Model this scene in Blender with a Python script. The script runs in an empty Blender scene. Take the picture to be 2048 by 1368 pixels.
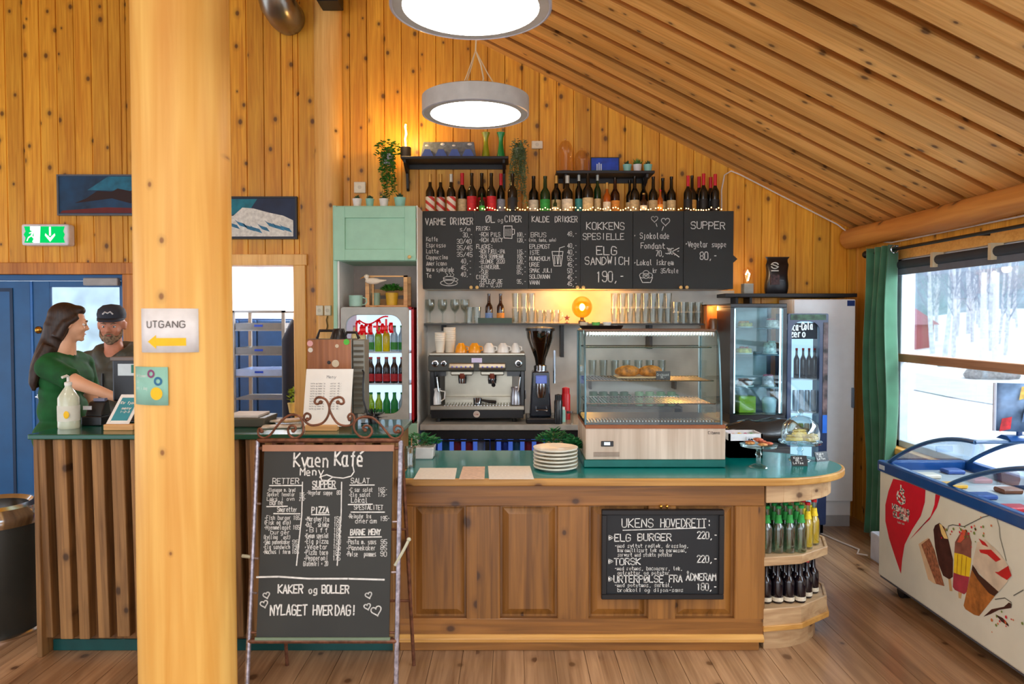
import bpy, math, random
from mathutils import Vector, Matrix, Euler, noise
PI = math.pi
S = bpy.context.scene
C = S.collection
random.seed(7)
# ------------------------------------------------------------------ camera
H, F = 1.70, 1450.0
PITCH = math.atan((684 - 640) / F)
cam = bpy.data.cameras.new('camera'); camo = bpy.data.objects.new('camera', cam); C.objects.link(camo)
camo.location = (0, 0, H); camo.rotation_euler = (PI / 2 - PITCH, 0, 0)
cam.sensor_width = 36; cam.lens = F / 2048 * 36; cam.clip_start = .05; cam.clip_end = 300
cam.dof.use_dof = True; cam.dof.focus_distance = 4.6; cam.dof.aperture_fstop = 2.6
S.camera = camo
# ------------------------------------------------------------------ world, exposure, big lights
S.view_settings.view_transform = 'Standard'; S.view_settings.look = 'None'
S.view_settings.exposure = 0.63; S.view_settings.gamma = 1; S.view_settings.use_curve_mapping = False
W = bpy.data.worlds.new('world'); S.world = W; W.use_nodes = True
wn = W.node_tree.nodes; wl = W.node_tree.links
bg = wn['Background']; bg.inputs['Strength'].default_value = 1.5
tcw = wn.new('ShaderNodeTexCoord'); sep = wn.new('ShaderNodeSeparateXYZ'); rmp = wn.new('ShaderNodeValToRGB')
wl.new(tcw.outputs['Generated'], sep.inputs[0]); wl.new(sep.outputs['Z'], rmp.inputs[0]); wl.new(rmp.outputs[0], bg.inputs[0])
rmp.color_ramp.elements[0].color = (.80, .88, 1, 1); rmp.color_ramp.elements[1].color = (.86, .93, 1, 1)
def sun(name, rot, e, ang, col):
    l = bpy.data.lights.new(name, 'SUN'); l.energy = e; l.angle = ang; l.color = col
    o = bpy.data.objects.new(name, l); C.objects.link(o); o.rotation_euler = rot
sun('sun', (math.radians(50), 0, math.radians(75)), 1.5, 1.2, (1, .97, .93))
# daylight through the glazed right-hand wall; added warm fill behind the camera
def area(name, loc, rot, sx, sy, e, col):
    l = bpy.data.lights.new(name, 'AREA'); l.shape = 'RECTANGLE'; l.size = sx; l.size_y = sy; l.energy = e; l.color = col
    o = bpy.data.objects.new(name, l); C.objects.link(o); o.location = loc; o.rotation_euler = rot
    return o
area('window_daylight', (3.7, 2.2, 2.6), (0, math.radians(72), 0), 1.3, 5.5, 230, (.84, .92, 1))
area('rear_fill', (-1.0, -4.5, 2.2), (math.radians(88), 0, 0), 7, 2.6, 55, (1, .93, .84))  # added fill light; no window is built here

# ------------------------------------------------------------------ helpers
def at(px, py, Y):
    u, v = px - 1024, 684 - py
    dy = F * math.cos(PITCH) + v * math.sin(PITCH); dz = v * math.cos(PITCH) - F * math.sin(PITCH)
    t = Y / dy
    return Vector((u * t, Y, H + dz * t))
def hx(px, Y, py=640): return at(px, py, Y).x
def hz(py, Y): return at(1024, py, Y).z
def lin(c):
    def f(v):
        v /= 255.0
        return v / 12.92 if v <= .04045 else ((v + .055) / 1.055) ** 2.4
    return (f(c[0]), f(c[1]), f(c[2]), 1)
MATS = {}
def nodes(name):
    m = bpy.data.materials.new(name); m.use_nodes = True; MATS[name] = m
    return m, m.node_tree.nodes, m.node_tree.links, m.node_tree.nodes['Principled BSDF']
def pm(name, c, rough=.5, metal=0, var=.06, scale=14, emit=0, coat=0, bump=0, stretch=None):
    """plain procedural paint / metal / plastic with slight mottling"""
    if name in MATS: return MATS[name]
    m, n, l, b = nodes(name)
    col = lin(c)
    t = n.new('ShaderNodeTexCoord'); ns = n.new('ShaderNodeTexNoise'); ns.inputs['Scale'].default_value = scale; ns.inputs['Detail'].default_value = 3
    src = t.outputs['Object']
    if stretch:
        mp = n.new('ShaderNodeMapping'); mp.inputs['Scale'].default_value = stretch; l.new(src, mp.inputs[0]); src = mp.outputs[0]
    l.new(src, ns.inputs['Vector'])
    r = n.new('ShaderNodeValToRGB'); r.color_ramp.elements[0].position = .3; r.color_ramp.elements[1].position = .7
    r.color_ramp.elements[0].color = tuple(max(0, k * (1 - var * 2)) for k in col[:3]) + (1,)
    r.color_ramp.elements[1].color = tuple(min(1, k * (1 + var)) for k in col[:3]) + (1,)
    l.new(ns.outputs['Fac'], r.inputs[0]); l.new(r.outputs[0], b.inputs['Base Color'])
    b.inputs['Roughness'].default_value = rough; b.inputs['Metallic'].default_value = metal
    if coat: b.inputs['Coat Weight'].default_value = coat
    if emit:
        b.inputs['Emission Color'].default_value = col; b.inputs['Emission Strength'].default_value = emit
    if bump:
        bp = n.new('ShaderNodeBump'); bp.inputs['Strength'].default_value = bump; l.new(ns.outputs['Fac'], bp.inputs['Height']); l.new(bp.outputs[0], b.inputs['Normal'])
    return m
def glow(name, c, s):
    if name in MATS: return MATS[name]
    m, n, l, b = nodes(name); n.remove(b)
    e = n.new('ShaderNodeEmission'); e.inputs[0].default_value = lin(c); e.inputs[1].default_value = s
    l.new(e.outputs[0], n['Material Output'].inputs[0]); return m
def glass(name, tint=(235, 245, 245), refl=.06, edge=.5, rough=.02, alpha=0.0, gcol=(255, 255, 255)):
    """thin glass: clear see-through pane with a fresnel-like sheen"""
    if name in MATS: return MATS[name]
    m, n, l, b = nodes(name); n.remove(b)
    tr = n.new('ShaderNodeBsdfTransparent'); tr.inputs[0].default_value = lin(tint)
    gl = n.new('ShaderNodeBsdfGlossy'); gl.inputs['Roughness'].default_value = rough; gl.inputs[0].default_value = lin(gcol)
    lw = n.new('ShaderNodeLayerWeight'); lw.inputs[0].default_value = .35
    ma = n.new('ShaderNodeMath'); ma.operation = 'MULTIPLY_ADD'; ma.inputs[1].default_value = edge; ma.inputs[2].default_value = refl
    l.new(lw.outputs['Facing'], ma.inputs[0])
    mx = n.new('ShaderNodeMixShader'); l.new(ma.outputs[0], mx.inputs[0]); l.new(tr.outputs[0], mx.inputs[1]); l.new(gl.outputs[0], mx.inputs[2])
    l.new(mx.outputs[0], n['Material Output'].inputs[0]); return m
def wood(name, c1, c2, along='Z', across='X', w=.145, off=0, knots=1.0, rough=.45, dark=(70, 35, 12), tint=.28, gs=1.0, kscale=5.6, coat=0, ksize=1.0):
    """boards: a tint and grain of its own for every board, long grain streaks and round knots"""
    if name in MATS: return MATS[name]
    m, n, l, b = nodes(name)
    def mth(op, a, bb=None, c=None):
        k = n.new('ShaderNodeMath'); k.operation = op
        for i, v in enumerate((a, bb, c)):
            if v is None: continue
            if isinstance(v, (int, float)): k.inputs[i].default_value = v
            else: l.new(v, k.inputs[i])
        return k.outputs[0]
    t = n.new('ShaderNodeTexCoord'); sx = n.new('ShaderNodeSeparateXYZ'); l.new(t.outputs['Object'], sx.inputs[0])
    A, L = sx.outputs[across], sx.outputs[along]
    third = [k for k in 'XYZ' if k not in (along, across)][0]; T = sx.outputs[third]
    bd = mth('FLOOR', mth('DIVIDE', mth('ADD', A, off), w))
    wnz = n.new('ShaderNodeTexWhiteNoise'); wnz.noise_dimensions = '1D'; l.new(bd, wnz.inputs['W']); R = wnz.outputs['Value']
    cb = n.new('ShaderNodeCombineXYZ')
    l.new(mth('MULTIPLY', A, 55 * gs), cb.inputs[0]); l.new(mth('MULTIPLY_ADD', R, 61, mth('MULTIPLY', L, 2.2 * gs)), cb.inputs[1]); l.new(mth('MULTIPLY', T, 40 * gs), cb.inputs[2])
    g = n.new('ShaderNodeTexNoise'); g.inputs['Scale'].default_value = 1; g.inputs['Detail'].default_value = 4; g.inputs['Distortion'].default_value = .6; l.new(cb.outputs[0], g.inputs['Vector'])
    cb2 = n.new('ShaderNodeCombineXYZ'); l.new(mth('MULTIPLY', A, 9 * gs), cb2.inputs[0]); l.new(mth('MULTIPLY_ADD', R, 37, mth('MULTIPLY', L, .8)), cb2.inputs[1]); l.new(mth('MULTIPLY', T, 9), cb2.inputs[2])
    g2 = n.new('ShaderNodeTexNoise'); g2.inputs['Scale'].default_value = 1; g2.inputs['Detail'].default_value = 2; l.new(cb2.outputs[0], g2.inputs['Vector'])
    fac = mth('ADD', mth('MULTIPLY', g.outputs['Fac'], .55), mth('MULTIPLY', g2.outputs['Fac'], .45))
    r = n.new('ShaderNodeValToRGB'); r.color_ramp.elements[0].position = .36; r.color_ramp.elements[1].position = .62
    r.color_ramp.elements[0].color = lin(c1); r.color_ramp.elements[1].color = lin(c2); l.new(fac, r.inputs[0])
    hsv = n.new('ShaderNodeHueSaturation'); l.new(r.outputs[0], hsv.inputs['Color']); l.new(mth('MULTIPLY_ADD', R, tint, 1 - tint / 2), hsv.inputs['Value'])
    col = hsv.outputs[0]
    if knots > 0:
        cv = n.new('ShaderNodeCombineXYZ'); l.new(mth('MULTIPLY_ADD', R, 5.3, A), cv.inputs[0]); l.new(mth('MULTIPLY_ADD', R, 17.7, mth('MULTIPLY', L, .75)), cv.inputs[1]); l.new(mth('MULTIPLY', T, .3), cv.inputs[2])
        v = n.new('ShaderNodeTexVoronoi'); v.voronoi_dimensions = '2D'; v.inputs['Scale'].default_value = kscale; l.new(cv.outputs[0], v.inputs['Vector'])
        sc = n.new('ShaderNodeSeparateColor'); l.new(v.outputs['Color'], sc.inputs[0])
        rad = mth('MULTIPLY_ADD', sc.outputs[1], .055 * ksize, .035 * ksize)
        d = mth('DIVIDE', v.outputs['Distance'], rad)
        mr = n.new('ShaderNodeMapRange'); mr.inputs[1].default_value = .75; mr.inputs[2].default_value = 1.7; mr.inputs[3].default_value = 1; mr.inputs[4].default_value = 0; l.new(d, mr.inputs[0])
        mr2 = n.new('ShaderNodeMapRange'); mr2.inputs[1].default_value = 1; mr2.inputs[2].default_value = 3.2; mr2.inputs[3].default_value = .35; mr2.inputs[4].default_value = 0; l.new(d, mr2.inputs[0])
        on = mth('GREATER_THAN', sc.outputs[0], 1 - .62 * knots)
        k = mth('MULTIPLY', mth('MAXIMUM', mr.outputs[0], mr2.outputs[0]), mth('MULTIPLY', on, .85))
        mx = n.new('ShaderNodeMix'); mx.data_type = 'RGBA'; l.new(k, mx.inputs[0]); l.new(col, mx.inputs[6]); mx.inputs[7].default_value = lin(dark); col = mx.outputs[2]
    l.new(col, b.inputs['Base Color']); b.inputs['Roughness'].default_value = rough
    if coat: b.inputs['Coat Weight'].default_value = coat; b.inputs['Coat Roughness'].default_value = .15
    bp = n.new('ShaderNodeBump'); bp.inputs['Strength'].default_value = .12; bp.inputs['Distance'].default_value = .01; l.new(g.outputs['Fac'], bp.inputs['Height']); l.new(bp.outputs[0], b.inputs['Normal'])
    return m

class MB:
    """collects shapes and links them as ONE mesh object"""
    def __init__(s): s.v, s.f, s.m, s.cur = [], [], [], 0
    def add(s, vs, fs, M=None):
        b = len(s.v)
        s.v += [(M @ Vector(p)) if M else Vector(p) for p in vs]
        s.f += [tuple(b + i for i in f) for f in fs]; s.m += [s.cur] * len(fs); return s
    def mat(s, i): s.cur = i; return s
    def box(s, x0, x1, y0, y1, z0, z1, M=None):
        v = [(x0, y0, z0), (x1, y0, z0), (x1, y1, z0), (x0, y1, z0), (x0, y0, z1), (x1, y0, z1), (x1, y1, z1), (x0, y1, z1)]
        return s.add(v, [(0, 3, 2, 1), (4, 5, 6, 7), (0, 1, 5, 4), (1, 2, 6, 5), (2, 3, 7, 6), (3, 0, 4, 7)], M)
    def prism(s, poly, a0, a1, axis='z', M=None):
        """poly = 2-d outline; axis z: (x,y); axis y: (x,z); axis x: (y,z)"""
        def p(q, a): return (q[0], q[1], a) if axis == 'z' else (q[0], a, q[1]) if axis == 'y' else (a, q[0], q[1])
        n = len(poly); ar = sum(poly[i][0] * poly[(i + 1) % n][1] - poly[(i + 1) % n][0] * poly[i][1] for i in range(n))
        if (ar < 0) != (axis == 'y'): poly = poly[::-1]
        v = [p(q, a0) for q in poly] + [p(q, a1) for q in poly]
        f = [tuple(range(n))[::-1], tuple(range(n, 2 * n))] + [(i, (i + 1) % n, n + (i + 1) % n, n + i) for i in range(n)]
        if a1 < a0: f = [k[::-1] for k in f]
        return s.add(v, f, M)
    def lathe(s, prof, c=(0, 0, 0), seg=20, M=None, cap=True):
        v, f = [], []
        for r, z in prof:
            for i in range(seg): a = 2 * PI * i / seg; v.append((c[0] + r * math.cos(a), c[1] + r * math.sin(a), c[2] + z))
        for j in range(len(prof) - 1):
            for i in range(seg):
                k = (i + 1) % seg; f.append((j * seg + i, j * seg + k, (j + 1) * seg + k, (j + 1) * seg + i))
        if cap:
            if prof[0][0] > 1e-4: f.append(tuple(range(seg))[::-1])
            if prof[-1][0] > 1e-4: f.append(tuple((len(prof) - 1) * seg + i for i in range(seg)))
        return s.add(v, f, M)
    def tube(s, pts, r, seg=8, closed=False, cap=True):
        pts = [Vector(p) for p in pts]; n = len(pts); rs = r if isinstance(r, (list, tuple)) else [r] * n
        v, f = [], []; up = Vector((0, 0, 1)); prev = None
        for i, p in enumerate(pts):
            a = pts[(i - 1) % n] if (i > 0 or closed) else p; b = pts[(i + 1) % n] if (i < n - 1 or closed) else p
            t = (b - a).normalized()
            if prev is None: nn = t.cross(up if abs(t.z) < .9 else Vector((1, 0, 0))).normalized()
            else:
                nn = prev - t * prev.dot(t); nn = nn.normalized() if nn.length > 1e-6 else t.orthogonal().normalized()
            prev = nn; bb = t.cross(nn)
            for k in range(seg): an = 2 * PI * k / seg; v.append(p + (nn * math.cos(an) + bb * math.sin(an)) * rs[i])
        for j in range(n - 1 + (1 if closed else 0)):
            for k in range(seg):
                q = (k + 1) % seg; j2 = (j + 1) % n; f.append((j * seg + k, j * seg + q, j2 * seg + q, j2 * seg + k))
        if cap and not closed: f.append(tuple(range(seg))[::-1]); f.append(tuple((n - 1) * seg + k for k in range(seg)))
        return s.add(v, f)
    def cyl(s, a, b, r, r2=None, seg=16): return s.tube([a, b], [r, r if r2 is None else r2], seg)
    def ell(s, c, rx, ry, rz, seg=16, rings=10, M=None):
        v, f = [], []
        for j in range(1, rings):
            th = PI * j / rings
            for i in range(seg): a = 2 * PI * i / seg; v.append((c[0] + rx * math.sin(th) * math.cos(a), c[1] + ry * math.sin(th) * math.sin(a), c[2] - rz * math.cos(th)))
        n = len(v); v += [(c[0], c[1], c[2] - rz), (c[0], c[1], c[2] + rz)]
        for j in range(rings - 2):
            for i in range(seg): k = (i + 1) % seg; f.append((j * seg + i, j * seg + k, (j + 1) * seg + k, (j + 1) * seg + i))
        for i in range(seg): k = (i + 1) % seg; f.append((n, k, i)); f.append((n + 1, (rings - 2) * seg + i, (rings - 2) * seg + k))
        return s.add(v, f, M)
    def quad(s, a, b, c, d): return s.add([a, b, c, d], [(0, 1, 2, 3)])
    def build(s, name, mats, parent=None, smooth=None, bevel=0, bseg=1, origin=None):
        off = Vector((0, 0, 0))
        if parent is not None:
            p = parent
            while p is not None: off = off + p.location; p = p.parent
        elif origin is not None: off = Vector(origin)
        me = bpy.data.meshes.new(name); me.from_pydata([tuple(p - off) for p in s.v], [], s.f)
        if not isinstance(mats, (list, tuple)): mats = [mats]
        for m in mats: me.materials.append(m)
        if len(mats) > 1:
            for i, p in enumerate(me.polygons): p.material_index = min(s.m[i], len(mats) - 1)
        if smooth: me.shade_smooth(); me.set_sharp_from_angle(angle=smooth if smooth is not True else .7)
        me.update()
        o = bpy.data.objects.new(name, me); C.objects.link(o)
        if parent is not None: o.parent = parent
        elif origin is not None: o.location = off
        if bevel:
            bm = o.modifiers.new('bevel', 'BEVEL'); bm.width = bevel; bm.segments = bseg; bm.limit_method = 'ANGLE'
        return o
def B(*a): return MB().box(*a)
def tag(o, label, cat, group=None, kind=None):
    if label: o['label'] = label
    if cat: o['category'] = cat
    if group: o['group'] = group
    if kind: o['kind'] = kind
    return o
def thing(name, label, cat, loc=(0, 0, 0), rotz=0, group=None):
    o = bpy.data.objects.new(name, None); C.objects.link(o); o.empty_display_size = .1
    o.location = loc; o.rotation_euler = (0, 0, rotz); return tag(o, label, cat, group)
def struct(o, label=None): o['kind'] = 'structure'; return tag(o, label, None)
def kids(o): return [c for c in C.objects if c.parent == o]
KIDS = {}
def dup(root, loc, rotz=0, label=None, group=None, scale=None, swap=None):
    """a copy of a thing with copies of its parts and sub-parts"""
    def cp(o, par):
        c = o.copy(); C.objects.link(c); c.parent = par
        if swap and o.type == 'MESH' and o.data.materials and o.data.materials[0].name in swap:
            key = (o.data.name, tuple(sorted(swap.items())))
            if key not in KIDS:
                d = o.data.copy()
                for i, mm in enumerate(d.materials):
                    if mm.name in swap: d.materials[i] = MATS[swap[mm.name]]
                KIDS[key] = d
            c.data = KIDS[key]
        for ch in TREE.get(o.name, kids(o)): cp(ch, c)
        return c
    def fill(o):
        if o.name not in TREE:
            TREE[o.name] = kids(o)
            for k in TREE[o.name]: fill(k)
    fill(root)
    r = cp(root, None); r.location = loc; r.rotation_euler = (0, 0, rotz)
    if scale: r.scale = scale if isinstance(scale, (tuple, list)) else (scale,) * 3
    if label: r['label'] = label
    if group: r['group'] = group
    return r
TREE = {}
ORD = 'first second third fourth fifth sixth seventh eighth ninth tenth eleventh twelfth thirteenth fourteenth fifteenth sixteenth seventeenth eighteenth nineteenth twentieth'.split()

# --- chalk lettering: a hand-drawn stroke alphabet
FONT = {'A': '00 26 40/12 32', 'B': '00 06 36 45 44 33 03/33 42 41 30 00', 'C': '45 36 16 05 01 10 30 41', 'D': '00 06 26 44 42 20 00', 'E': '46 06 00 40/03 33', 'F': '46 06 00/03 33',
 'G': '45 36 16 05 01 10 30 41 43 23', 'H': '00 06/40 46/03 43', 'I': '20 26', 'J': '01 10 20 31 36', 'K': '00 06/46 03 40', 'L': '06 00 40', 'M': '00 06 23 46 40', 'N': '00 06 40 46',
 'O': '10 01 05 16 36 45 41 30 10', 'P': '00 06 36 45 44 33 03', 'R': '00 06 36 45 44 33 03/23 40', 'S': '45 36 16 05 04 13 33 42 41 30 10 01', 'T': '06 46/26 20', 'U': '06 01 10 30 41 46',
 'V': '06 20 46', 'W': '06 10 24 30 46', 'X': '00 46/06 40', 'Y': '06 23 46/23 20', 'Z': '06 46 00 40', 'Ø': '10 01 05 16 36 45 41 30 10/00 46', 'Å': '00 25 40/12 32/17 26 37 28 17',
 '0': '10 01 05 16 36 45 41 30 10', '1': '15 26 20', '2': '05 16 36 45 44 00 40', '3': '05 16 36 45 44 33 13/33 42 41 30 10 01', '4': '30 36 02 42', '5': '46 06 03 33 42 41 30 10 01',
 '6': '45 36 16 05 01 10 30 41 42 33 03', '7': '06 46 10', '8': '13 04 05 16 36 45 44 33 13 02 01 10 30 41 42 33', '9': '01 10 30 41 45 36 16 05 04 13 43', ',': '20 1a', '.': '20 21', '-': '13 33',
 '/': '00 46', ':': '21 22/24 25', '!': '22 26/20 21', '(': '36 24 22 30', ')': '16 24 22 10', '>': '01 43 05 01/14 12 33 14', '*': '22 33 23', '+': '13 33/22 24', '_': '0a 4a',
 'a': '34 14 03 01 10 30/34 30 40', 'b': '06 00 30 41 43 34 04', 'c': '34 14 03 01 10 30', 'd': '36 30 10 01 03 14 34', 'e': '02 32 33 24 14 03 01 10 30', 'f': '36 25 20/14 34', 'g': '34 14 03 01 10 30/34 3a 2b 0b',
 'h': '06 00/03 14 24 33 30', 'i': '24 20/25 26', 'j': '24 2a 1b', 'k': '06 00/34 02 30', 'l': '16 11 20', 'm': '00 04/03 14 23 20/23 34 43 40', 'n': '00 04/03 14 24 33 30', 'o': '14 03 01 10 20 31 33 24 14',
 'p': '04 0b/04 24 33 31 20 00', 'r': '00 04/03 14 24', 's': '34 14 03 12 22 31 30 00', 't': '16 11 20 30/04 34', 'u': '04 01 10 20 31/34 30', 'v': '04 20 44', 'w': '04 10 23 30 44', 'x': '00 44/04 40',
 'y': '04 20/44 1b', 'z': '04 44 00 40', 'é': '02 32 33 24 14 03 01 10 30/25 46', 'ø': '14 03 01 10 20 31 33 24 14/00 34', 'å': '34 14 03 01 10 30/34 30 40/26 27'}
def _d(c): return {'a': -1, 'b': -2}.get(c, None) if c in 'ab' else int(c)
class Chalk:
    """strokes on a plane: o = top-left corner, ex / ey unit vectors right and up, nrm = out of the board"""
    def __init__(s, o, ex, ey, lift=.0015):
        s.o, s.ex, s.ey = Vector(o), Vector(ex).normalized(), Vector(ey).normalized(); s.n = s.ex.cross(s.ey).normalized() * lift; s.mb = MB(); s.rd = random.Random(3)
    def pt(s, x, y): return s.o + s.ex * x - s.ey * y + s.n
    def line(s, pts, w=.004):
        for (x0, y0), (x1, y1) in zip(pts, pts[1:]):
            d = Vector((x1 - x0, y1 - y0)); L = d.length
            if L < 1e-5: continue
            d /= L; nx, ny = -d.y * w / 2, d.x * w / 2; e = w * .35
            a = (x0 - d.x * e, y0 - d.y * e); b = (x1 + d.x * e, y1 + d.y * e)
            s.mb.quad(s.pt(a[0] + nx, a[1] + ny), s.pt(b[0] + nx, b[1] + ny), s.pt(b[0] - nx, b[1] - ny), s.pt(a[0] - nx, a[1] - ny))
    def text(s, t, x, y, h, w=None, th=None, just='l', slope=0, jit=.25, cond=.62):
        """baseline starts at (x, y); h = capital height; w = total width wanted"""
        if not t: return
        adv = h / 6 * 5.4 * cond; tot = len(t) * adv
        if w: adv = w / len(t); tot = w
        if just == 'c': x -= tot / 2
        if just == 'r': x -= tot
        ux = adv / 5.4; uy = h / 6; th = th or h * .13
        for i, ch in enumerate(t):
            g = FONT.get(ch)
            if g:
                oy = s.rd.uniform(-jit, jit) * uy; yb = y + slope * i * adv
                for st in g.split('/'):
                    s.line([(x + i * adv + (int(q[0]) + s.rd.uniform(-jit, jit) * .5) * ux, yb + oy - (_d(q[1]) + s.rd.uniform(-jit, jit) * .6) * uy) for q in st.split()], th)
    def curve(s, f, n=20, w=.004): s.line([f(i / n) for i in range(n + 1)], w)
    def heart(s, x, y, r, w=.004, rot=0):
        def f(t):
            a = 2 * PI * t; hx_ = 16 * math.sin(a) ** 3 / 17; hy_ = (13 * math.cos(a) - 5 * math.cos(2 * a) - 2 * math.cos(3 * a) - math.cos(4 * a)) / 17
            return (x + r * (hx_ * math.cos(rot) - hy_ * math.sin(rot)), y - r * (hx_ * math.sin(rot) + hy_ * math.cos(rot)))
        s.curve(f, 24, w)
    def fill(s, pts):
        s.mb.add([s.pt(*p) for p in pts], [tuple(range(len(pts)))[::-1]]); return s
    def build(s, name, m, parent): return s.mb.build(name, m, parent)

# ================================================================== STRUCTURE
YW, XW, ZE = 6.25, 2.95, 2.46
RX = -2.75                                     # ridge
def zc(x): return ZE + (XW - x) * .496 if x >= RX else ZE + (XW - RX) * .496 - (RX - x) * .496
pineB = wood('pine_board_back', (204, 130, 26), (238, 174, 54), 'Z', 'X', .147, .05, 1.0, .42)
pineC = wood('pine_ceiling', (202, 144, 68), (232, 182, 108), 'X', 'Y', .285, .0, .9, .5, kscale=6.0)
pineS = wood('pine_board_side', (200, 134, 36), (230, 168, 66), 'Z', 'Y', .147, 0, .6, .45)
pineT = wood('pine_trim', (226, 166, 84), (244, 194, 112), 'Z', 'X', .3, 0, .4, .4)
pineTx = wood('pine_trim_level', (214, 150, 68), (238, 184, 100), 'X', 'Z', .3, 0, .4, .4)
logm = wood('pine_log', (226, 160, 66), (248, 198, 106), 'Z', 'X', .6, .3, .6, .5, gs=.35, kscale=4.8, tint=.06, ksize=.5, dark=(130, 74, 26))
logY = wood('pine_log_level', (204, 130, 58), (232, 164, 84), 'Y', 'Z', .5, 0, .6, .45, gs=.6)
floorm = wood('floor_boards', (138, 102, 70), (186, 148, 110), 'Y', 'X', .155, .03, .35, .28, dark=(80, 48, 26), tint=.35, gs=.8, ksize=1.3, coat=.25)

# floor: boards with small open joints
mb = MB()
x = -8.0
while x < 3.1:
    mb.box(x + .0015, x + .1535, -3, 6.4, -.03, 0); x += .155
mb.box(-8, 3.1, -3, 6.4, -.05, -.01)
struct(mb.build('floor', floorm), 'brown wooden plank floor running away from the camera')

# back wall with two openings (blue double door, passage)
DX0, DX1, DZ = -5.0, hx(249, YW), hz(549, YW)
PX0, PX1, PZ = -2.72, hx(590, YW), hz(531, YW)
mb = MB()
cuts = sorted(set([round(-8 + .147 * i, 4) for i in range(75)] + [DX0, DX1, PX0, PX1, XW + .05]))
cuts = [c for c in cuts if -7 <= c <= XW + .05]
for a, b in zip(cuts, cuts[1:]):
    if b - a < .004: continue
    mid = (a + b) / 2; z0 = DZ if DX0 < mid < DX1 else PZ if PX0 < mid < PX1 else 0
    g = .004
    prof = [(a + .0005, YW + .012), (a + g, YW), (b - g, YW), (b - .0005, YW + .012)]
    v = [(x_, y_, z0) for x_, y_ in prof] + [(x_, y_, zc(x_) + .05) for x_, y_ in prof]
    mb.add(v, [(0, 1, 5, 4), (1, 2, 6, 5), (2, 3, 7, 6)])
    mb.add([(a, YW + .014, z0), (b, YW + .014, z0), (b, YW + .014, zc(b) + .05), (a, YW + .014, zc(a) + .05)], [(0, 1, 2, 3)])
    mb.box(a, b, YW + .014, YW + .14, z0, min(zc(a), zc(b)) + .02)
struct(mb.build('wall_back', pineB), 'knotty orange pine board wall behind the bar')

# right wall: boards above and below the window
WZ0, WZ1, WY1 = .74, 2.16, 5.62
mb = MB()
y = -3.0
while y < YW:
    y2 = min(y + .147, YW)
    if y < WY1 - .001 < y2: y2 = WY1
    for z0, z1 in (((0, WZ0), (WZ1, ZE + .1)) if y2 <= WY1 + .002 else ((0, ZE + .1),)):
        mb.add([(XW + .012, y, z0), (XW, y + .004, z0), (XW, y2 - .004, z0), (XW + .012, y2, z0), (XW + .012, y, z1), (XW, y + .004, z1), (XW, y2 - .004, z1), (XW + .012, y2, z1)], [(1, 0, 4, 5), (2, 1, 5, 6), (3, 2, 6, 7)])
        mb.box(XW + .012, XW + .14, y, y2, z0, z1)
    y = y2
struct(mb.build('wall_right', pineS), 'narrow pine boards above and below the big window')

# ceiling: sloped planks with open shadow joints
ang = math.atan(.496)
# right slope: local +x runs up the slope to the ridge
def slope(name, x0, x1, lab):
    z0, z1 = zc(x0), zc(x1)
    d = Vector((x1 - x0, 0, z1 - z0)); L = d.length; mb = MB(); y = 4.98 - .285 * 30
    up = .075
    while y < YW + .1:
        ye = min(y + .257, YW + .12)
        if ye > y + .1: mb.prism([(y + .032, 0), (ye - .006, 0), (ye - .006, up), (y + .10, up)], -.1, L + .02, 'x')
        y += .285
    mb.box(-.1, L + .02, -3.5, YW + .14, up, up + .04)
    o = mb.build(name, pineC); o.location = (x0, 0, z0); a = math.atan2(z1 - z0, x1 - x0); o.rotation_euler = (0, -a, 0)
    if x1 < x0:
        o.rotation_euler = (0, -math.atan2(z1 - z0, -(x1 - x0)), 0)
        for vv in o.data.vertices: vv.co.x = -vv.co.x
        o.data.flip_normals(); o.rotation_euler = (0, math.atan2(z1 - z0, x0 - x1), 0)
    return struct(o, lab)
slope('ceiling', XW + .1, RX, 'sloping ceiling of wide pine planks with dark joints')
slope('ceiling_left', -8.4, RX, 'left slope of the pine plank ceiling')

# log wall plate along the eave
pts = [(XW - .07, y_, ZE - .075 + .006 * math.sin(y_ * 2.3)) for y_ in [k * .4 - 3 for k in range(24)]]
o = MB().tube(pts, [.085 + .004 * math.sin(k * 1.7) for k in range(len(pts))], 18).build('trim_1', logY, smooth=True)
struct(o, 'round pine log running under the low edge of the ceiling')

# half-round log post on the back wall between passage and cabinet
cx = hx(661, YW); r = .118
prof = [(cx + r * math.cos(a), YW - .012 - r * .8 * math.sin(a)) for a in [PI * k / 14 for k in range(15)]]
mb = MB().prism(prof, 0, zc(cx), 'z')
struct(mb.build('trim_2', pineT, smooth=True), 'pale round log post against the back wall beside the passage')

# passage casing
mb = MB().box(PX1, PX1 + .1, YW - .03, YW + .02, 0, PZ + .0).box(PX0 - .1, PX1 + .115, YW - .034, YW + .02, PZ, PZ + .095).box(PX0 - .1, PX0, YW - .03, YW + .02, 0, PZ).box(PX1 - .012, PX1 + .01, YW, YW + .16, 0, PZ).box(PX0 - .01, PX0 + .012, YW, YW + .16, 0, PZ)
struct(mb.build('trim_3', pineT, bevel=.004), 'pale pine casing round the open passage')
# blue-door casing
pineD = wood('pine_casing_old', (180, 106, 36), (214, 142, 56), 'Z', 'X', .3, 0, .5, .4)
mb = MB().box(DX1, DX1 + .1, YW - .03, YW + .05, 0, DZ + .0).box(DX0 - .1, DX1 + .1, YW - .034, YW + .05, DZ, DZ + .1)
struct(mb.build('trim_4', pineD, bevel=.004), 'orange pine casing round the blue entrance door')

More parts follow.
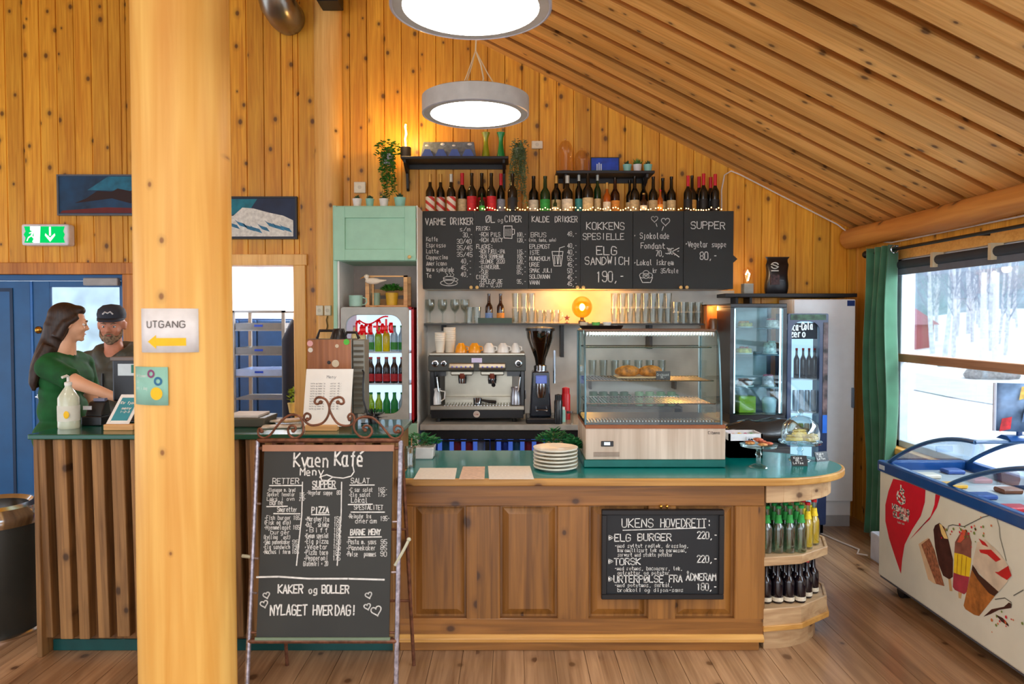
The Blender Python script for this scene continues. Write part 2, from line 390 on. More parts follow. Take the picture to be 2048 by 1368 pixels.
# ---- blue double door
blue = pm('door_blue', (18, 92, 150), .35, var=.08, scale=5); blueD = pm('door_blue_edge', (30, 110, 190), .3)
brass = pm('brass', (205, 160, 70), .25, 1); chrome = pm('chrome', (205, 208, 212), .15, 1)
steel = pm('steel', (150, 150, 148), .3, 1, var=.1, stretch=(1, 1, 30)); black = pm('black_paint', (16, 16, 18), .45); blackM = pm('black_plastic', (22, 22, 25), .3)
paneg = glass('window_glass', (246, 250, 252), .03, .25)
YD = YW + .03
def zz(py): return hz(py, YD)
def xx(px): return hx(px, YD)
o = MB().box(xx(-180), DX1, YD, YD + .1, DZ - .05, DZ).box(DX1 - .04, DX1, YD, YD + .1, 0, DZ - .05).build('trim_5', blue, bevel=.003); struct(o, 'dark blue frame of the double door')
lx0, lx1 = xx(-175), xx(58)
mb = MB().box(lx0, lx1, YD + .02, YD + .06, .01, DZ - .055)
d1 = mb.build('door_1', blue, bevel=.003); struct(d1, 'blue solid leaf of the entrance double door')
mb = MB()
for (a, b) in ((xx(18), xx(24)),): mb.box(a, b, YD + .012, YD + .0205, zz(990), zz(583)).box(lx0 + .1, b, YD + .012, YD + .0205, zz(583), zz(583) + .03)
mb.build('groove_shade', pm('door_blue_shade', (8, 48, 84), .5), d1)  # raised strip; the groove's shade is put into its darker blue
rx0, rx1 = xx(61), DX1 - .042
gx0, gx1, gz0, gz1 = xx(97), xx(237), zz(1015), zz(574)
mb = MB().box(rx0, gx0, YD + .02, YD + .06, .01, DZ - .055).box(gx1, rx1, YD + .02, YD + .06, .01, DZ - .055).box(gx0, gx1, YD + .02, YD + .06, gz1, DZ - .055).box(gx0, gx1, YD + .02, YD + .06, .01, gz0)
d2 = mb.build('door_2', blue, bevel=.003); struct(d2, 'blue glazed leaf of the entrance double door')
B(rx0 - .008, rx0 + .012, YD + .012, YD + .022, .01, DZ - .06).build('door_edge', blueD, d2)
B(gx0, gx1, YD + .035, YD + .042, gz0, gz1).build('door_pane', paneg, d2)
for py, m_ in ((660, brass), (767, brass)):
    c = at(75, py, YD); MB().lathe([(.001, 0), (.03, .004), (.032, .012), (.018, .03), (.001, .034)], seg=16, M=Matrix.Translation((c.x, YD + .02, c.z)) @ Matrix.Rotation(PI / 2, 4, 'X')).build('door_lock', m_, d2, smooth=True)
c = at(78, 793, YD); MB().lathe([(.001, 0), (.026, .003), (.026, .01), (.001, .012)], seg=14, M=Matrix.Translation((c.x, YD + .02, c.z)) @ Matrix.Rotation(PI / 2, 4, 'X')).tube([(c.x, YD + .02, c.z), (c.x, YD - .035, c.z), (c.x + .03, YD - .045, c.z), (c.x + .11, YD - .045, c.z - .005)], .009, 8).build('door_handle', chrome, d2, smooth=True)
ca, cb_ = at(168, 556, YD - .02), at(237, 571, YD - .02)
B(ca.x, cb_.x, YD - .04, YD + .02, cb_.z, ca.z).build('door_closer', pm('closer_grey', (170, 170, 168), .4), d2, bevel=.006)

# ---- room behind the passage
wht = pm('passage_white', (236, 236, 238), .5, var=.03); 
mb = MB().box(-5.0, -.4, 9.4, 9.5, 0, 3.0); struct(mb.build('wall_passage', wht), 'white back wall of the room behind the passage')
mb = MB().box(-3.4, -3.3, YW + .16, 9.4, 0, 3.0); struct(mb.build('wall_passage_left', wht), 'white side wall of the room behind the passage')
mb = MB().box(-1.15, -1.05, YW + .16, 9.4, 0, 3.0); struct(mb.build('wall_passage_right', wht), 'white right wall of the room behind the passage')
mb = MB()
for k in range(9): mb.box(-3.4, -1.05, YW + .17 + k * .36, YW + .17 + k * .36 + .352, 2.5 + .004 * (k % 2), 2.56)
struct(mb.build('ceiling_passage', wht), 'white boarded ceiling of the back room')
mb = MB().box(-3.4, -1.05, YW, 9.4, -.03, -.002); struct(mb.build('floor_passage', pm('passage_floor', (120, 120, 122), .5)), 'grey floor of the back room')
bl = pm('back_room_blue', (22, 60, 100), .5)
mb = MB().box(-2.8, -1.8, 9.3, 9.38, 0, 1.78); struct(mb.build('door_3', bl), 'dark blue door at the end of the back room')
lp = bpy.data.lights.new('back_room_lamp', 'AREA'); lp.size = .8; lp.energy = 100; lp.color = (.92, .95, 1); lo = bpy.data.objects.new('back_room_lamp', lp); C.objects.link(lo); lo.location = (-2.2, 7.8, 2.47)
mb = MB().box(hx(448, 6.62) - .16, hx(462, 6.62), 6.6, 6.64, 0, hz(562, 6.62)); struct(mb.build('door_4', pm('pale_blue_door', (190, 214, 240), .4)), 'pale blue door edge just inside the passage')

# ---- window in the right wall
wf = pm('window_white', (196, 208, 222), .4); GX = XW + .05
mb = MB().box(XW - .005, XW + .1, WY1 - .13, WY1, WZ0, WZ1).box(XW - .005, XW + .1, -3, WY1, WZ1 - .05, WZ1).box(XW - .005, XW + .1, -3, WY1, WZ0, WZ0 + .05).box(XW - .005, XW + .1, 2.4, 2.5, WZ0, WZ1)
wi = mb.build('window_1', wf, bevel=.004); struct(wi, 'large window looking out over snow and birch trees')
B(GX, GX + .006, -3, WY1 - .13, WZ0 + .05, WZ1 - .05).build('window_pane', paneg, wi)
rail = wood('rail_wood', (150, 100, 66), (190, 140, 100), 'Y', 'Z', .3, 0, 0, .5)
zr = 1.415
MB().box(XW - .02, XW + .03, -3, WY1 - .1, zr - .03, zr + .03).build('window_rail', rail, wi, bevel=.004)
MB().box(XW - .08, XW + .04, -3, WY1 + .06, WZ0 - .045, WZ0 + .002).build('window_sill', pineTx, wi, bevel=.004)
mb = MB().box(XW - .03, XW + .02, -3, WY1 + .08, WZ1, WZ1 + .07); mb.build('window_header', pineTx, wi, bevel=.004)

# rolled-up dark blind with clips
o = thing('roller_blind', 'dark rolled-up blind hanging along the top of the window', 'blind', (XW - .06, 4, WZ1 - .06))
MB().tube([(XW - .055, -2.5, WZ1 - .05), (XW - .055, WY1 - .05, WZ1 - .05)], .032, 12).build('blind_roll', pm('blind_dark', (48, 54, 62), .7), o, smooth=True)
B(XW - .06, XW - .045, -2.5, WY1 - .06, WZ1 - .125, WZ1 - .07).build('blind_hem', pm('blind_grey', (96, 104, 116), .7), o)
for y_ in (4.95, 4.35, 3.75, 3.1): B(XW - .095, XW - .02, y_ - .015, y_ + .015, WZ1 - .1, WZ1 + .0).build('blind_clip', pm('clip_beige', (200, 184, 150), .5), o)

# curtain rod and curtain
rz = at(1752, 503, 5.55).z
o = thing('curtain_rod', 'thin black curtain rod with round finials above the window', 'curtain rod', (XW - .12, 4, rz))
MB().tube([(XW - .12, -2.8, rz), (XW - .12, 5.78, rz)], .011, 10).build('rod', black, o, smooth=True)
MB().ell((XW - .12, 5.81, rz), .03, .04, .03).build('finial', black, o, smooth=True)
for y_ in (4.45, 2.6): MB().tube([(XW - .12, y_, rz), (XW - .0, y_, rz - .0)], .008, 8).tube([(XW - .005, y_, rz - .03), (XW - .005, y_, rz + .03)], .014, 8).build('rod_bracket', black, o)
cur = nodes('curtain_green'); mC, nC, lC, bC = cur
bC.inputs['Base Color'].default_value = lin((38, 98, 66)); bC.inputs['Roughness'].default_value = .75; bC.inputs['Sheen Weight'].default_value = .5
nz = nC.new('ShaderNodeTexNoise'); nz.inputs['Scale'].default_value = 6; tcc = nC.new('ShaderNodeTexCoord'); lC.new(tcc.outputs['Object'], nz.inputs['Vector'])
rr = nC.new('ShaderNodeValToRGB'); rr.color_ramp.elements[0].color = lin((24, 74, 48)); rr.color_ramp.elements[1].color = lin((66, 132, 96)); lC.new(nz.outputs['Fac'], rr.inputs[0]); lC.new(rr.outputs[0], bC.inputs['Base Color'])
o = thing('curtain', 'long green velvet curtain gathered at the left end of the window', 'curtain', (XW - .12, 5.5, .02))
mb = MB(); nu, nv = 72, 34; vs = []
for j in range(nv + 1):
    v_ = j / nv; z_ = rz + .035 - v_ * (rz + .01)
    for i in range(nu + 1):
        u_ = i / nu; yy = 5.73 - u_ * .36
        amp = .052 + .012 * math.sin(v_ * 5)
        vs.append((XW - .125 + amp * math.cos(u_ * 2 * PI * 3.5 + .5 * math.sin(v_ * 4 + u_ * 5)) + .012 * math.sin(v_ * 9 + u_ * 3), yy + .012 * math.sin(v_ * 6 + u_ * 9), z_))
fs = [(j * (nu + 1) + i, j * (nu + 1) + i + 1, (j + 1) * (nu + 1) + i + 1, (j + 1) * (nu + 1) + i) for j in range(nv) for i in range(nu)]
mb.add(vs, fs); c_ = mb.build('curtain_fabric', mC, o, smooth=1.5); sm = c_.modifiers.new('thick', 'SOLIDIFY'); sm.thickness = .004
MB().tube([(XW - .12 + .026 * math.cos(a), 5.38, rz + .026 * math.sin(a)) for a in [2 * PI * k / 18 for k in range(18)]], .005, 6, closed=True).build('eyelet', chrome, o, smooth=True)

# thin white cable along the gable
cp = [at(1443, 421, 6.2), at(1443, 380, 6.2), at(1449, 350, 6.2), at(1462, 342, 6.2)] + [at(px, 344 + (px - 1470) * .512, 6.2) for px in (1480, 1520, 1560, 1600, 1640, 1675)] + [at(1700, 468, 6.15), at(1712, 477, 6.1), (XW - .03, 5.6, ZE - .165), (XW - .03, 4, ZE - .165), (XW - .03, 1.5, ZE - .165)]
tag(MB().tube(cp, .006, 6).build('cable', pm('cable_white', (225, 215, 205), .5), smooth=True), 'thin white cable running down the gable and along the log', 'cable')

# ================================================================== OUTSIDE
snow = pm('snow', (244, 246, 250), .9, var=.05, scale=.25)
def gz(x, y): return -.45 + .25 * noise.noise(Vector((x * .08, y * .08, 0))) + (max(0, x - 24) * .12)
mb = MB(); xs = [3.1 + 1.1 * (i ** 1.28) for i in range(26)]; ys = [-8 + 3.2 * i for i in range(28)]
vs = [(x_, y_, gz(x_, y_)) for y_ in ys for x_ in xs]; n_ = len(xs)
mb.add(vs, [(j * n_ + i, j * n_ + i + 1, (j + 1) * n_ + i + 1, (j + 1) * n_ + i) for j in range(len(ys) - 1) for i in range(n_ - 1)])
struct(mb.build('ground_snow', snow, smooth=True), 'bright snow-covered ground outside the window')
mb = MB().box(-20, 3.1, 6.9 + 2.9, 60, -.3, -.02) ; struct(mb.build('ground_entrance', snow), 'snowy ground outside the entrance door')
mb = MB().box(-20, -3.6, YW + .15, 9.9, -.3, -.03) ; struct(mb.build('ground_porch', snow), 'snowy ground right outside the blue door')
mb = MB(); g1 = lambda x_, y_: gz(x_, y_) + .012
for i in range(20):
    y0_, y1_ = -8 + 4 * i, -4 + 4 * i
    mb.quad((12.5, y0_, g1(12.5, y0_)+.02), (15.5, y0_, g1(15.5, y0_)+.02), (15.5, y1_, g1(15.5, y1_)+.02), (12.5, y1_, g1(12.5, y1_)+.02))
struct(mb.build('road', pm('road_grey', (206, 212, 222), .8, scale=2)), 'grey cleared strip across the snow')
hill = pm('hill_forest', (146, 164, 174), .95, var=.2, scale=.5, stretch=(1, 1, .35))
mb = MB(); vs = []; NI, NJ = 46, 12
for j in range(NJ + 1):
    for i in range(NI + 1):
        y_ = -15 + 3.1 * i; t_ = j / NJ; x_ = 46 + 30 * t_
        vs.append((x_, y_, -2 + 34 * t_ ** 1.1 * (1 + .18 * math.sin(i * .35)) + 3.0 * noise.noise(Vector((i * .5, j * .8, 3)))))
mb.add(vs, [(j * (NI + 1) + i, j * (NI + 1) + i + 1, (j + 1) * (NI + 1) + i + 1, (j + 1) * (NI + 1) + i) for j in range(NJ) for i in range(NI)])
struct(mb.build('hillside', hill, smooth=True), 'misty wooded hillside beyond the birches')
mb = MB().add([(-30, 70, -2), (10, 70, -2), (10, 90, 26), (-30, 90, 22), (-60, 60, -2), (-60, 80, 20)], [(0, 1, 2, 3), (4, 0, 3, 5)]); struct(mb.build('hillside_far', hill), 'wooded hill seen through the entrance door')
bark = pm('birch_bark', (214, 216, 222), .8, var=.15, scale=5); twig = pm('twig_grey', (160, 166, 180), .9)
def tree_mesh(seed, h):
    rd = random.Random(seed); t = MB(); b = MB()
    p = Vector((0, 0, -.3)); pts = [p.copy()]; lean = Vector((rd.uniform(-.05, .05), rd.uniform(-.05, .05), 1))
    for k in range(7): p = p + lean * h / 7 + Vector((rd.uniform(-.07, .07), rd.uniform(-.07, .07), 0)); pts.append(p.copy())
    t.tube(pts, [.1 * (1 - k / 8) + .02 for k in range(8)], 6)
    for k in range(26):
        f = rd.uniform(.25, .98); i = min(6, int(f * 7)); a = pts[i].lerp(pts[i + 1], f * 7 - i); an = rd.uniform(0, 2 * PI); L = h * .22 * (1.15 - f)
        d = Vector((math.cos(an) * .5, math.sin(an) * .5, 1.0)); q = a + d * L; q2 = q + Vector((d.x * .6, d.y * .6, -.05)) * L * .6
        b.tube([a, q, q2], [.028, .014, .006], 4, cap=False)
        for _ in range(5):
            s0 = a.lerp(q2, rd.uniform(.3, 1)); b.tube([s0, s0 + Vector((rd.uniform(-.5, .5), rd.uniform(-.5, .5), rd.uniform(.0, .7))) * L * .6], [.009, .004], 3, cap=False)
    return t, b
protos = []
for s_ in range(4):
    r_ = thing('birch_tree', 'bare white birch tree in the snow outside the window', 'tree', (0, 0, 0), 0, 'bare birches outside the window'); t, b = tree_mesh(s_ + 5, 9)
    t.build('trunk', bark, r_, smooth=True); b.build('branches', twig, r_); protos.append(r_)
rd = random.Random(21); k_ = 0
SPOTS = []
while len(SPOTS) < 38 and k_ < 4000:
    k_ += 1; X_ = rd.uniform(23, 43); u_ = rd.uniform(1790, 2110); Y_ = X_ * F / (u_ - 1024)
    if all((X_ - a) ** 2 + (Y_ - b) ** 2 > 7.5 for a, b in SPOTS) and abs(u_ - 1808) > 50: SPOTS.append((X_, Y_))
for i, (X_, Y_) in enumerate(SPOTS):
    sc = rd.uniform(.8, 1.25)
    if i < 4:
        r_ = protos[i]; r_.location = (X_, Y_, gz(X_, Y_)); r_.rotation_euler.z = rd.uniform(0, 6); r_.scale = (sc,) * 3
    else: dup(protos[i % 4], (X_, Y_, gz(X_, Y_)), rd.uniform(0, 6), scale=sc)
# dark blue cupboard seen behind the bread rack
cbx = thing('blue_cupboard', 'dark blue cupboard behind the steel rack in the back room', 'cupboard', (-2.7, 7.8, 0))
MB().box(-3.15, -2.2, 7.62, 8.0, 0, hz(637, 7.6)).build('cupboard_body', bl, cbx, bevel=.004)
for a_, b_ in ((-3.14, -2.87), (-2.86, -2.68), (-2.67, -2.21)): MB().box(a_ + .005, b_ - .005, 7.6, 7.62, .06, hz(641, 7.6)).build('cupboard_door', pm('cupboard_blue', (26, 66, 110), .5), cbx, bevel=.003)
# two utility poles and a red hut
for px, lab in ((1966, 'left pole of the pale utility pole pair outside'), (1991, 'right pole of the pale utility pole pair outside')):
    Y_ = 20 * F / (px - 1024)
    tag(MB().cyl((20, Y_, gz(20, Y_) - .2), (20, Y_, hz(545, Y_)), .13, .1, 10).build('utility_pole', pm('pole_pale', (226, 226, 230), .8), smooth=True, origin=(20, Y_, gz(20, Y_))), lab, 'pole', 'utility poles outside')
Yh = 26 * F / (1808 - 1024)
o = thing('red_hut', 'small red hut among the trees behind the window', 'hut', (26, Yh, gz(26, Yh)))
MB().box(24.6, 27.4, Yh - 1, Yh + 1.2, gz(26, Yh) - .3, 1.5).build('hut_wall', pm('hut_red', (176, 92, 96), .8), o)
MB().prism([(24.3, 1.4), (27.7, 1.4), (26, 2.5)], Yh - 1.2, Yh + 1.4, 'y').build('hut_roof', pm('hut_roof_red', (190, 130, 140), .8), o)
for i, (u_, v_, s_) in enumerate(((1985, 742, .5), (1900, 768, .3))):
    X_ = 17 + i * 3; Y_ = X_ * F / (u_ - 1024)
    tag(MB().ell((X_, Y_, gz(X_, Y_) + .1), s_ * 2, s_ * 1.2, s_ * .8, 10, 6).build('boulder', pm('rock_grey', (150, 146, 144), .9, var=.2), smooth=True, origin=(X_, Y_, gz(X_, Y_))), ('large grey boulder lying in the snow outside', 'small grey boulder in the snow left of the larger one')[i], 'rock')

# ================================================================== PENDANT LIGHTS
shade = pm('lamp_grey', (186, 188, 184), .45); diff = glow('lamp_diffuser', (255, 246, 236), 9.5); cordw = pm('lamp_cord', (222, 200, 160), .6)
def pendant(x, y, lab):
    z = 2.86; R = .302; o = thing('pendant_lamp', lab, 'lamp', (x, y, z), 0, 'round disc pendants over the counter')
    MB().lathe([(R, 0), (R, .092), (R - .012, .098), (R - .04, .1), (.03, .1), (.03, .102)], (x, y, z), 56, cap=True).build('lamp_shade', shade, o, smooth=True)
    MB().lathe([(R, 0), (R - .008, -.003), (R - .012, .002), (R - .006, .004)], (x, y, z), 56, cap=False).build('lamp_rim', pm('lamp_rim_violet', (176, 178, 190), .3), o, smooth=True)
    MB().lathe([(R - .011, .001), (R * .6, -.002), (.001, -.003)], (x, y, z), 48, cap=False).build('lamp_diffuser', diff, o, smooth=True)
    zt = zc(x); k = Vector((x, y, z + .36))
    MB().tube([k, (x + .01, y, z + .6), (x, y, zt - .02)], .005, 6).build('power_cord', cordw, o, smooth=True)
    for a in (.3, 2.4, 4.4): MB().tube([(x + .17 * math.cos(a), y + .17 * math.sin(a), z + .098), (x + .07 * math.cos(a), y + .07 * math.sin(a), z + .24), k], .0035, 5).build('suspension_cord', cordw, o, smooth=True)
    MB().tube([(x + .02, y, z + .1), (x + .045, y - .01, z + .2), (x + .03, y, z + .28), k], .005, 6).build('power_cord', cordw, o, smooth=True)
    MB().lathe([(.06, 0), (.06, -.03), (.02, -.04)], (x, y, zt - .03 + .03), 20).build('ceiling_rose', cordw, o, smooth=True)
    return o
pendant(hx(952, 4.14), 4.14, 'small far round white disc lamp hanging over the counter')
pendant(hx(943, 2.74), 2.74, 'large near round white disc lamp cut by the photo top')
pendant(-.15, 1.0, 'round disc lamp hanging behind the viewpoint'); pendant(-2.9, 2.2, 'round disc lamp hanging left of the log pillar')  # both lamps added out of view to light the room

# big log pillar in front
pc = at(364, 700, 3.12)
mb = MB(); prof = []
rb = .196
N = 40; M_ = 30
vs = []
for j in range(M_ + 1):
    z_ = j / M_ * zc(pc.x)
    for i in range(N):
        a = 2 * PI * i / N; rr_ = rb * (1 + .012 * noise.noise(Vector((math.cos(a) * 1.5, math.sin(a) * 1.5, z_ * .7)))) * (1.015 - .012 * z_)
        vs.append((pc.x + .012 + rr_ * math.cos(a), 3.12 + rr_ * math.sin(a), z_))
mb.add(vs, [(j * N + i, j * N + (i + 1) % N, (j + 1) * N + (i + 1) % N, (j + 1) * N + i) for j in range(M_) for i in range(N)] + [tuple(range(N))[::-1]])
pil = tag(mb.build('log_pillar', logm, smooth=True, origin=(pc.x, 3.12, 0)), 'thick round pale pine log pillar standing in the foreground', 'pillar')
pil['kind'] = 'structure'
def on_pillar(px, py, w, h, name, lab, cat, m):
    """a sheet bent round the pillar"""
    c0 = at(px, py, 2.93); a0 = math.asin(max(-1, min(1, (c0.x - pc.x - .012) / (rb + .004))))
    o = thing(name, lab, cat, (c0.x, 2.93, c0.z)); mb = MB(); n = 10; R = rb + .007
    vs = []
    for j in (0, 1):
        for i in range(n + 1):
            a = a0 + (i / n - .5) * w / R; vs.append((pc.x + .012 + R * math.sin(a), 3.12 - R * math.cos(a), c0.z + (.5 - j) * h))
    mb.add(vs, [(i, i + n + 1, i + n + 2, i + 1) for i in range(n)]); s_ = mb.build('paper', m, o, smooth=1.5); sm = s_.modifiers.new('t', 'SOLIDIFY'); sm.thickness = .001
    def onp(x, y):   # x,y metres from centre
        a = a0 + x / R; r2 = R + .0015; return Vector((pc.x + .012 + r2 * math.sin(a), 3.12 - r2 * math.cos(a), c0.z + y))
    return o, onp
o, onp = on_pillar(337, 661, .236, .178, 'paper_sign', 'white paper exit sign with yellow arrow fixed to the log pillar', 'sign', pm('paper_white', (240, 238, 236), .7))
mb = MB(); ink = pm('ink_grey', (110, 104, 100), .7)
def curved_strokes(mb, onp, t, x, y, h, adv, th, cw=1.0):
    for i, ch in enumerate(t):
        for st in FONT.get(ch, '').split('/'):
            q = [(x + i * adv + int(k[0]) * adv / 5.6 * cw, y + _d(k[1]) * h / 6) for k in st.split()] if st else []
            for (a, b), (c, d) in zip(q, q[1:]):
                v = Vector((c - a, d - b)); L = v.length or 1; nx, ny = -v.y / L * th / 2, v.x / L * th / 2
                mb.quad(onp(a + nx, b + ny), onp(a - nx, b - ny), onp(c - nx, d - ny), onp(c + nx, d + ny))
curved_strokes(mb, onp, 'UTGANG', -.085, .012, .026, .0265, .0045); mb.build('lettering', ink, o)
mb = MB(); 
pts = [(-.083, -.045), (-.045, -.018), (-.045, -.03), (.07, -.03), (.07, -.062), (-.045, -.062), (-.045, -.074)]
mb.add([onp(*q) for q in pts[:3] + pts[5:]], [(0, 4, 3, 2, 1)])
for i in range(6): a, b = -.045 + i * .115 / 6, -.045 + (i + 1) * .115 / 6; mb.quad(onp(a, -.062), onp(b, -.062), onp(b, -.03), onp(a, -.03))
mb.build('arrow', pm('arrow_yellow', (255, 200, 10), .6), o)
o, onp = on_pillar(298, 772, .17, .155, 'poster', 'small mint poster with rings and a yellow dot on the log pillar', 'poster', pm('poster_mint', (150, 205, 185), .7))
def ring(onp, x, y, r0, r1, n=20):
    mb = MB()
    for i in range(n):
        a, b = 2 * PI * i / n, 2 * PI * (i + 1) / n
        mb.quad(onp(x + r0 * math.cos(a), y + r0 * math.sin(a)), onp(x + r1 * math.cos(a), y + r1 * math.sin(a)), onp(x + r1 * math.cos(b), y + r1 * math.sin(b)), onp(x + r0 * math.cos(b), y + r0 * math.sin(b)))
    return mb
ring(onp, .037, -.03, .0005, .026).build('yellow_dot', MATS['arrow_yellow'], o)
ring(onp, .014, .05, .009, .017).build('purple_ring', pm('ring_purple', (140, 60, 110), .6), o); ring(onp, .045, .02, .009, .018).build('blue_ring', pm('ring_blue', (40, 110, 150), .6), o)
mb = MB(); 
for i, t in enumerate(('Velkommen', 'til', 'oss i dag')): curved_strokes(mb, onp, t, -.07, .035 - i * .025, .012, .0075, .0016)
mb.build('lettering', pm('ink_white', (225, 240, 230), .7), o)

# ================================================================== LOW WOODEN COUNTER (right)
cw = wood('counter_wood', (108, 68, 26), (158, 106, 48), 'Z', 'X', .12, 0, .8, .38, dark=(52, 26, 10), tint=.16, gs=.7, coat=.25, kscale=4.5)
cwx = wood('counter_wood_level', (112, 70, 26), (160, 106, 48), 'X', 'Z', .2, 0, .8, .38, dark=(52, 26, 10), tint=.12, gs=.7, coat=.25, kscale=4)
edgew = wood('counter_edge_wood', (176, 122, 54), (214, 162, 88), 'X', 'Z', .2, 0, .2, .35, gs=.6)
teal = pm('teal_linoleum', (0, 118, 112), .22, var=.03, coat=.15)
tealD = pm('teal_kick', (6, 72, 70), .4)
YF, ZT, ZL = 3.68, .902, .862
def zf(py): return hz(py, YF)
def xf(px): return hx(px, YF, 1100)
XL, XP = -.578, xf(1528)
def counter_outline(inset=0.0):
    cx_, cy_, a_, b_ = 1.30, 4.03, .53 - inset, .40 - inset
    pts = [(XL + inset, cy_ - b_)] + [(cx_ + a_ * math.sin(t), cy_ - b_ * math.cos(t)) for t in [PI * k / 28 for k in range(29)]] + [(XL + inset, cy_ + b_)]
    return pts
lc = thing('wooden_counter', 'long low brown panelled wooden serving counter with teal top and rounded end', 'counter', (.3, 4.03, 0))
MB().prism(counter_outline(.0), ZL, ZT - .002).build('counter_edge', edgew, lc, bevel=.006, bseg=2)
MB().prism(counter_outline(.016), ZT - .01, ZT).build('counter_top', teal, lc)
FAC = [(XP, YF), (1.50, 3.72), (1.70, 3.87), (1.76, 4.05), (1.70, 4.24), (1.5, 4.38), (XP, 4.38)]
def facets(d): # offset outline of the faceted end
    c = Vector((1.35, 4.03)); return [((c + (Vector(p) - c) * (1 + d)).x, (c + (Vector(p) - c) * (1 + d)).y) if i not in (0, 6) else (p[0], p[1] + (-d * .35 if i == 0 else d * .35)) for i, p in enumerate(FAC)]
MB().box(XL + .02, XP, YF + .03, 4.38, .06, ZL).build('cabinet_body', cw, lc)
# frame of rails and stiles, raised panels
xs = [(776, 826), (932, 1000), (1115, 1178), (1296, 1352), (1470, 1530)]
for a, b in xs: MB().box(max(XL, xf(a)), xf(b), YF, YF + .04, zf(1240), zf(1012)).build('stile', cw, lc, bevel=.004)
MB().box(XL, XP, YF - .001, YF + .04, zf(1012), ZL).build('top_rail', cwx, lc, bevel=.003)
MB().box(XL, XP, YF - .001, YF + .04, zf(1270), zf(1237)).build('bottom_rail', cwx, lc, bevel=.003)
MB().prism([(YF - .02, zf(1282)), (YF + .03, zf(1282)), (YF + .03, zf(1268)), (YF - .004, zf(1268)), (YF - .02, zf(1275))], XL, XP, 'x').build('ledge_moulding', edgew, lc, bevel=.002)
MB().box(XL, XP - .02, YF + .0, YF + .05, 0, zf(1280)).build('plinth', cwx, lc, bevel=.003)
for (a0, b0), (a1, b1) in zip(xs, xs[1:]):
    x0_, x1_, z0_, z1_ = xf(b0), xf(a1), zf(1237), zf(1012)
    m = MB(); yb = YF + .034; yr = YF + .012; g = .045
    o_ = [(x0_ + .004, yb, z0_ + .004), (x1_ - .004, yb, z0_ + .004), (x1_ - .004, yb, z1_ - .004), (x0_ + .004, yb, z1_ - .004)]
    i_ = [(x0_ + g, yr, z0_ + g), (x1_ - g, yr, z0_ + g), (x1_ - g, yr, z1_ - g), (x0_ + g, yr, z1_ - g)]
    m.add(o_ + i_, [(0, 1, 5, 4), (1, 2, 6, 5), (2, 3, 7, 6), (3, 0, 4, 7), (4, 5, 6, 7)])
    m.build('raised_panel', cw, lc)
# rounded end: fascia, two open shelves, base
pale = wood('end_wood_pale', (160, 122, 84), (202, 168, 126), 'X', 'Z', .3, 0, .5, .45, tint=.1, gs=.6)
def band(pts, z0, z1, th, name, m_, lift=0):
    mb = MB()
    for (a, b), (c, d) in zip(pts, pts[1:]):
        v = Vector((c - a, d - b)).normalized(); nx, ny = v.y * th, -v.x * th
        mb.prism([(a, b), (c, d), (c - nx, d - ny), (a - nx, b - ny)], z0, z1)
    return mb.build(name, m_, lc, bevel=.002)
el = [(1.30 + .46 * math.sin(t), 4.03 - .35 * math.cos(t)) for t in [PI * k / 16 for k in range(17)]]
band(el, .765, ZL, .02, 'end_fascia', pale)
MB().prism(facets(-.02), zf(1130), zf(1119)).build('bottle_shelf', pale, lc)
band(facets(.0), zf(1133), zf(1116) , .015, 'shelf_lip', pale)
MB().prism(facets(-.02), .205, zf(1222)).build('bottle_shelf', pale, lc)
band(facets(.0), .125, zf(1219), .015, 'shelf_lip', pale)
band(facets(.03), .10, .128, .03, 'end_moulding', edgew)
MB().prism([(1.30 + .38 * math.sin(t), 4.03 - .33 * math.cos(t)) for t in [PI * k / 16 for k in range(17)]], 0, .11).build('end_base', pale, lc)
MB().box(XP, XP + .02, 3.72, 4.36, .11, ZL).build('end_back_panel', cw, lc)
MB().box(1.40, 1.44, 4.28, 4.36, .11, ZL).build('end_post', pale, lc)

# ================================================================== HIGH TILL COUNTER (left) with slats
hc = thing('till_counter', 'taller slatted counter with dark green top behind the log pillar', 'counter', (-1.5, 3.85, 0))
YS, ZH = 3.66, 1.134
slatw = wood('slat_wood', (112, 78, 42), (164, 122, 72), 'Z', 'X', .096, 0, .6, .6, dark=(50, 30, 16), tint=.3, gs=.9)
backw = wood('slat_back_wood', (92, 56, 22), (134, 88, 38), 'Z', 'X', .1, 0, .5, .6, dark=(40, 22, 10), tint=.2)
HX0, HX1 = hx(66, 3.62), -.60
MB().box(hx(57, 3.58, 870), HX1 + .03, 3.57, 4.12, ZH - .026, ZH).build('counter_top', pm('dark_green_top', (4, 84, 66), .2, coat=.4), hc, bevel=.005, bseg=2)
zk = hz(1282, YS)
MB().box(HX0 + .02, HX1, YS + .03, 4.08, .02, ZH - .026).build('counter_body', backw, hc)
MB().box(HX0, HX0 + .025, 3.6, 4.08, .0, ZH - .026).build('end_board', slatw, hc, bevel=.003)
MB().box(HX0 + .03, HX1 + .005, YS + .02, YS + .06, 0, zk).build('kick_board', tealD, hc, bevel=.002)
k = 0; px = 76
while hx(px, 3.64) < HX1 - .03:
    x0_ = hx(px, 3.63, 1000); w_ = .058 + .006 * math.sin(k * 2.1)
    z0_, z1_ = hz(1272 + 3 * math.sin(k), YS), ZH - .03
    MB().add([(x0_, 3.635, z0_), (x0_ + w_, 3.635, z0_), (x0_ + w_, 3.695, z0_), (x0_, 3.695, z0_), (x0_, 3.60, z1_), (x0_ + w_, 3.60, z1_), (x0_ + w_, 3.69, z1_), (x0_, 3.69, z1_)],
             [(0, 3, 2, 1), (4, 5, 6, 7), (0, 1, 5, 4), (1, 2, 6, 5), (2, 3, 7, 6), (3, 0, 4, 7)]).build('slat', slatw, hc, bevel=.005, bseg=2)
    px += 38.2; k += 1
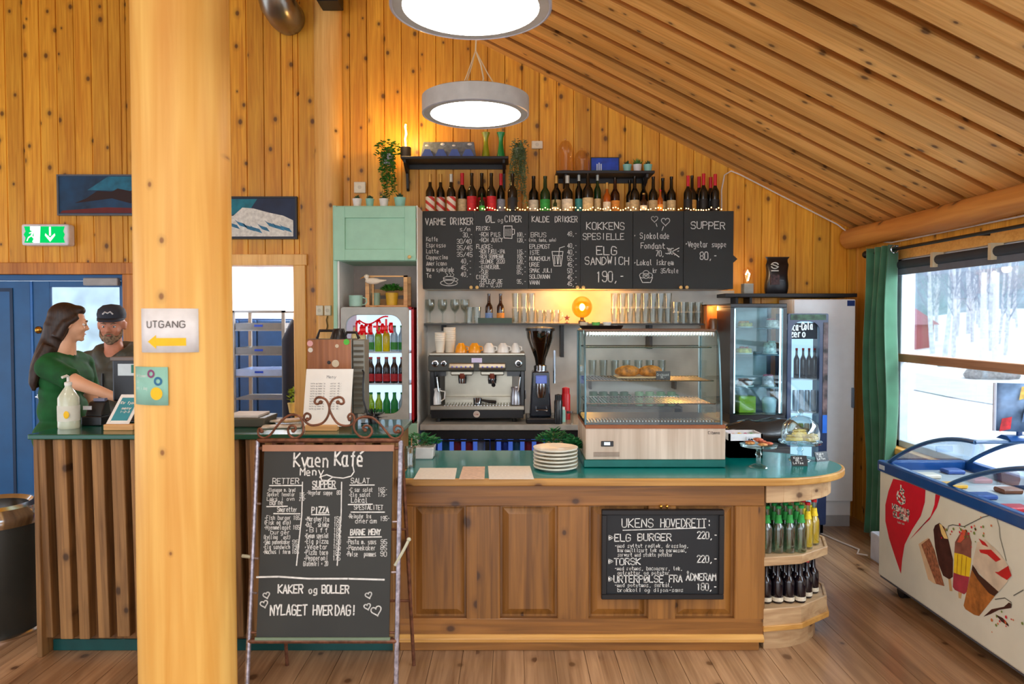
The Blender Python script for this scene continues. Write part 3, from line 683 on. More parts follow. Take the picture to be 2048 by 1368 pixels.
MB().box(HX1 - .01, HX1 + .015, 3.66, 4.08, 0, ZH - .026).build('end_board', slatw, hc, bevel=.003)

# ================================================================== EASEL MENU BOARD
rust = pm('rusty_iron', (128, 84, 62), .5, .55, var=.25, scale=40); silver = pm('worn_iron', (176, 168, 176), .35, .8, var=.25, scale=60)
boardm = pm('chalkboard', (38, 40, 37), .55, var=.12, scale=5); chalkm = pm('chalk_white', (232, 232, 226), .9, var=.12, scale=60)
ez = thing('easel_board', 'tall black menu board on a curly wrought iron easel in front of the counter', 'menu board', (-.85, 3.3, 0))
ET, EB = 3.34, 3.16; zt = hz(881, ET)
def ey(z): return EB + (ET - EB) * z / zt
for x_, m_ in ((-1.178, silver), (-.515, silver)):
    MB().box(x_ - .009, x_ + .009, EB - .009, EB + .009, 0, 0.0001)
    MB().tube([(x_, EB, 0), (x_, ET, zt)], .011, 8).build('front_leg', m_, ez, smooth=True)
for x_ in (-1.107, -.483):
    MB().tube([(x_, 3.52, 0), (x_ + (.0 if x_ < -1 else -.03), ET + .012, zt - .01)], .009, 8).build('rear_leg', rust, ez, smooth=True)
def bar(z, r=.008, m_=rust, x0=-1.178, x1=-.515): MB().tube([(x0, ey(z), z), (x1, ey(z), z)], r, 8).build('cross_bar', m_, ez, smooth=True)
bar(zt, .011); bar(zt - .035, .008); bar(hz(1284, 3.19), .012); bar(.30, .006)
for f in (.3, .62): MB().tube([(-1.106, 3.52 + (ET - 3.52) * f, zt * f), (-.483 - .03 * f, 3.52 + (ET - 3.52) * f, zt * f)], .006, 6).build('rear_bar', rust, ez)
for x_ in (-1.0, -.72): MB().box(x_, x_ + .04, ey(zt) - .004, ey(zt) + .004, zt - .04, zt).build('bracket', rust, ez)
for x_, z_ in ((-1.178, .86), (-1.178, .62), (-1.178, .47), (-.515, .78), (-.515, .56)):
    MB().tube([(x_, ey(z_), z_), (x_ + (.03 if x_ < -1 else -.03), ey(z_) - .004, z_)], .005, 6).build('side_stub', silver, ez)
MB().tube([(-.53, ey(.62) - .01, .59), (-.49, ey(.66) - .01, .66), (-.47, ey(.7) - .01, .70)], .007, 6).ell((-.468, ey(.7) - .01, .705), .01, .01, .01, 8, 6).build('latch', pm('latch_pale', (196, 196, 170), .4), ez, smooth=True)
MB().tube([(-1.225, ey(.63), .63), (-1.18, ey(.63), .625)], .008, 6).build('latch', MATS['latch_pale'], ez, smooth=True)
def spiral(pxs, name='scroll'):
    pts = [at(500 + x_ / 4.275, 780 + y_ / 4.275, ET) for x_, y_ in pxs]
    # smooth with catmull-rom
    out = []
    for i in range(len(pts) - 1):
        p0, p1, p2, p3 = pts[max(0, i - 1)], pts[i], pts[i + 1], pts[min(len(pts) - 1, i + 2)]
        for k in range(5):
            t = k / 5; out.append(.5 * ((2 * p1) + (p2 - p0) * t + (2 * p0 - 5 * p1 + 4 * p2 - p3) * t * t + (3 * p1 - p0 - 3 * p2 + p3) * t ** 3))
    out.append(pts[-1]); mb = MB().tube(out, .0055, 8)
    for q in (pts[0], pts[-1]): mb.ell(q, .010, .009, .010, 10, 6)
    return mb.build(name, rust, ez, smooth=True)
cs = [(605, 105), (575, 120), (553, 105), (565, 72), (600, 62), (650, 85), (678, 150), (665, 225), (615, 285), (530, 302), (472, 270), (462, 225), (485, 200), (515, 215), (512, 245), (490, 252)]
spiral(cs); spiral([(1356 - a, b) for a, b in cs[:7]] + [(700, 215), (745, 280), (800, 305), (860, 300), (893, 262), (884, 215), (855, 205), (838, 232), (852, 250)])
spiral([(100, 352), (88, 328), (70, 345), (76, 390), (120, 410), (172, 385), (230, 310), (290, 245), (355, 212), (425, 228), (455, 300), (450, 370), (400, 408), (350, 398), (325, 350), (342, 310), (380, 308), (392, 335), (370, 348)])
spiral([(985, 342), (965, 325), (992, 303), (1032, 320), (1042, 365), (1008, 402), (948, 400), (900, 355), (888, 300), (915, 252), (980, 228), (1050, 240), (1110, 290), (1160, 350), (1210, 405), (1262, 412), (1302, 372), (1300, 325), (1262, 305), (1232, 325), (1240, 362), (1268, 355)])
bt, bb = Vector((0, 3.322, hz(897, 3.322))), Vector((0, 3.19, hz(1276, 3.19)))
up = (bt - bb).normalized(); nb = Vector((1, 0, 0)).cross(up); BL, BR = -1.138, -.548
def bp(x, s, d): q = bb.lerp(bt, s) + nb * d; return (x, q.y, q.z)
def slab(x0, x1, s0, s1, d0, d1):
    v = [bp(x0, s0, d1), bp(x1, s0, d1), bp(x1, s0, d0), bp(x0, s0, d0), bp(x0, s1, d1), bp(x1, s1, d1), bp(x1, s1, d0), bp(x0, s1, d0)]
    return MB().add(v, [(0, 3, 2, 1), (4, 5, 6, 7), (0, 1, 5, 4), (1, 2, 6, 5), (2, 3, 7, 6), (3, 0, 4, 7)])
slab(BL, BR, 0, 1, -.006, .006).build('chalkboard', pm('easel_black', (44, 45, 40), .6, var=.1, scale=4), ez)
slab(BL - .008, BR + .006, .985, 1.02, .002, .012).build('board_edge', pm('edge_wood_thin', (170, 120, 90), .5), ez)
slab(BL - .004, BR + .006, -.008, .006, .002, .014).build('board_edge', pm('edge_green', (110, 130, 104), .5), ez)
ch = Chalk(Vector(bp(BL, 1, .006)), (1, 0, 0), up)
sc_ = .592 / 265.0     # metres per photo pixel on the board
def E(px, py): return ((px - 520) * sc_, (py - 897) * sc_ * 1.0)
def et(t, px, py, hpx, wpx=None, th=None, **k): ch.text(t, *E(px, py), hpx * sc_, w=wpx * sc_ if wpx else None, th=(th or max(.85, hpx * .12)) * sc_, **k)
et('Kv', 582, 934, 27, 32, 3.2); et('aen', 610, 934, 26, 48, 3); et('Kafé', 666, 932, 30, 62, 3.6); et('Meny', 596, 951, 14, 50, 2.2)
ch.line([E(*p_) for p_ in ((703, 932), (706, 944), (700, 953), (684, 957), (664, 955), (650, 950), (638, 954), (640, 961), (652, 962), (662, 955))], 2.2 * sc_)
def underline(px0, py, px1, w=2.2): ch.line([E(px0, py), E(px1, py + random.uniform(-1, 1))], w * sc_)
cols = [
 (534, 'Burgere', 966, [('*elgburger i brød', 976, '220'), ('Løk, salat, dr.', 988, '195')], 528, 600),
]
et('RETTER', 540, 968, 11, 56); underline(534, 972, 600)
for i, (t, p_) in enumerate((('*Elgsuppe m. brød', ''), ('Speket fenalår', '195-'), ('Laks i ovn', '210-'))): et(t, 530, 984 + i * 9, 7, 58); et(p_, 596, 984 + i * 9, 7, 14)
et('Barne &', 536, 1010, 10, 40); underline(530, 1014, 572); et('Småretter', 552, 1024, 9, 42); underline(545, 1028, 598)
for i, (t, p_) in enumerate((('*Fish burger', '185'), ('(Fisk og dip)', ''), ('*Hjemmelaget', '165'), ('  burger', ''), ('(kylling & ost)', ''), ('*Små pannekaker', '95'), ('*Elg sandwich', '190'), ('*Nachos i form', '165'))): et(t, 526, 1040 + i * 9.6, 8, 56); et(p_, 585, 1040 + i * 9.6, 8, 15)
et('SUPPER', 622, 976, 13, 48, 2.2); underline(622, 979, 670); et('*Vegetar suppe', 610, 990, 8, 54); et('80-', 672, 990, 8, 12)
et('PIZZA', 622, 1027, 12, 36, 2.2); underline(622, 1030, 658)
for i, (t, p_) in enumerate((('*Margherita', '150'), ('*Ost & skinke', '165'), ('*Biff', '185'), ('*Kvaan spesial', '185'), ('*Elg pizza', '190'), ('*Vegetar', '165'), ('*Pizza taco', '185'), ('*Pepperoni', '175'), ('Glutenfri + 20', ''))): et(t, 609, 1043 + i * 11, 9, 50); et(p_, 668, 1043 + i * 11, 9, 16)
et('SALAT', 700, 967, 10, 40); underline(698, 971, 748); et('*Cæsar salat', 696, 984, 8, 50); et('165-', 756, 984, 8, 20); et('*Elg salat', 696, 994, 8, 46); et('175-', 756, 994, 8, 20)
et('Lokal', 702, 1006, 10, 36); underline(696, 1010, 745); et('SPESIALITET', 708, 1020, 9, 60); underline(702, 1025, 770); et('*Reinsdyr fra', 696, 1037, 8, 48); et('Ádneram', 704, 1047, 9, 52); et('195-', 762, 1042, 9, 20)
et('BARNE MENY', 702, 1070, 11, 62, 2); underline(698, 1075, 765)
for i, (t, p_) in enumerate((('*Pasta m. saus', '95'), ('*Pannekaker', '85'), ('*Pølse & pommes', '90'))): et(t, 694, 1088 + i * 12, 9, 62); et(p_, 764, 1088 + i * 12, 9, 14)
for a, b in ((601, 603), (681, 683)): ch.line([E(a, 965), E(b - 1, 1030), E(a - 6 if a < 650 else a - 4, 1130)], 2.2 * sc_)
ch.line([E(516, 1153), E(560, 1152), E(620, 1156), E(700, 1156), E(772, 1158)], 3.4 * sc_)
et('KAKER', 560, 1184, 16, 52, 2.6); et('og', 622, 1184, 12, 20, 2.2); et('BOLLER', 648, 1184, 15, 56, 2.6); et('NYLAGET', 546, 1226, 19, 76, 2.6); et('HVER', 632, 1226, 18, 40, 2.6); et('DAG!', 676, 1226, 19, 44, 2.6)
for x_, y_, r_ in ((537, 1188, 7), (533, 1205, 8), (742, 1188, 7), (740, 1210, 7), (758, 1218, 11)):
    ch.heart(*E(x_, y_), r_ * sc_, 2.2 * sc_, .3)
ch.build('chalk_writing', chalkm, ez)

# framed blackboard hanging on the counter front
hb = thing('hanging_blackboard', 'small black framed blackboard with the dish of the week hung on the counter front', 'menu board', (hx(1326, 3.65, 1100), 3.655, zf(1110)))
x0_, x1_, z0_, z1_ = hx(1203, 3.645, 1200), hx(1449, 3.645, 1020), hz(1199, 3.645), hz(1020, 3.645); fw = .026
fr = pm('frame_black', (20, 20, 22), .4)
B(x0_ + .01, x1_ - .01, 3.655, 3.667, z0_ + .01, z1_ - .01).build('chalkboard', pm('board_blue_black', (26, 30, 34), .55, var=.1, scale=4), hb)
MB().box(x0_, x1_, 3.642, 3.672, z1_ - fw, z1_).box(x0_, x1_, 3.642, 3.672, z0_, z0_ + fw).box(x0_, x0_ + fw, 3.642, 3.672, z0_ + fw, z1_ - fw).box(x1_ - fw, x1_, 3.642, 3.672, z0_ + fw, z1_ - fw).build('board_frame', fr, hb, bevel=.003)
ch = Chalk(Vector((x0_, 3.655, z1_)), (1, 0, 0), (0, 0, 1)); s2 = (x1_ - x0_) / 246.0
def E(px, py): return ((px - 1203) * s2, (py - 1020) * s2)
def et(t, px, py, hpx, wpx=None, th=None, **k): ch.text(t, *E(px, py), hpx * s2, w=wpx * s2 if wpx else None, th=(th or max(.8, hpx * .12)) * s2, jit=.18, **k)
et('UKENS', 1244, 1056, 17, 66, 1.8); et('HOVEDRETT:', 1322, 1056, 17, 104, 1.8); ch.line([E(1246, 1062), E(1412, 1057)], 1.6 * s2)
et('>ELG', 1218, 1084, 14, 46, 2); et('BURGER', 1276, 1083, 14, 70, 2); et('220,-', 1396, 1079, 14, 42, 2)
et('-med syltet rødløk, dressing,', 1230, 1097, 7, 150, 1.2); et('karamellisert løk og parmesan,', 1236, 1106, 7, 140, 1.2); et('servert med stekte poteter', 1236, 1115, 7, 112, 1.2)
et('>TORSK', 1218, 1132, 13, 66, 2); et('220,-', 1396, 1127, 14, 42, 2)
et('-med rotmos, baconsurr, løk,', 1230, 1143, 7, 138, 1.2); et('gulrøtter og poteter', 1236, 1152, 7, 106, 1.2)
et('>URTERPØLSE', 1218, 1168, 14, 112, 2); et('FRA', 1340, 1167, 14, 28, 2); et('ÅDNERAM', 1374, 1164, 14, 62, 2)
et('-med potetmos, surkål,', 1230, 1177, 7, 118, 1.2); et('brokkoli og dijon-saus', 1236, 1187, 7, 134, 1.2); et('180,-', 1396, 1184, 14, 42, 2)
ch.build('chalk_writing', chalkm, hb)
for x_ in (1322, 1334): MB().ell(at(x_, 1013, 3.67), .008, .008, .01, 10, 6).build('hook', brass, hb, smooth=True)

# litter bin
bn = thing('litter_bin', 'round dark grey litter bin with a steel rim at the left edge', 'bin', (-2.86, 3.96, 0))
bm_ = pm('bin_grey', (44, 46, 42), .45)
MB().lathe([(.235, .0), (.25, .02), (.25, .60), (.245, .62)], (-2.86, 3.96, 0), 40).build('bin_body', bm_, bn, smooth=True)
MB().lathe([(.257, .595), (.262, .62), (.262, .65), (.24, .69), (.19, .70), (.17, .68), (.17, .60)], (-2.86, 3.96, 0), 40, cap=False).build('bin_rim', chrome, bn, smooth=True)
MB().lathe([(.262, .0), (.264, .012), (.25, .02)], (-2.86, 3.96, 0), 40, cap=False).build('base_ring', chrome, bn, smooth=True)
q = Vector((-2.86 + .25 * math.cos(-1.05), 3.96 + .25 * math.sin(-1.05), .53)); tg = Vector((math.sin(1.05), math.cos(1.05), 0)); nn_ = Vector((math.cos(-1.05), math.sin(-1.05), 0))
lp_ = [q + tg * (.034 * math.cos(a)) + Vector((0, 0, .045 * math.sin(a))) + nn_ * .004 for a in [2 * PI * k / 16 for k in range(16)]]
MB().tube(lp_, .005, 6, closed=True).build('handle_ring', steel, bn, smooth=True)
mb = MB(); mb.add([p_ + nn_ * .001 for p_ in lp_], [tuple(range(16))]); mb.build('hole_shade', black, bn)  # flat black patch painted on for the dark inside the hole

# ================================================================== BACK WALL ITEMS (left)
def painting(px0, px1, py0, py1, name, lab, frame_m, paint):
    x0, x1, z0, z1 = hx(px0, YW - .03), hx(px1, YW - .03), hz(py1, YW - .03), hz(py0, YW - .03)
    o = thing(name, lab, 'painting', ((x0 + x1) / 2, YW - .02, (z0 + z1) / 2)); f = .014
    MB().box(x0, x1, YW - .036, YW - .002, z1 - f, z1).box(x0, x1, YW - .036, YW - .002, z0, z0 + f).box(x0, x0 + f, YW - .036, YW - .002, z0 + f, z1 - f).box(x1 - f, x1, YW - .036, YW - .002, z0 + f, z1 - f).build('picture_frame', frame_m, o)
    B(x0 + .01, x1 - .01, YW - .028, YW - .004, z0 + .01, z1 - .01).build('canvas', pm(*paint), o)
    return o, x0, x1, z0, z1
def patch(o, name, m_, pts, y): return MB().add([(a, y, b) for a, b in pts], [tuple(range(len(pts)))]).build(name, m_, o)
o, x0, x1, z0, z1 = painting(119, 360, 349, 431, 'painting', 'dark blue landscape painting with brown headland above the exit sign', pm('frame_grey', (90, 96, 104), .4), ('paint_night_blue', (14, 62, 96), .6, 0, .3, 6))
w, h = x1 - x0, z1 - z0
def q(pts): return [(x0 + w * a, z0 + h * b) for a, b in pts]
patch(o, 'painted_glow', pm('paint_teal', (26, 112, 140), .6, var=.2), q([(.25, .62), (.42, .95), (.96, .95), (.96, .6), (.6, .6)]), YW - .0285)
patch(o, 'painted_hill', pm('paint_brown_black', (44, 22, 20), .7), q([(.14, .3), (.24, .42), (.33, .6), (.45, .58), (.5, .66), (.6, .6), (.7, .68), (.96, .7), (.96, .34), (.6, .3), (.45, .42), (.3, .36)]), YW - .029)
patch(o, 'painted_shore', pm('paint_rust', (110, 36, 34), .7), q([(.02, .06), (.04, .12), (.4, .2), (.96, .16), (.96, .06)]), YW - .029)
o, x0, x1, z0, z1 = painting(398, 596, 393, 478, 'painting', 'painting of a snowy white mountain in a black frame above the passage', fr, ('paint_deep_navy', (30, 46, 74), .6, 0, .2, 5))
w, h = x1 - x0, z1 - z0
patch(o, 'painted_sky', pm('paint_sky_teal', (18, 124, 142), .6, var=.2), q([(.03, .5), (.03, .94), (.6, .94), (.5, .6)]), YW - .0285)
patch(o, 'painted_snow', pm('paint_snow', (232, 232, 222), .7, var=.12, scale=40), q([(.03, .06), (.03, .3), (.15, .34), (.26, .5), (.36, .55), (.45, .74), (.56, .72), (.72, .62), (.86, .55), (.96, .44), (.96, .06)]), YW - .029)
rd = random.Random(4)
for k in range(9):
    a, b = .22 + .075 * k, .56 - .03 * k + rd.uniform(-.12, .08)
    patch(o, 'painted_shadow', pm('paint_blue_shadow', (60, 132, 170), .7, var=.2), q([(a, b), (a + .03, b - .05), (a + .10, b - .1), (a + .13, b - .2), (a + .05, b - .14)]), YW - .0295)
# exit sign
x0, x1, z0, z1 = hx(47, YW - .09), hx(141, YW - .09), hz(491, YW - .09), hz(448, YW - .09); ye = YW - .1
o = thing('exit_sign', 'lit green and white running man exit sign above the blue door', 'exit sign', ((x0 + x1) / 2, YW - .06, (z0 + z1) / 2))
MB().box(x0, x1, ye, YW, z0, z1).build('sign_housing', pm('sign_white', (236, 236, 244), .4), o, bevel=.018, bseg=3)
gw = glow('exit_white', (235, 250, 245), 1.1); gg = glow('exit_green', (10, 190, 90), .9)
w, h = x1 - x0, z1 - z0
def q(pts): return [(x0 + w * a, z0 + h * b) for a, b in pts]
patch(o, 'sign_panel', gg, q([(.07, .12), (.93, .12), (.9, .35), (.93, .5), (.9, .65), (.93, .88), (.07, .88), (.1, .65), (.06, .5), (.1, .35)]), ye - .002)
patch(o, 'sign_doorway', gw, q([(.26, .12), (.4, .12), (.42, .88), (.2, .88), (.2, .7), (.28, .6)]), ye - .003)
mb = MB()
mb.ell((x0 + w * .27, ye - .004, z0 + h * .78), .012, .001, .012, 12, 6)
for a, b, r in (((.27, .68), (.23, .45), .009), ((.23, .45), (.29, .3), .006), ((.29, .3), (.25, .16), .006), ((.23, .45), (.16, .36), .006), ((.16, .36), (.13, .2), .005), ((.26, .64), (.33, .52), .005), ((.25, .62), (.18, .56), .005)):
    mb.tube([(x0 + w * a[0], ye - .004, z0 + h * a[1]), (x0 + w * b[0], ye - .004, z0 + h * b[1])], [r, r * .9], 6)
for v in mb.v: v.y = ye - .0035 + (v.y - ye) * .05
mb.build('running_figure', gw, o)
patch(o, 'arrow_shaft', gw, q([(.6, .45), (.64, .45), (.64, .86), (.6, .86)]), ye - .003); patch(o, 'arrow_head', gw, q([(.62, .16), (.73, .46), (.72, .56), (.62, .36), (.52, .56), (.51, .46)]), ye - .0031)

# duct and dark bracket at the top
du = [at(548, -60, 5.9), at(549, -20, 5.9), at(556, 8, 5.95), at(568, 28, 6.05), at(576, 36, 6.22)]
tag(MB().tube(du, [.145, .145, .145, .14, .14], 28).build('ventilation_duct', pm('duct_metal', (150, 146, 138), .28, .95, var=.2, scale=3), smooth=True, origin=(du[2].x, 5.95, du[2].z)), 'round silver ventilation duct elbow entering the wall at the top', 'duct')
c0, c1 = at(641, 15, 6.08), at(683, -40, 6.08)
tag(MB().box(c0.x, c1.x, 5.95, 6.15, c0.z, c1.z + .3).build('ceiling_bracket', black, bevel=.006, origin=(c0.x, 6.05, c0.z)), 'dark square bracket on top of the log post', 'bracket')
def socket(px, py, wpx, hpx, Y, lab, cat='socket', name='wall_socket', n=1):
    c = at(px, py, Y); s_ = Y / F; o = thing(name, lab, cat, c)
    B(c.x - wpx * s_ / 2, c.x + wpx * s_ / 2, Y - .035, Y, c.z - hpx * s_ / 2, c.z + hpx * s_ / 2).build('cover_plate', pm('socket_white', (236, 226, 200), .4), o, bevel=.006, bseg=2)
    for k in range(n):
        xx_ = c.x + (k - (n - 1) / 2) * wpx * s_ / n
        MB().lathe([(.001, 0), (.014, 0), (.016, .003)], seg=14, M=Matrix.Translation((xx_, Y - .0355, c.z)) @ Matrix.Rotation(PI / 2, 4, 'X')).build('socket_face', pm('socket_cream', (214, 204, 180), .5), o)
    return o
socket(721, 376, 23, 22, YW - .0, 'square white wall socket above the mint cabinet')
socket(641, 621, 14, 20, YW - .1, 'left of two small white switches on the log post', 'switch', 'light_switch')
socket(657, 621, 13, 20, YW - .1, 'right of two small white switches on the log post', 'switch', 'light_switch')
socket(1074, 291, 22, 15, YW, 'white junction box on the wall right of the trailing plant', 'socket', 'junction_box')
tag(MB().tube([at(655, 632, YW - .12), at(653, 640, YW - .12), at(655, 652, YW - .12), at(652, 664, YW - .12)], .006, 6).build('switch_cord', pm('cord_brown', (120, 90, 40), .6), smooth=True), 'thin cord hanging under the two white switches', 'cord')

# ================================================================== BACK BAR
mint = pm('mint_paint', (164, 212, 184), .45, var=.03); mintD = pm('mint_paint_door', (158, 208, 178), .42, var=.03); white = pm('white_laminate', (236, 236, 230), .4, var=.02)
grey = pm('splash_grey', (222, 217, 206), .6, var=.14, scale=3); cnt = pm('steel_worktop', (176, 174, 164), .35, .3, var=.08)
YG = 5.6
def gx(px, Y=YG): return hx(px, Y)
# tall mint cabinet with open niche
mc = thing('mint_cabinet', 'tall mint green cabinet with an open niche round the red soda cooler', 'cabinet', (gx(755), 5.9, 0))
x0, x1, zt_ = gx(667), gx(835), hz(411, YG); zn = hz(522, YG); zb = hz(847, YG)
MB().box(x0, x0 + .03, YG, YW - .1, 0, zt_).build('side_panel', mint, mc, bevel=.002)
MB().box(x1 - .005, -.7255, YG - .002, YW - .02, 0, zt_).build('side_panel', white, mc, bevel=.002)['label'] = 'white right side panel'
MB().box(x0, x1, YG + .02, YW - .1, zt_ - .02, zt_).build('top_board', mint, mc); MB().box(x0 + .03, x1 - .005, YG + .01, YW - .1, zn - .0, zn + .02).build('shelf_board', mint, mc)
MB().box(x0 + .03, x1 - .005, YW - .13, YW - .115, zb, zn).build('back_board', pm('niche_back', (190, 176, 166), .6), mc)
MB().box(x0 + .03, x0 + .045, YG + .01, YW - .13, zb, zn).build('inner_panel', white, mc)
MB().box(x0 + .03, x1 - .005, YG + .0, YW - .1, 0.0, zb).build('base_box', mint, mc, bevel=.003)
dz0, dz1 = zn + .004, zt_ - .012; dx0, dx1 = x0 + .012, x1 - .008; st = .085
MB().box(dx0, dx0 + st, YG - .022, YG, dz0, dz1).box(dx1 - st, dx1, YG - .022, YG, dz0, dz1).box(dx0 + st, dx1 - st, YG - .022, YG, dz0, dz0 + st).box(dx0 + st, dx1 - st, YG - .022, YG, dz1 - st, dz1).box(dx0 + st, dx1 - st, YG - .010, YG, dz0 + st, dz1 - st).build('cabinet_door', mintD, mc, bevel=.002)
knobw = pm('knob_wood', (226, 190, 120), .5)
def knob(c, par): return MB().lathe([(.006, 0), (.006, .01), (.013, .018), (.014, .028), (.008, .034), (.001, .035)], seg=14, M=Matrix.Translation(c) @ Matrix.Rotation(PI / 2, 4, 'X')).build('knob', knobw, par, smooth=True)
knob((gx(821), YG - .02, hz(515, YG)), mc)

# chalkboard-fronted wall cabinets: three units of two doors
YC = 5.9; cz0, cz1 = hz(578, YC), hz(422, YC); ex = [hx(p_, YC) for p_ in (846, 948.5, 1057, 1160, 1265, 1366, 1466)]
cbm = pm('cabinet_chalkboard', (34, 37, 34), .6, var=.14, scale=3); cbb = pm('cabinet_black', (24, 25, 25), .5)
titles = ['left', 'middle', 'right']
cabs = []
for k in range(3):
    lab = ['wall cabinet with chalkboard doors listing hot drinks and beer', 'wall cabinet with chalkboard doors for cold drinks and the elk sandwich', 'wall cabinet with chalkboard doors for dessert and soup'][k]
    a, m_, b = ex[2 * k], ex[2 * k + 1], ex[2 * k + 2]
    o = thing('chalkboard_cabinet', lab, 'cabinet', ((a + b) / 2, 6.05, cz0), 0, 'chalkboard wall cabinets over the coffee bar')
    MB().box(a + .001, b - .001, YC + .02, YW - .02, cz0 + .003, cz1 - .0).build('cabinet_body', pm('cabinet_side', (200, 200, 196), .5), o)
    for (d0, d1, side) in ((a, m_, 1), (m_, b, -1)):
        d = MB().box(d0 + .0015, d1 - .0015, YC, YC + .018, cz0, cz1).build('cabinet_door', cbm, o, bevel=.0015)
        kx = d1 - .024 if side > 0 else d0 + .024
        knob((kx, YC, cz0 + .012), d)
        cabs.append((d, d0, d1))
chs = []
for d, d0, d1 in cabs: chs.append(Chalk(Vector((0, YC, 0)), (1, 0, 0), (0, 0, 1)))
s3 = YC / F
def T(i, t, px, py, hp, wp=None, th=None, **k):
    c = at(px, py, YC); chs[i].text(t, c.x, -c.z, hp * s3, w=wp * s3 if wp else None, th=(min(th, 1.0 if hp < 10 else 9) if th else max(.8, hp * .11)) * s3, jit=.3, **k)
def PP(px, py): c = at(px, py, YC); return (c.x, -c.z)
def Ln(i, pts, th=1.2): chs[i].line([PP(*p_) for p_ in pts], th * s3)
T(0, 'VARME', 851, 450, 13, 42, 1.5); T(0, 'DRIKKER', 901, 449, 13, 46, 1.5); T(0, 's/m', 920, 462, 8, 22)
for i, (t, p_) in enumerate((('Kaffe', '30,-'), ('Espresso', '30/40'), ('Latte', '35/45'), ('Cappuccino', '35/45'), ('Americano', '40,-'), ('Varm sjokolade', '45,-'), ('Te', '40,-'))):
    T(0, t, 853, 482 + i * 12.2, 8, [24, 40, 26, 44, 42, 56, 12][i], 1.1); T(0, p_, [926, 914, 914, 914, 922, 922, 922][i], 474 + i * 13.2, 9, [20, 30, 32, 32, 22, 22, 22][i], 1.2)
chs[0].curve(lambda t: PP(898 + 17 * math.cos(2 * PI * t), 566 + 5.5 * math.sin(2 * PI * t)), 24, 1.4 * s3)
chs[0].curve(lambda t: PP(898 + 11 * math.cos(2 * PI * t), 556 + 3 * math.sin(2 * PI * t)), 20, 1.2 * s3)
chs[0].curve(lambda t: PP(898 - 11 * math.cos(PI * t), 556 + 12 * math.sin(PI * t)), 14, 1.5 * s3); chs[0].curve(lambda t: PP(910 + 6 * math.sin(PI * t), 556 + 7 * t), 8, 1.2 * s3)
for x_ in (893, 900, 906): chs[0].curve(lambda t: PP(x_ + 2 * math.sin(6 * t), 552 - 9 * t), 8, 1 * s3)
T(1, 'ØL', 972, 445, 13, 20, 1.5); T(1, 'og', 996, 444, 8, 12); T(1, 'CIDER', 1010, 444, 12, 34, 1.5)
for i, (t, p_, g) in enumerate((('FRISK:', '', 461), ('-RCH PILS', '100,-', 473), ('-RCH JUICY', '120,-', 484), ('FLASKE:', '', 497), ('-RCH FJELL-IPA', '115,-', 507), ('-RCH SOMMERØL', '105,-', 517), ('-BLONDE 2020', '120,-', 527), ('-GINGERØL', '85,-', 538), ('-SUR', '85,-', 548), ('CIDER', '', 558), ('-EPLE/PÆRE', '95,-', 567), ('(kr. 0,33)', '', 574))):
    T(1, t, 953 + (5 if t[0] in '-(' else 0), g, 8, min(52, len(t) * 4.8), 1.3)
    if p_: T(1, p_, 1034, g, 8, 19, 1.2)
Ln(1, [(1008, 452), (1008, 476), (1024, 477), (1024, 452), (1008, 452)], 1.4); Ln(1, [(1024, 458), (1029, 459), (1029, 468), (1024, 470)], 1.3)
for x_ in (1012, 1016, 1020): Ln(1, [(x_, 458), (x_, 472)], 1)
T(2, 'KALDE', 1064, 444, 11, 36, 1.4); T(2, 'DRIKKER', 1110, 444, 11, 46, 1.4)
T(2, 'BRUS', 1062, 474, 9, 32, 1.6); T(2, '48,-', 1135, 472, 9, 20, 1.2); T(2, '(cola, fanta, solo)', 1057, 483, 6, 56, .9)
for i, (t, p_) in enumerate((('EPLEMOST', '40,-'), ('ISTE', '40,-'), ('MUNKHOLM', '55,-'), ('URGE', '45,-'), ('SMAK JULI', '50,-'), ('SOLOVANN', '45,-'), ('VANN', '45,-'))):
    T(2, t, 1059, 497 + i * 12, 8, len(t) * 5.2, 1.3); T(2, p_, 1135, 496 + i * 12.6, 9, 20, 1.3)
Ln(2, [(1104, 503), (1108, 532), (1122, 532), (1126, 503), (1104, 503)], 1.3); Ln(2, [(1116, 528), (1119, 496), (1129, 493)], 1.3); Ln(2, [(1105, 511), (1125, 511)], 1)
for x_ in (1109, 1114, 1120): Ln(2, [(x_, 513), (x_ + 1, 528)], 1.4)
T(3, 'KOKKENS', 1173, 459, 14, 78, 1.5); T(3, 'SPESIELLE', 1166, 479, 12, 84, 1.3); T(3, 'ELG', 1193, 509, 16, 44, 1.7); T(3, 'SANDWICH', 1170, 529, 15, 90, 1.6); T(3, '190,-', 1193, 563, 20, 58, 1.8)
for (a, b, r_) in ((1309, 438, 7), (1331, 443, 9)): chs[4].heart(*PP(a, b), r_ * s3, 1.4 * s3)
Ln(4, [(1312, 447), (1314, 453)]); Ln(4, [(1327, 453), (1324, 461)])
T(4, 'Sjokolade', 1280, 477, 11, 60, 1.3); T(4, '*', 1266, 476, 10, 8, 1.4); T(4, 'Fondant', 1282, 497, 11, 50, 1.3); T(4, '70,-', 1312, 512, 11, 24, 1.3); T(4, '95,-', 1336, 508, 11, 24, 1.3); Ln(4, [(1334, 496), (1358, 514)], 1.5); Ln(4, [(1334, 508), (1358, 496)], 1.5)
T(4, '*', 1266, 530, 10, 8, 1.4); T(4, 'Lokal', 1274, 530, 10, 32, 1.3); T(4, 'iskrem', 1312, 530, 10, 36, 1.3); T(4, 'kr 35/kule', 1306, 546, 9, 52, 1.2)
for dx, dy in ((-7, 2), (0, -3), (7, 2), (0, 3)): chs[4].curve(lambda t: PP(1292 + dx + 6 * math.cos(2 * PI * t), 549 + dy + 5 * math.sin(2 * PI * t)), 12, 1.2 * s3)
Ln(4, [(1280, 555), (1285, 565), (1301, 565), (1305, 555)], 1.4)
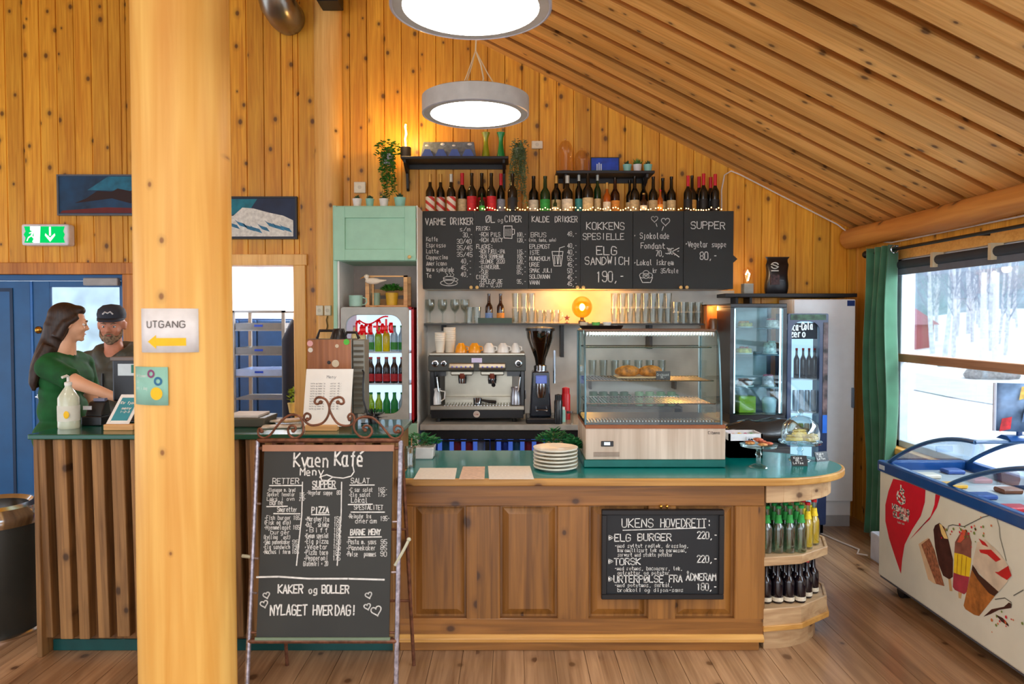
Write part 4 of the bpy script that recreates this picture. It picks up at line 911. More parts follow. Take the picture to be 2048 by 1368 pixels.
T(5, 'SUPPER', 1382, 458, 14, 70, 1.5); T(5, '*', 1369, 492, 10, 8, 1.4); T(5, 'Vegetar', 1376, 494, 11, 42, 1.2); T(5, 'suppe', 1424, 494, 10, 30, 1.2); T(5, '80,-', 1400, 519, 15, 36, 1.6)
for c_, (d, d0, d1) in zip(chs, cabs): c_.build('chalk_writing', chalkm, d)

# splash back, worktop, undercounter coolers
sx0, sx1 = hx(847, 6.2), hx(1470, 6.2)
struct(B(sx0 - .02, sx1, YW - .022, YW - .002, .86, cz0).build('trim_6', grey), 'grey splash panel on the wall behind the coffee machine')
WT = hz(848, 5.55)
tag(MB().box(gx(842), gx(1480) + .25, 5.52, YW - .03, WT - .045, WT).build('worktop', cnt, bevel=.004, origin=(0, 5.8, WT)), 'long grey steel worktop carrying the coffee machine', 'worktop')
bk = pm('cooler_black', (18, 19, 21), .35)
cool = thing('bottle_cooler', 'long black undercounter bottle cooler with lit glass doors below the worktop', 'cooler', (.2, 5.9, 0))
cx0, cx1 = gx(850), gx(1240); cz_ = WT - .05
MB().box(cx0, cx1, 5.75, YW - .05, .1, cz_).box(cx0, cx1, 5.56, 5.76, cz_ - .07, cz_).build('cooler_body', bk, cool, bevel=.004)
MB().box(cx0, cx1, 5.74, 5.755, .1, cz_ - .06).build('cooler_inside', pm('cooler_inside_glow', (60, 84, 150), .5, var=.3, scale=12, emit=1.3), cool)  # panel itself glows, standing in for the cooler's inside lighting
n = 3; w_ = (cx1 - cx0) / n
for k in range(n):
    a, b = cx0 + k * w_ + .004, cx0 + (k + 1) * w_ - .004; z0_, z1_ = .11, cz_ - .078
    d = MB().box(a, a + .035, 5.57, 5.6, z0_, z1_).box(b - .035, b, 5.57, 5.6, z0_, z1_).box(a, b, 5.57, 5.6, z1_ - .012, z1_).box(a, b, 5.57, 5.6, z0_, z0_ + .04).build('cooler_door', bk, cool, bevel=.002)
    B(a + .035, b - .035, 5.575, 5.58, z0_ + .04, z1_ - .012).build('door_glass', glass('cooler_glass', (225, 232, 240), .03, .2), d)
rd = random.Random(9)
canm = [pm('can_blue', (60, 90, 190), .3, .4), pm('can_white', (220, 226, 236), .35), pm('can_red', (200, 40, 50), .35), pm('can_teal', (40, 120, 150), .3)]
for k in range(16):
    x_ = cx0 + .06 + k * (cx1 - cx0 - .12) / 15.0; 
    tag(MB().lathe([(.024, 0), (.03, .008), (.03, .135), (.024, .145), (.024, .148)], (x_, 5.66, .619), 12).build('drink_can', canm[(k * 7 + k // 3) % 4], smooth=True, origin=(x_, 5.66, .619)), '%s can inside the black undercounter cooler, %s from the left' % (('blue', 'white', 'red', 'teal')[(k * 7 + k // 3) % 4], ORD[k]), 'can', 'cans in the undercounter cooler')
B(cx0 + .02, cx1 - .02, 5.6, 5.73, .600, .617).build('cooler_shelf', chrome, cool)

# --- red soda cooler in the niche
Yf = 5.55
sc = thing('soda_cooler', 'red and grey soda fridge with a rounded glass door standing in the mint cabinet', 'fridge', (gx(757), 5.85, zb))
fx0, fx1, fz0, fz1 = gx(681, Yf), gx(826, Yf), zb + .002, hz(614, Yf)
redm = pm('cooler_red', (190, 16, 24), .35); fgrey = pm('fridge_grey', (176, 178, 170), .4); fwhite = pm('fridge_white', (226, 226, 220), .4)
MB().box(fx0 + .01, fx0 + .03, Yf + .05, 6.08, fz0, fz1).box(fx1 - .022, fx1 - .002, Yf + .05, 6.08, fz0, fz1).box(fx0 + .01, fx1 - .002, 6.06, 6.08, fz0, fz1).box(fx0 + .01, fx1 - .002, Yf + .05, 6.08, fz1 - .02, fz1).box(fx0 + .01, fx1 - .002, Yf + .05, 6.08, fz0, fz0 + .03).build('fridge_body', redm, sc, bevel=.004)
MB().box(fx0 + .03, fx1 - .022, 5.99, 6.0, fz0 + .03, fz1 - .02).build('lit_interior', glow('fridge_light', (206, 232, 255), 1.0), sc)
def rrect(x0, x1, z0, z1, r, n=7):
    out = []
    for (cx_, cz__, a0) in ((x1 - r, z1 - r, 0), (x0 + r, z1 - r, PI / 2), (x0 + r, z0 + r, PI), (x1 - r, z0 + r, 1.5 * PI)):
        for k in range(n + 1): a = a0 + PI / 2 * k / n; out.append((cx_ + r * math.cos(a), cz__ + r * math.sin(a)))
    return out
def ringprism(outer, inner, y0, y1, mb=None):
    mb = mb or MB(); n = len(outer)
    v = [(a, y0, b) for a, b in outer] + [(a, y0, b) for a, b in inner] + [(a, y1, b) for a, b in outer] + [(a, y1, b) for a, b in inner]
    f = []
    for i in range(n):
        j = (i + 1) % n
        f += [(i, n + i, n + j, j), (2 * n + i, 2 * n + j, 3 * n + j, 3 * n + i), (i, j, 2 * n + j, 2 * n + i), (n + i, 3 * n + i, 3 * n + j, n + j)]
    return mb.add(v, f)
xr = fx1 - .035
outer = rrect(fx0, xr, fz0, fz1, .02); inner = rrect(gx(691, Yf), gx(803, Yf), hz(828, Yf), hz(630, Yf), .09)
door = ringprism(outer, inner, Yf, Yf + .04).build('fridge_door', fgrey, sc, bevel=.004)
mb = MB(); mb.add([(a, Yf + .02, b) for a, b in inner], [tuple(range(len(inner)))]); mb.build('door_glass', glass('fridge_glass', (238, 246, 250), .03, .3), door)
# the red script lettering on the glass
ck = Chalk(Vector((gx(712, Yf), Yf + .018, hz(668, Yf))), (1, 0, 0), (0, 0, 1), .001)
ck.text('Coca-Cola', 0, 0, .095, w=.285, th=.017, cond=.6, slope=-.06, jit=.1); ck.curve(lambda t: (.02 + .22 * t, -.105 + .03 * math.sin(5 * t)), 14, .012)
ck.build('red_lettering', pm('letter_red', (214, 24, 34), .4, emit=.15), door)
for z_ in (hz(702, 5.75), hz(764, 5.75)): MB().box(fx0 + .03, fx1 - .03, Yf + .08, 5.97, z_ - .012, z_).build('wire_shelf', pm('shelf_white', (230, 236, 240), .4), sc)
B(gx(722, Yf), gx(765, Yf), Yf + .06, Yf + .09, fz0 + .031, fz0 + .08).build('price_strip', white, sc)

# --- generic bottles, jars, glasses
def bottle_mesh(r, h, neck=.28, nr=.3, sh=.18, seg=14):
    b = h * (1 - neck - sh)
    return [(r * .9, 0), (r, .006), (r, b), (r * .92, b + h * sh * .3), (r * .55, b + h * sh * .75), (r * nr * 1.15, b + h * sh), (r * nr, h * .97), (r * nr, h)], b
def make_bottle(name, m_body, m_cap, m_label=None, r=.037, h=.30, capf=.06, lab=(.12, .62), neck=.28, nr=.36, label='', cat='bottle', group=None, seg=14, sh=.18, m_fill=None):
    o = thing(name, label, cat, (0, 0, 0), 0, group); prof, b = bottle_mesh(r, h, neck, nr, sh, seg)
    MB().lathe(prof, (0, 0, 0), seg).build('bottle_body', m_body, o, smooth=True)
    MB().lathe([(r * nr * 1.14, h * (1 - capf)), (r * nr * 1.16, h + .002), (.001, h + .003)], (0, 0, 0), seg, cap=False).build('bottle_cap', m_cap, o, smooth=True)
    if m_label: MB().lathe([(r * 1.015, b * lab[0]), (r * 1.015, b * lab[1] + .0)], (0, 0, 0), seg, cap=False).build('bottle_label', m_label, o, smooth=True)
    return o
gd = pm('glass_dark', (14, 16, 12), .08, var=.05, coat=.6); gg_ = pm('glass_green_dark', (14, 52, 24), .08, coat=.6); gbr = pm('glass_brown', (50, 20, 8), .08, coat=.6); gam = pm('glass_amber_drink', (176, 84, 20), .1, coat=.5)
gbl = pm('glass_blue_grey', (150, 160, 180), .15, coat=.3); gc = pm('soda_clear', (206, 216, 206), .06, coat=.6)
labs = {k: pm('label_' + k, c, .6, var=.12, scale=60) for k, c in dict(white=(226, 214, 190), red=(206, 34, 44), green=(40, 150, 60), cream=(214, 190, 140), grey=(150, 156, 170), orange=(230, 150, 60), gold=(196, 150, 70), black=(24, 24, 26), blue=(120, 150, 200), teal=(60, 150, 150), yellow=(244, 206, 30)).items()}
redf = pm('foil_red', (204, 22, 40), .35); goldf = pm('foil_gold', (206, 160, 80), .35, .5); silf = pm('foil_silver', (196, 200, 190), .35, .4)
# row on the chalkboard cabinets: (px centre, px width, top py, body, cap, label, words)
row = [(861, 18, 349, gd, goldf, 'rw', 'dark bottle with a red and white striped label, leftmost of the row'), (882, 18, 349, gd, goldf, 'rw', 'dark bottle with a striped label between two bottles of its kind'), (903, 18, 349, gd, silf, 'rw', 'dark striped-label bottle next to the red-necked bottle'),
 (925, 19, 347, gd, redf, 'cream', 'bottle with bright red neck foil and cream label'), (944, 19, 347, gd, gd, 'red', 'dark bottle with large red label left of the small green one'), (964, 19, 347, gd, gd, 'red', 'dark red-labelled bottle standing behind the small green bottle'), (983, 19, 347, gd, gd, 'red', 'dark red-labelled bottle right of the small green bottle'),
 (1002, 17, 348, gd, redf, 'grey', 'dark bottle with grey label left of the shelf bracket'), (1025, 19, 352, gd, gd, 'black', 'black bottle with small dark label behind the trailing plant'),
 (1067, 20, 353, gd, gd, 'white', 'dark green bottle with white label right of the trailing plant'), (1090, 20, 353, gg_, gg_, 'green', 'bright green bottle with green label, taller kind'), (1112, 21, 352, gd, goldf, 'cream', 'bottle with gold neck foil and cream label'), (1134, 22, 352, gd, silf, 'white', 'bottle with silver neck foil and white label'),
 (1157, 16, 346, gd, silf, 'teal', 'slim bottle with teal lower label under the right shelf'), (1175, 21, 344, gd, gd, 'cream', 'plain black bottle with low cream label under the right shelf'), (1194, 15, 345, gg_, silf, 'cream', 'slender green bottle with silver top under the right shelf'),
 (1213, 15, 366, gam, goldf, 'white', 'short amber bottle with pale label'), (1229, 19, 356, gbr, gd, 'orange', 'rose red bottle with orange and white label'), (1258, 15, 361, gd, gd, 'cream', 'dark bottle half hidden at the left end of the wine group'), (1268, 19, 353, gd, gd, 'cream', 'wine bottle with cream label at the left of the wine group'),
 (1286, 18, 356, gd, gd, 'white', 'wine bottle behind the small white-labelled bottle'), (1305, 18, 354, gd, gd, 'cream', 'wine bottle with cream label in the middle of the wine group'), (1324, 18, 357, gd, gd, 'cream', 'wine bottle behind the small pink bottle'), (1341, 18, 354, gd, gd, 'cream', 'wine bottle with cream label at the right end of the wine group'),
 (1374, 17, 352, gd, redf, 'black', 'leftmost red-topped bottle at the right end of the cabinets'), (1382, 18, 352, gd, gd, 'gold', 'black-topped bottle with gold label beside the red-topped ones'), (1396, 18, 354, gd, redf, 'black', 'second red-topped bottle from the left at the right end'), (1405, 18, 348, gd, redf, 'black', 'third red-topped bottle from the left at the right end'),
 (1419, 18, 355, gd, redf, 'black', 'fourth red-topped bottle from the left at the right end'), (1428, 18, 349, gd, redf, 'black', 'red-topped bottle nearest to the white cable')]
pm('label_stripe', (230, 214, 196), .6)
ms, nS, lS, bS = nodes('label_rw')
tS = nS.new('ShaderNodeTexCoord'); wv = nS.new('ShaderNodeTexWave'); wv.inputs['Scale'].default_value = 6; wv.inputs['Distortion'].default_value = 1; mpS = nS.new('ShaderNodeMapping'); mpS.inputs['Rotation'].default_value = (0, .9, 0)
lS.new(tS.outputs['Object'], mpS.inputs[0]); lS.new(mpS.outputs[0], wv.inputs[0]); rS = nS.new('ShaderNodeValToRGB'); rS.color_ramp.elements[0].color = lin((206, 60, 50)); rS.color_ramp.elements[1].color = lin((236, 226, 206)); rS.color_ramp.elements[0].position = .35; rS.color_ramp.elements[1].position = .45
lS.new(wv.outputs['Fac'], rS.inputs[0]); lS.new(rS.outputs[0], bS.inputs['Base Color']); labs['rw'] = ms
for i, (px, wp, tp, mb_, mcap, lk, words) in enumerate(row):
    Yb = 6.08 if i % 2 else 6.02
    if i in (5, 18, 20, 22, 26, 28): Yb = 6.15
    hgt = hz(tp, Yb) - cz1; rr_ = wp / 2 * Yb / F
    fo = .30 if mcap in (redf,) else .2 if mcap in (goldf, silf) else .06
    b = make_bottle('wine_bottle', mb_, mcap, labs[lk], r=rr_, h=hgt, capf=fo, lab=(.08, .80 if lk in ('red', 'rw') else .7), label=words, group='bottles on top of the chalkboard cabinets', neck=.3, nr=.34)
    if i == 8: Yb = 5.945
    b.location = (hx(px, Yb), Yb, cz1)
small = [(964, 12, 388, gg_, gg_, 'green', 'small green bottle standing before the red-labelled bottles'), (1286, 14, 387, gbr, goldf, 'white', 'small brown bottle standing before the wine group, left one'), (1319, 11, 380, gam, redf, 'orange', 'small pink and orange bottle standing before the wine group, right one'), (1110, 8, 395, gg_, gg_, 'white', 'tiny green bottle in front of the gold-necked bottle')]
for px, wp, tp, mb_, mcap, lk, words in small:
    Yb = 5.95; b = make_bottle('small_bottle', mb_, mcap, labs[lk], r=wp / 2 * Yb / F, h=hz(tp, Yb) - cz1, label=words, group='small bottles on top of the chalkboard cabinets'); b.location = (hx(px, Yb), Yb, cz1)
# fairy lights lying along the cabinet tops
rd = random.Random(12)
fl = thing('fairy_lights', 'string of tiny warm fairy lights lying along the top of the chalkboard cabinets', 'string lights', (hx(1200, 5.93), 5.93, cz1))
pts = [Vector((hx(940 + 5 * k, 5.92), 5.915 + rd.uniform(-.008, .008), cz1 + .006 + max(0, rd.uniform(-.01, .022)))) for k in range(101)]
MB().tube(pts, .0015, 4).build('light_wire', pm('copper_wire', (150, 90, 50), .4, .6), fl)
fb = glow('fairy_bulb', (255, 196, 110), 14); mb = MB()
for i, p_ in enumerate(pts):
    if i % 3 != 1 or rd.random() < .7: mb.ell(p_ + Vector((0, -.002, .004)), .0042, .0042, .0042, 8, 6)
mb.build('light_bulbs', fb, fl)['kind'] = 'stuff'

# --- upper wall shelves
def wall_shelf(px0, px1, pyt, pyb, lab, brk, Y=6.0):
    x0, x1 = hx(px0, Y), hx(px1, Y); z1_, z0_ = hz(pyt, Y), hz(pyb, Y)
    o = thing('wall_shelf', lab, 'shelf', ((x0 + x1) / 2, 6.1, z1_))
    MB().box(x0, x1, Y, YW - .002, z1_ - .022, z1_).build('shelf_board', pm('shelf_black', (30, 28, 30), .5), o, bevel=.003)
    MB().box(x0 + .02, x1 - .02, YW - .02, YW - .002, z1_ - .06, z1_ - .022).build('back_rail', MATS['shelf_black'], o)
    for px, pb in brk:
        x_ = hx(px, Y + .1)
        MB().prism([(YW - .004, z1_ - .02), (Y + .02, z1_ - .022), (Y + .03, z1_ - .05), (YW - .08, z1_ - .11), (YW - .05, hz(pb, YW) + .02), (YW - .03, hz(pb, YW)), (YW - .004, hz(pb, YW) + .01)], x_ - .011, x_ + .011, 'x').build('bracket', MATS['shelf_black'], o, bevel=.002)
    return z1_
S1 = wall_shelf(803, 1017, 312, 326, 'black wooden wall shelf on brackets left, with the blue egg carton box', ((813, 384), (1008, 384)))
S2 = wall_shelf(1112, 1308, 341, 353, 'black wall shelf on the right carrying glass domes and succulents', ((1130, 380), (1290, 380)))
edison = glow('edison_filament', (255, 190, 90), 30)
def bulb_lamp(px, Y, z, lab, hp, kind):
    x_ = hx(px, Y); o = thing('bulb_lamp', lab, 'lamp', (x_, Y, z)); 
    if kind == 'tube':
        MB().lathe([(.045, 0), (.045, .085), (.04, .09)], (x_, Y, z), 24).build('lamp_base', pm('lamp_base_black', (30, 24, 22), .5), o, smooth=True)
        MB().lathe([(.014, .09), (.02, .12), (.022, .25), (.016, .29), (.001, .30)], (x_, Y, z), 16).build('bulb_glass', glass('bulb_glass', (255, 240, 214), .04, .3), o, smooth=True)
        MB().tube([(x_, Y, z + .1), (x_ - .006, Y, z + .16), (x_ + .006, Y, z + .2), (x_ - .004, Y, z + .26), (x_ + .002, Y, z + .28)], .0075, 6).build('filament', edison, o, smooth=True)
    elif kind == 'globe':
        MB().lathe([(.03, 0), (.03, .02), (.015, .03), (.015, .05)], (x_, Y, z), 20).build('lamp_base', pm('lamp_base_black', (30, 24, 22), .5), o, smooth=True)
        MB().ell((x_, Y, z + .135), .085, .085, .09, 24, 16).build('bulb_glass', glass('amber_glass', (255, 210, 120), .04, .3), o, smooth=True)
        MB().ell((x_, Y, z + .135), .022, .022, .03, 12, 8).build('filament', glow('globe_filament', (255, 200, 90), 60), o, smooth=True)
    else:
        MB().box(x_ - .04, x_ + .04, Y - .04, Y + .04, z, z + .085).build('lamp_base', pm('concrete_grey', (136, 142, 142), .7), o, bevel=.003)
        MB().lathe([(.013, .085), (.02, .12), (.042, .17), (.038, .2), (.001, .225)], (x_, Y, z), 20).build('bulb_glass', glass('bulb_glass'), o, smooth=True)
        MB().tube([(x_ - .015, Y, z + .16), (x_, Y, z + .19), (x_ + .018, Y, z + .165), (x_ + .004, Y, z + .11)], .005, 6).build('filament', glow('cool_filament', (255, 226, 196), 12), o, smooth=True)
    return o
def plight(name, loc, e, col, r=.04):
    l = bpy.data.lights.new(name, 'POINT'); l.energy = e; l.color = col; l.shadow_soft_size = r; o = bpy.data.objects.new(name, l); C.objects.link(o); o.location = loc
bulb_lamp(813, 6.08, S1, 'tall glowing tube bulb on a round black base at the shelf end', 60, 'tube'); plight('tube_bulb_light', (hx(813, 6.08), 6.0, S1 + .2), 5, (1, .62, .22))
# egg-carton style patterned box
c0 = at(842, 312, 6.08); wbx = (952 - 842) * 6.08 / F
eg = thing('patterned_box', 'grey and blue patterned carton box leaning on the left shelf', 'box', (c0.x + wbx / 2, 6.08, S1))
MB().add([(c0.x, 6.03, S1), (c0.x + wbx, 6.03, S1), (c0.x + wbx - .01, 6.17, S1), (c0.x + .01, 6.17, S1), (c0.x + .02, 6.08, S1 + .135), (c0.x + wbx - .02, 6.08, S1 + .135), (c0.x + wbx - .03, 6.15, S1 + .135), (c0.x + .03, 6.15, S1 + .135)],
         [(0, 3, 2, 1), (4, 5, 6, 7), (0, 1, 5, 4), (1, 2, 6, 5), (2, 3, 7, 6), (3, 0, 4, 7)]).build('box_body', pm('box_slate', (112, 122, 132), .7, var=.2, scale=30), eg, bevel=.004)
for k in range(4):
    x_ = c0.x + .06 + k * .112
    MB().prism([(x_ - .05, S1 + .003), (x_ + .05, S1 + .003), (x_ + .022, S1 + .06), (x_ - .022, S1 + .06)], 6.02, 6.045, 'y').build('blue_peak', pm('box_blue', (70, 94, 160), .6), eg)
    MB().ell((x_ - .01 + .02 * (k % 2), 6.072, S1 + .098 + .014 * (k % 2)), .02, .008, .012, 12, 6).build('white_cloud', pm('box_cloud', (224, 220, 214), .7), eg)
for px, col, lab in ((972, (150, 160, 30), 'olive yellow waisted vase on the left shelf'), (1002, (10, 140, 66), 'bright green waisted vase on the left shelf')):
    x_ = hx(px, 6.1)
    tag(MB().lathe([(.034, 0), (.036, .01), (.028, .06), (.018, .13), (.02, .17), (.036, .215), (.034, .215), (.016, .16), (.001, .15)], (x_, 6.1, S1), 20, cap=False).build('vase', pm('vase_%d' % px, col, .3, coat=.4), smooth=True, origin=(x_, 6.1, S1)), lab, 'vase')
# glass domes
for px, wd, hd, lab in ((1130, .066, .27, 'taller clear glass dome on the right shelf'), (1163, .062, .19, 'shorter clear glass dome next to the small picture')):
    x_ = hx(px, 6.1); o = thing('glass_dome', lab, 'glass dome', (x_, 6.1, S2))
    MB().lathe([(wd, .01), (wd, hd * .62), (wd * .86, hd * .82), (wd * .5, hd * .96), (.001, hd)], (x_, 6.1, S2), 24, cap=False).build('dome', glass('dome_glass', (246, 234, 218), .04, .32, .03), o, smooth=True)
    MB().lathe([(wd + .006, 0), (wd + .006, .01), (wd, .012)], (x_, 6.1, S2), 24).build('dome_base', pm('dome_base', (120, 72, 50), .5), o, smooth=True)
    MB().ell((x_, 6.1, S2 + hd + .008), .009, .009, .01, 10, 6).build('dome_knob', MATS['dome_glass'], o, smooth=True)
p0, p1 = at(1181, 336, 6.15), at(1239, 305, 6.15)
o = thing('small_picture', 'small blue landscape picture standing on the right shelf', 'picture', ((p0.x + p1.x) / 2, 6.15, S2))
hgt = p1.z - p0.z
B(p0.x, p1.x, 6.15, 6.165, S2, S2 + hgt + .012).build('picture_frame', black, o)
B(p0.x + .008, p1.x - .008, 6.147, 6.151, S2 + .03, S2 + hgt + .004).build('picture_sky', pm('picture_blue', (20, 70, 190), .5, var=.2), o)
B(p0.x + .008, p1.x - .008, 6.146, 6.151, S2 + .008, S2 + .032).build('picture_ground', pm('picture_green', (50, 110, 70), .6), o)
for k in range(3): B(p0.x + .05 + k * .017, p0.x + .06 + k * .017, 6.145, 6.15, S2 + .03, S2 + .095 - .01 * abs(k - 1)).build('white_pillar', pm('picture_white', (210, 225, 240), .6), o)

# --- small succulent pots
potw = pm('pot_white', (236, 232, 228), .4); potm = pm('pot_mint', (142, 202, 186), .4); leafd = pm('leaf_dark', (34, 82, 48), .6, var=.25, scale=20); leafm = pm('leaf_mid', (66, 130, 40), .55, var=.3, scale=20); leafg = pm('leaf_grey', (112, 132, 92), .6, var=.3, scale=20)
def pot(x_, y_, z_, w_, h_, m_, leaf, lab, grp, kind=0):
    o = thing('succulent_pot', lab, 'potted plant', (x_, y_, z_), 0, grp)
    MB().lathe([(w_ * .36, 0), (w_ * .48, h_ * .92), (w_ * .5, h_ * .92), (w_ * .5, h_), (w_ * .44, h_), (w_ * .42, h_ * .9), (.001, h_ * .88)], (x_, y_, z_), 20, cap=False).build('pot', m_, o, smooth=True)
    mb = MB(); rd = random.Random(int(x_ * 1000))
    for k in range(22):
        a = rd.uniform(0, 2 * PI); t_ = rd.uniform(.1, 1); L = w_ * (.55 if kind == 0 else .9) * rd.uniform(.6, 1)
        d = Vector((math.cos(a) * t_, math.sin(a) * t_, 1.1 - t_ * .6)).normalized(); s_ = Vector((x_, y_, z_ + h_ * .9))
        mb.tube([s_, s_ + d * L * .5, s_ + d * L + Vector((0, 0, .004))], [w_ * .05, w_ * .075, .001], 5)
    mb.build('leaves', leaf, o, smooth=True); return o
for i, (px, m_, lab) in enumerate(((1253, potm, 'mint pot with a low succulent, left on the right shelf'), (1273, potw, 'white pot with a spiky succulent between two mint pots'), (1294, potm, 'mint pot with a succulent at the right shelf end'))):
    pot(hx(px, 6.1), 6.1, S2, .075, .068, m_, leafd if i != 1 else leafm, lab, 'succulents on the right shelf', i == 1)
ZC = zt_
for px, w_, h_, m_, lab in ((716, .075, .075, potw, 'white succulent pot, leftmost on the mint cabinet'), (741, .068, .075, potm, 'small mint succulent pot between the two white pots'), (769, .075, .075, potw, 'white succulent pot below the trailing ivy'), (801, .095, .085, potm, 'largest mint pot at the right end of the mint cabinet')):
    pot(hx(px, 5.75), 5.75, ZC, w_, h_, m_, leafd, lab, 'pots on top of the mint cabinet')

# --- trailing plants
def leaf(mb, c, d, L, w_, up):
    d = d.normalized(); s_ = d.cross(up); s_ = s_.normalized() if s_.length > .01 else Vector((1, 0, 0)); n_ = s_.cross(d)
    mb.add([c, c + d * L * .45 + s_ * w_ + n_ * w_ * .3, c + d * L, c + d * L * .45 - s_ * w_ + n_ * w_ * .3, c + d * L * .5 - n_ * w_ * .15], [(0, 1, 4), (1, 2, 4), (2, 3, 4), (3, 0, 4)])
def trailing(px, Y, py0, py1, spread, lab, mlf, n_st, lw, seed, pot_m, crown=.1, lls=.028):
    c = at(px, py0, Y); zb_ = hz(py1, Y); o = thing('trailing_plant', lab, 'hanging plant', (c.x, Y, c.z)); rd = random.Random(seed)
    MB().lathe([(.04, -.01), (.055, .07), (.05, .07), (.001, .06)], (c.x, Y, c.z - .06), 18, cap=False).build('pot', pot_m, o, smooth=True)
    MB().tube([(c.x, Y + .03, c.z - .01), (c.x, YW - .003, c.z + .06)], .004, 6).build('wall_hook', black, o)
    st = MB(); lv = MB()
    for k in range(n_st):
        a = rd.uniform(PI * .9, PI * 2.1); x_ = c.x + rd.uniform(-1, 1) * spread * .6; y_ = Y + math.sin(a) * .045
        zend = zb_ + (c.z - zb_) * rd.uniform(0, .75) ** 1.5
        p = [Vector((c.x, Y, c.z + .01)), Vector(((c.x + x_) / 2, y_, c.z + .05)), Vector((x_, y_ - .02, c.z - .02))]
        z_ = c.z - .02; xx_ = x_
        while z_ > zend: z_ -= .035; xx_ += rd.uniform(-.012, .012) + (x_ - c.x) * .02; p.append(Vector((xx_, y_ - .02 + rd.uniform(-.01, .01), z_)))
        st.tube(p, .0018, 4, cap=False)
        for q0, q1 in zip(p[1:], p[2:]):
            for _ in range(3):
                q = q0.lerp(q1, rd.random()); an = rd.uniform(0, 2 * PI)
                leaf(lv, q, Vector((math.cos(an), -abs(math.sin(an)) * .7, rd.uniform(-.6, .3))), rd.uniform(.6, 1.1) * lls, lls * .42 * rd.uniform(.7, 1.2), Vector((0, .3, 1)))
    for k in range(int(90 * crown / .1)):
        an = rd.uniform(0, 2 * PI); r_ = crown * rd.random() ** .6
        leaf(lv, Vector((c.x + math.cos(an) * r_ * .8, Y + math.sin(an) * r_ * .5 - .02, c.z + rd.uniform(-.02, .09) * (crown / .1))), Vector((math.cos(an), math.sin(an), rd.uniform(-.2, .8))), lls * rd.uniform(.8, 1.4), lls * .5, Vector((0, 0, 1)))
    st.build('stems', pm('stem_green', (90, 104, 50), .7), o); lv.build('leaves', mlf, o)
    return o
trailing(776, 6.1, 312, 402, .1, 'green ivy trailing from a small pot left of the left shelf', leafm, 16, 1, 3, pm('pot_lilac', (190, 186, 200), .5), .12, .034)
trailing(1038, 6.04, 300, 415, .09, 'grey-green string plant trailing down right of the left shelf', leafg, 34, 1, 8, pm('pot_sage', (120, 130, 100), .5), .09, .02)

# --- niche contents: mug, gull, crate, plant
zn0 = fz1 + .002; Yn = 5.72
def mug(x_, y_, z_, r_, h_, m_, lab, grp=None, rot=0):
    o = thing('mug', lab, 'mug', (x_, y_, z_), rot, grp)
    MB().lathe([(r_ * .8, 0), (r_ * .95, .006), (r_, h_), (r_ * .92, h_), (r_ * .86, .012), (.001, .01)], (x_, y_, z_), 20, cap=False).lathe([(.001, .0), (r_ * .8, 0)], (x_, y_, z_), 20, cap=False).build('cup', m_, o, smooth=True)
    MB().tube([(x_ + r_ * .95, y_, z_ + h_ * .82), (x_ + r_ * 1.5, y_, z_ + h_ * .74), (x_ + r_ * 1.6, y_, z_ + h_ * .45), (x_ + r_ * 1.3, y_, z_ + h_ * .22), (x_ + r_ * .9, y_, z_ + h_ * .2)], h_ * .06, 6).build('handle', m_, o, smooth=True)
    return o
mug(hx(712, Yn), Yn, zn0, .054, .092, pm('mug_mint', (164, 210, 190), .35), 'pale mint mug on top of the soda cooler')
cr = thing('wooden_crate', 'open pine crate frame standing on the soda cooler', 'crate', (hx(772, 5.8), 5.8, zn0)); cwd = wood('crate_wood', (196, 140, 80), (226, 176, 112), 'X', 'Z', .1, 0, 0, .5)
ax, bx_ = hx(731, Yn), hx(815, Yn); zc_ = hz(551, Yn)
MB().box(ax, bx_, Yn, 5.95, zn0, zn0 + .015).build('crate_floor', cwd, cr)
for x_ in (ax, bx_ - .03): 
    for y_ in (Yn, 5.92): MB().box(x_, x_ + .03, y_, y_ + .025, zn0 + .015, zc_).build('crate_post', cwd, cr)
MB().box(ax, bx_, Yn, Yn + .015, zc_ - .012, zc_ + .0).box(ax, bx_, 5.935, 5.95, zn0 + .02, zn0 + .07).box(ax, bx_, 5.935, 5.95, zn0 + .1, zn0 + .15).build('crate_slat', cwd, cr)
# gull ornament perched on the crate's front rail
gu = at(746, 562, Yn - .02); go = thing('gull_ornament', 'small white wooden gull ornament on a stick before the crate', 'ornament', (gu.x, Yn - .02, zn0))
mb = MB().ell((gu.x, Yn - .02, gu.z), .062, .02, .026, 16, 10).ell((gu.x - .05, Yn - .02, gu.z + .035), .02, .016, .018, 12, 8).tube([(gu.x - .045, Yn - .02, gu.z + .01), (gu.x - .05, Yn - .02, gu.z + .035)], .014, 8).tube([(gu.x + .05, Yn - .02, gu.z), (gu.x + .105, Yn - .02, gu.z + .006)], [.014, .004], 8)
mb.build('gull_body', pm('gull_white', (238, 224, 200), .6), go, smooth=True)
MB().tube([(gu.x - .065, Yn - .02, gu.z + .035), (gu.x - .1, Yn - .02, gu.z + .018)], [.006, .002], 6).build('beak', pm('beak_orange', (214, 150, 70), .5), go)
MB().tube([(gu.x, Yn - .02, gu.z - .02), (gu.x, Yn - .02, zn0 + .01)], .006, 6).lathe([(.03, 0), (.03, .01)], (gu.x, Yn - .02, zn0), 16).build('stick', cwd, go)
x_ = hx(784, Yn + .08); pb = thing('potted_plant', 'bushy green plant in a yellow pot inside the crate', 'potted plant', (x_, Yn + .08, zn0 + .015))
MB().lathe([(.042, 0), (.052, .1), (.046, .1), (.001, .09)], (x_, Yn + .08, zn0 + .015), 20, cap=False).build('pot', pm('pot_yellow', (220, 176, 40), .4), pb, smooth=True)
mb = MB(); rd = random.Random(5)
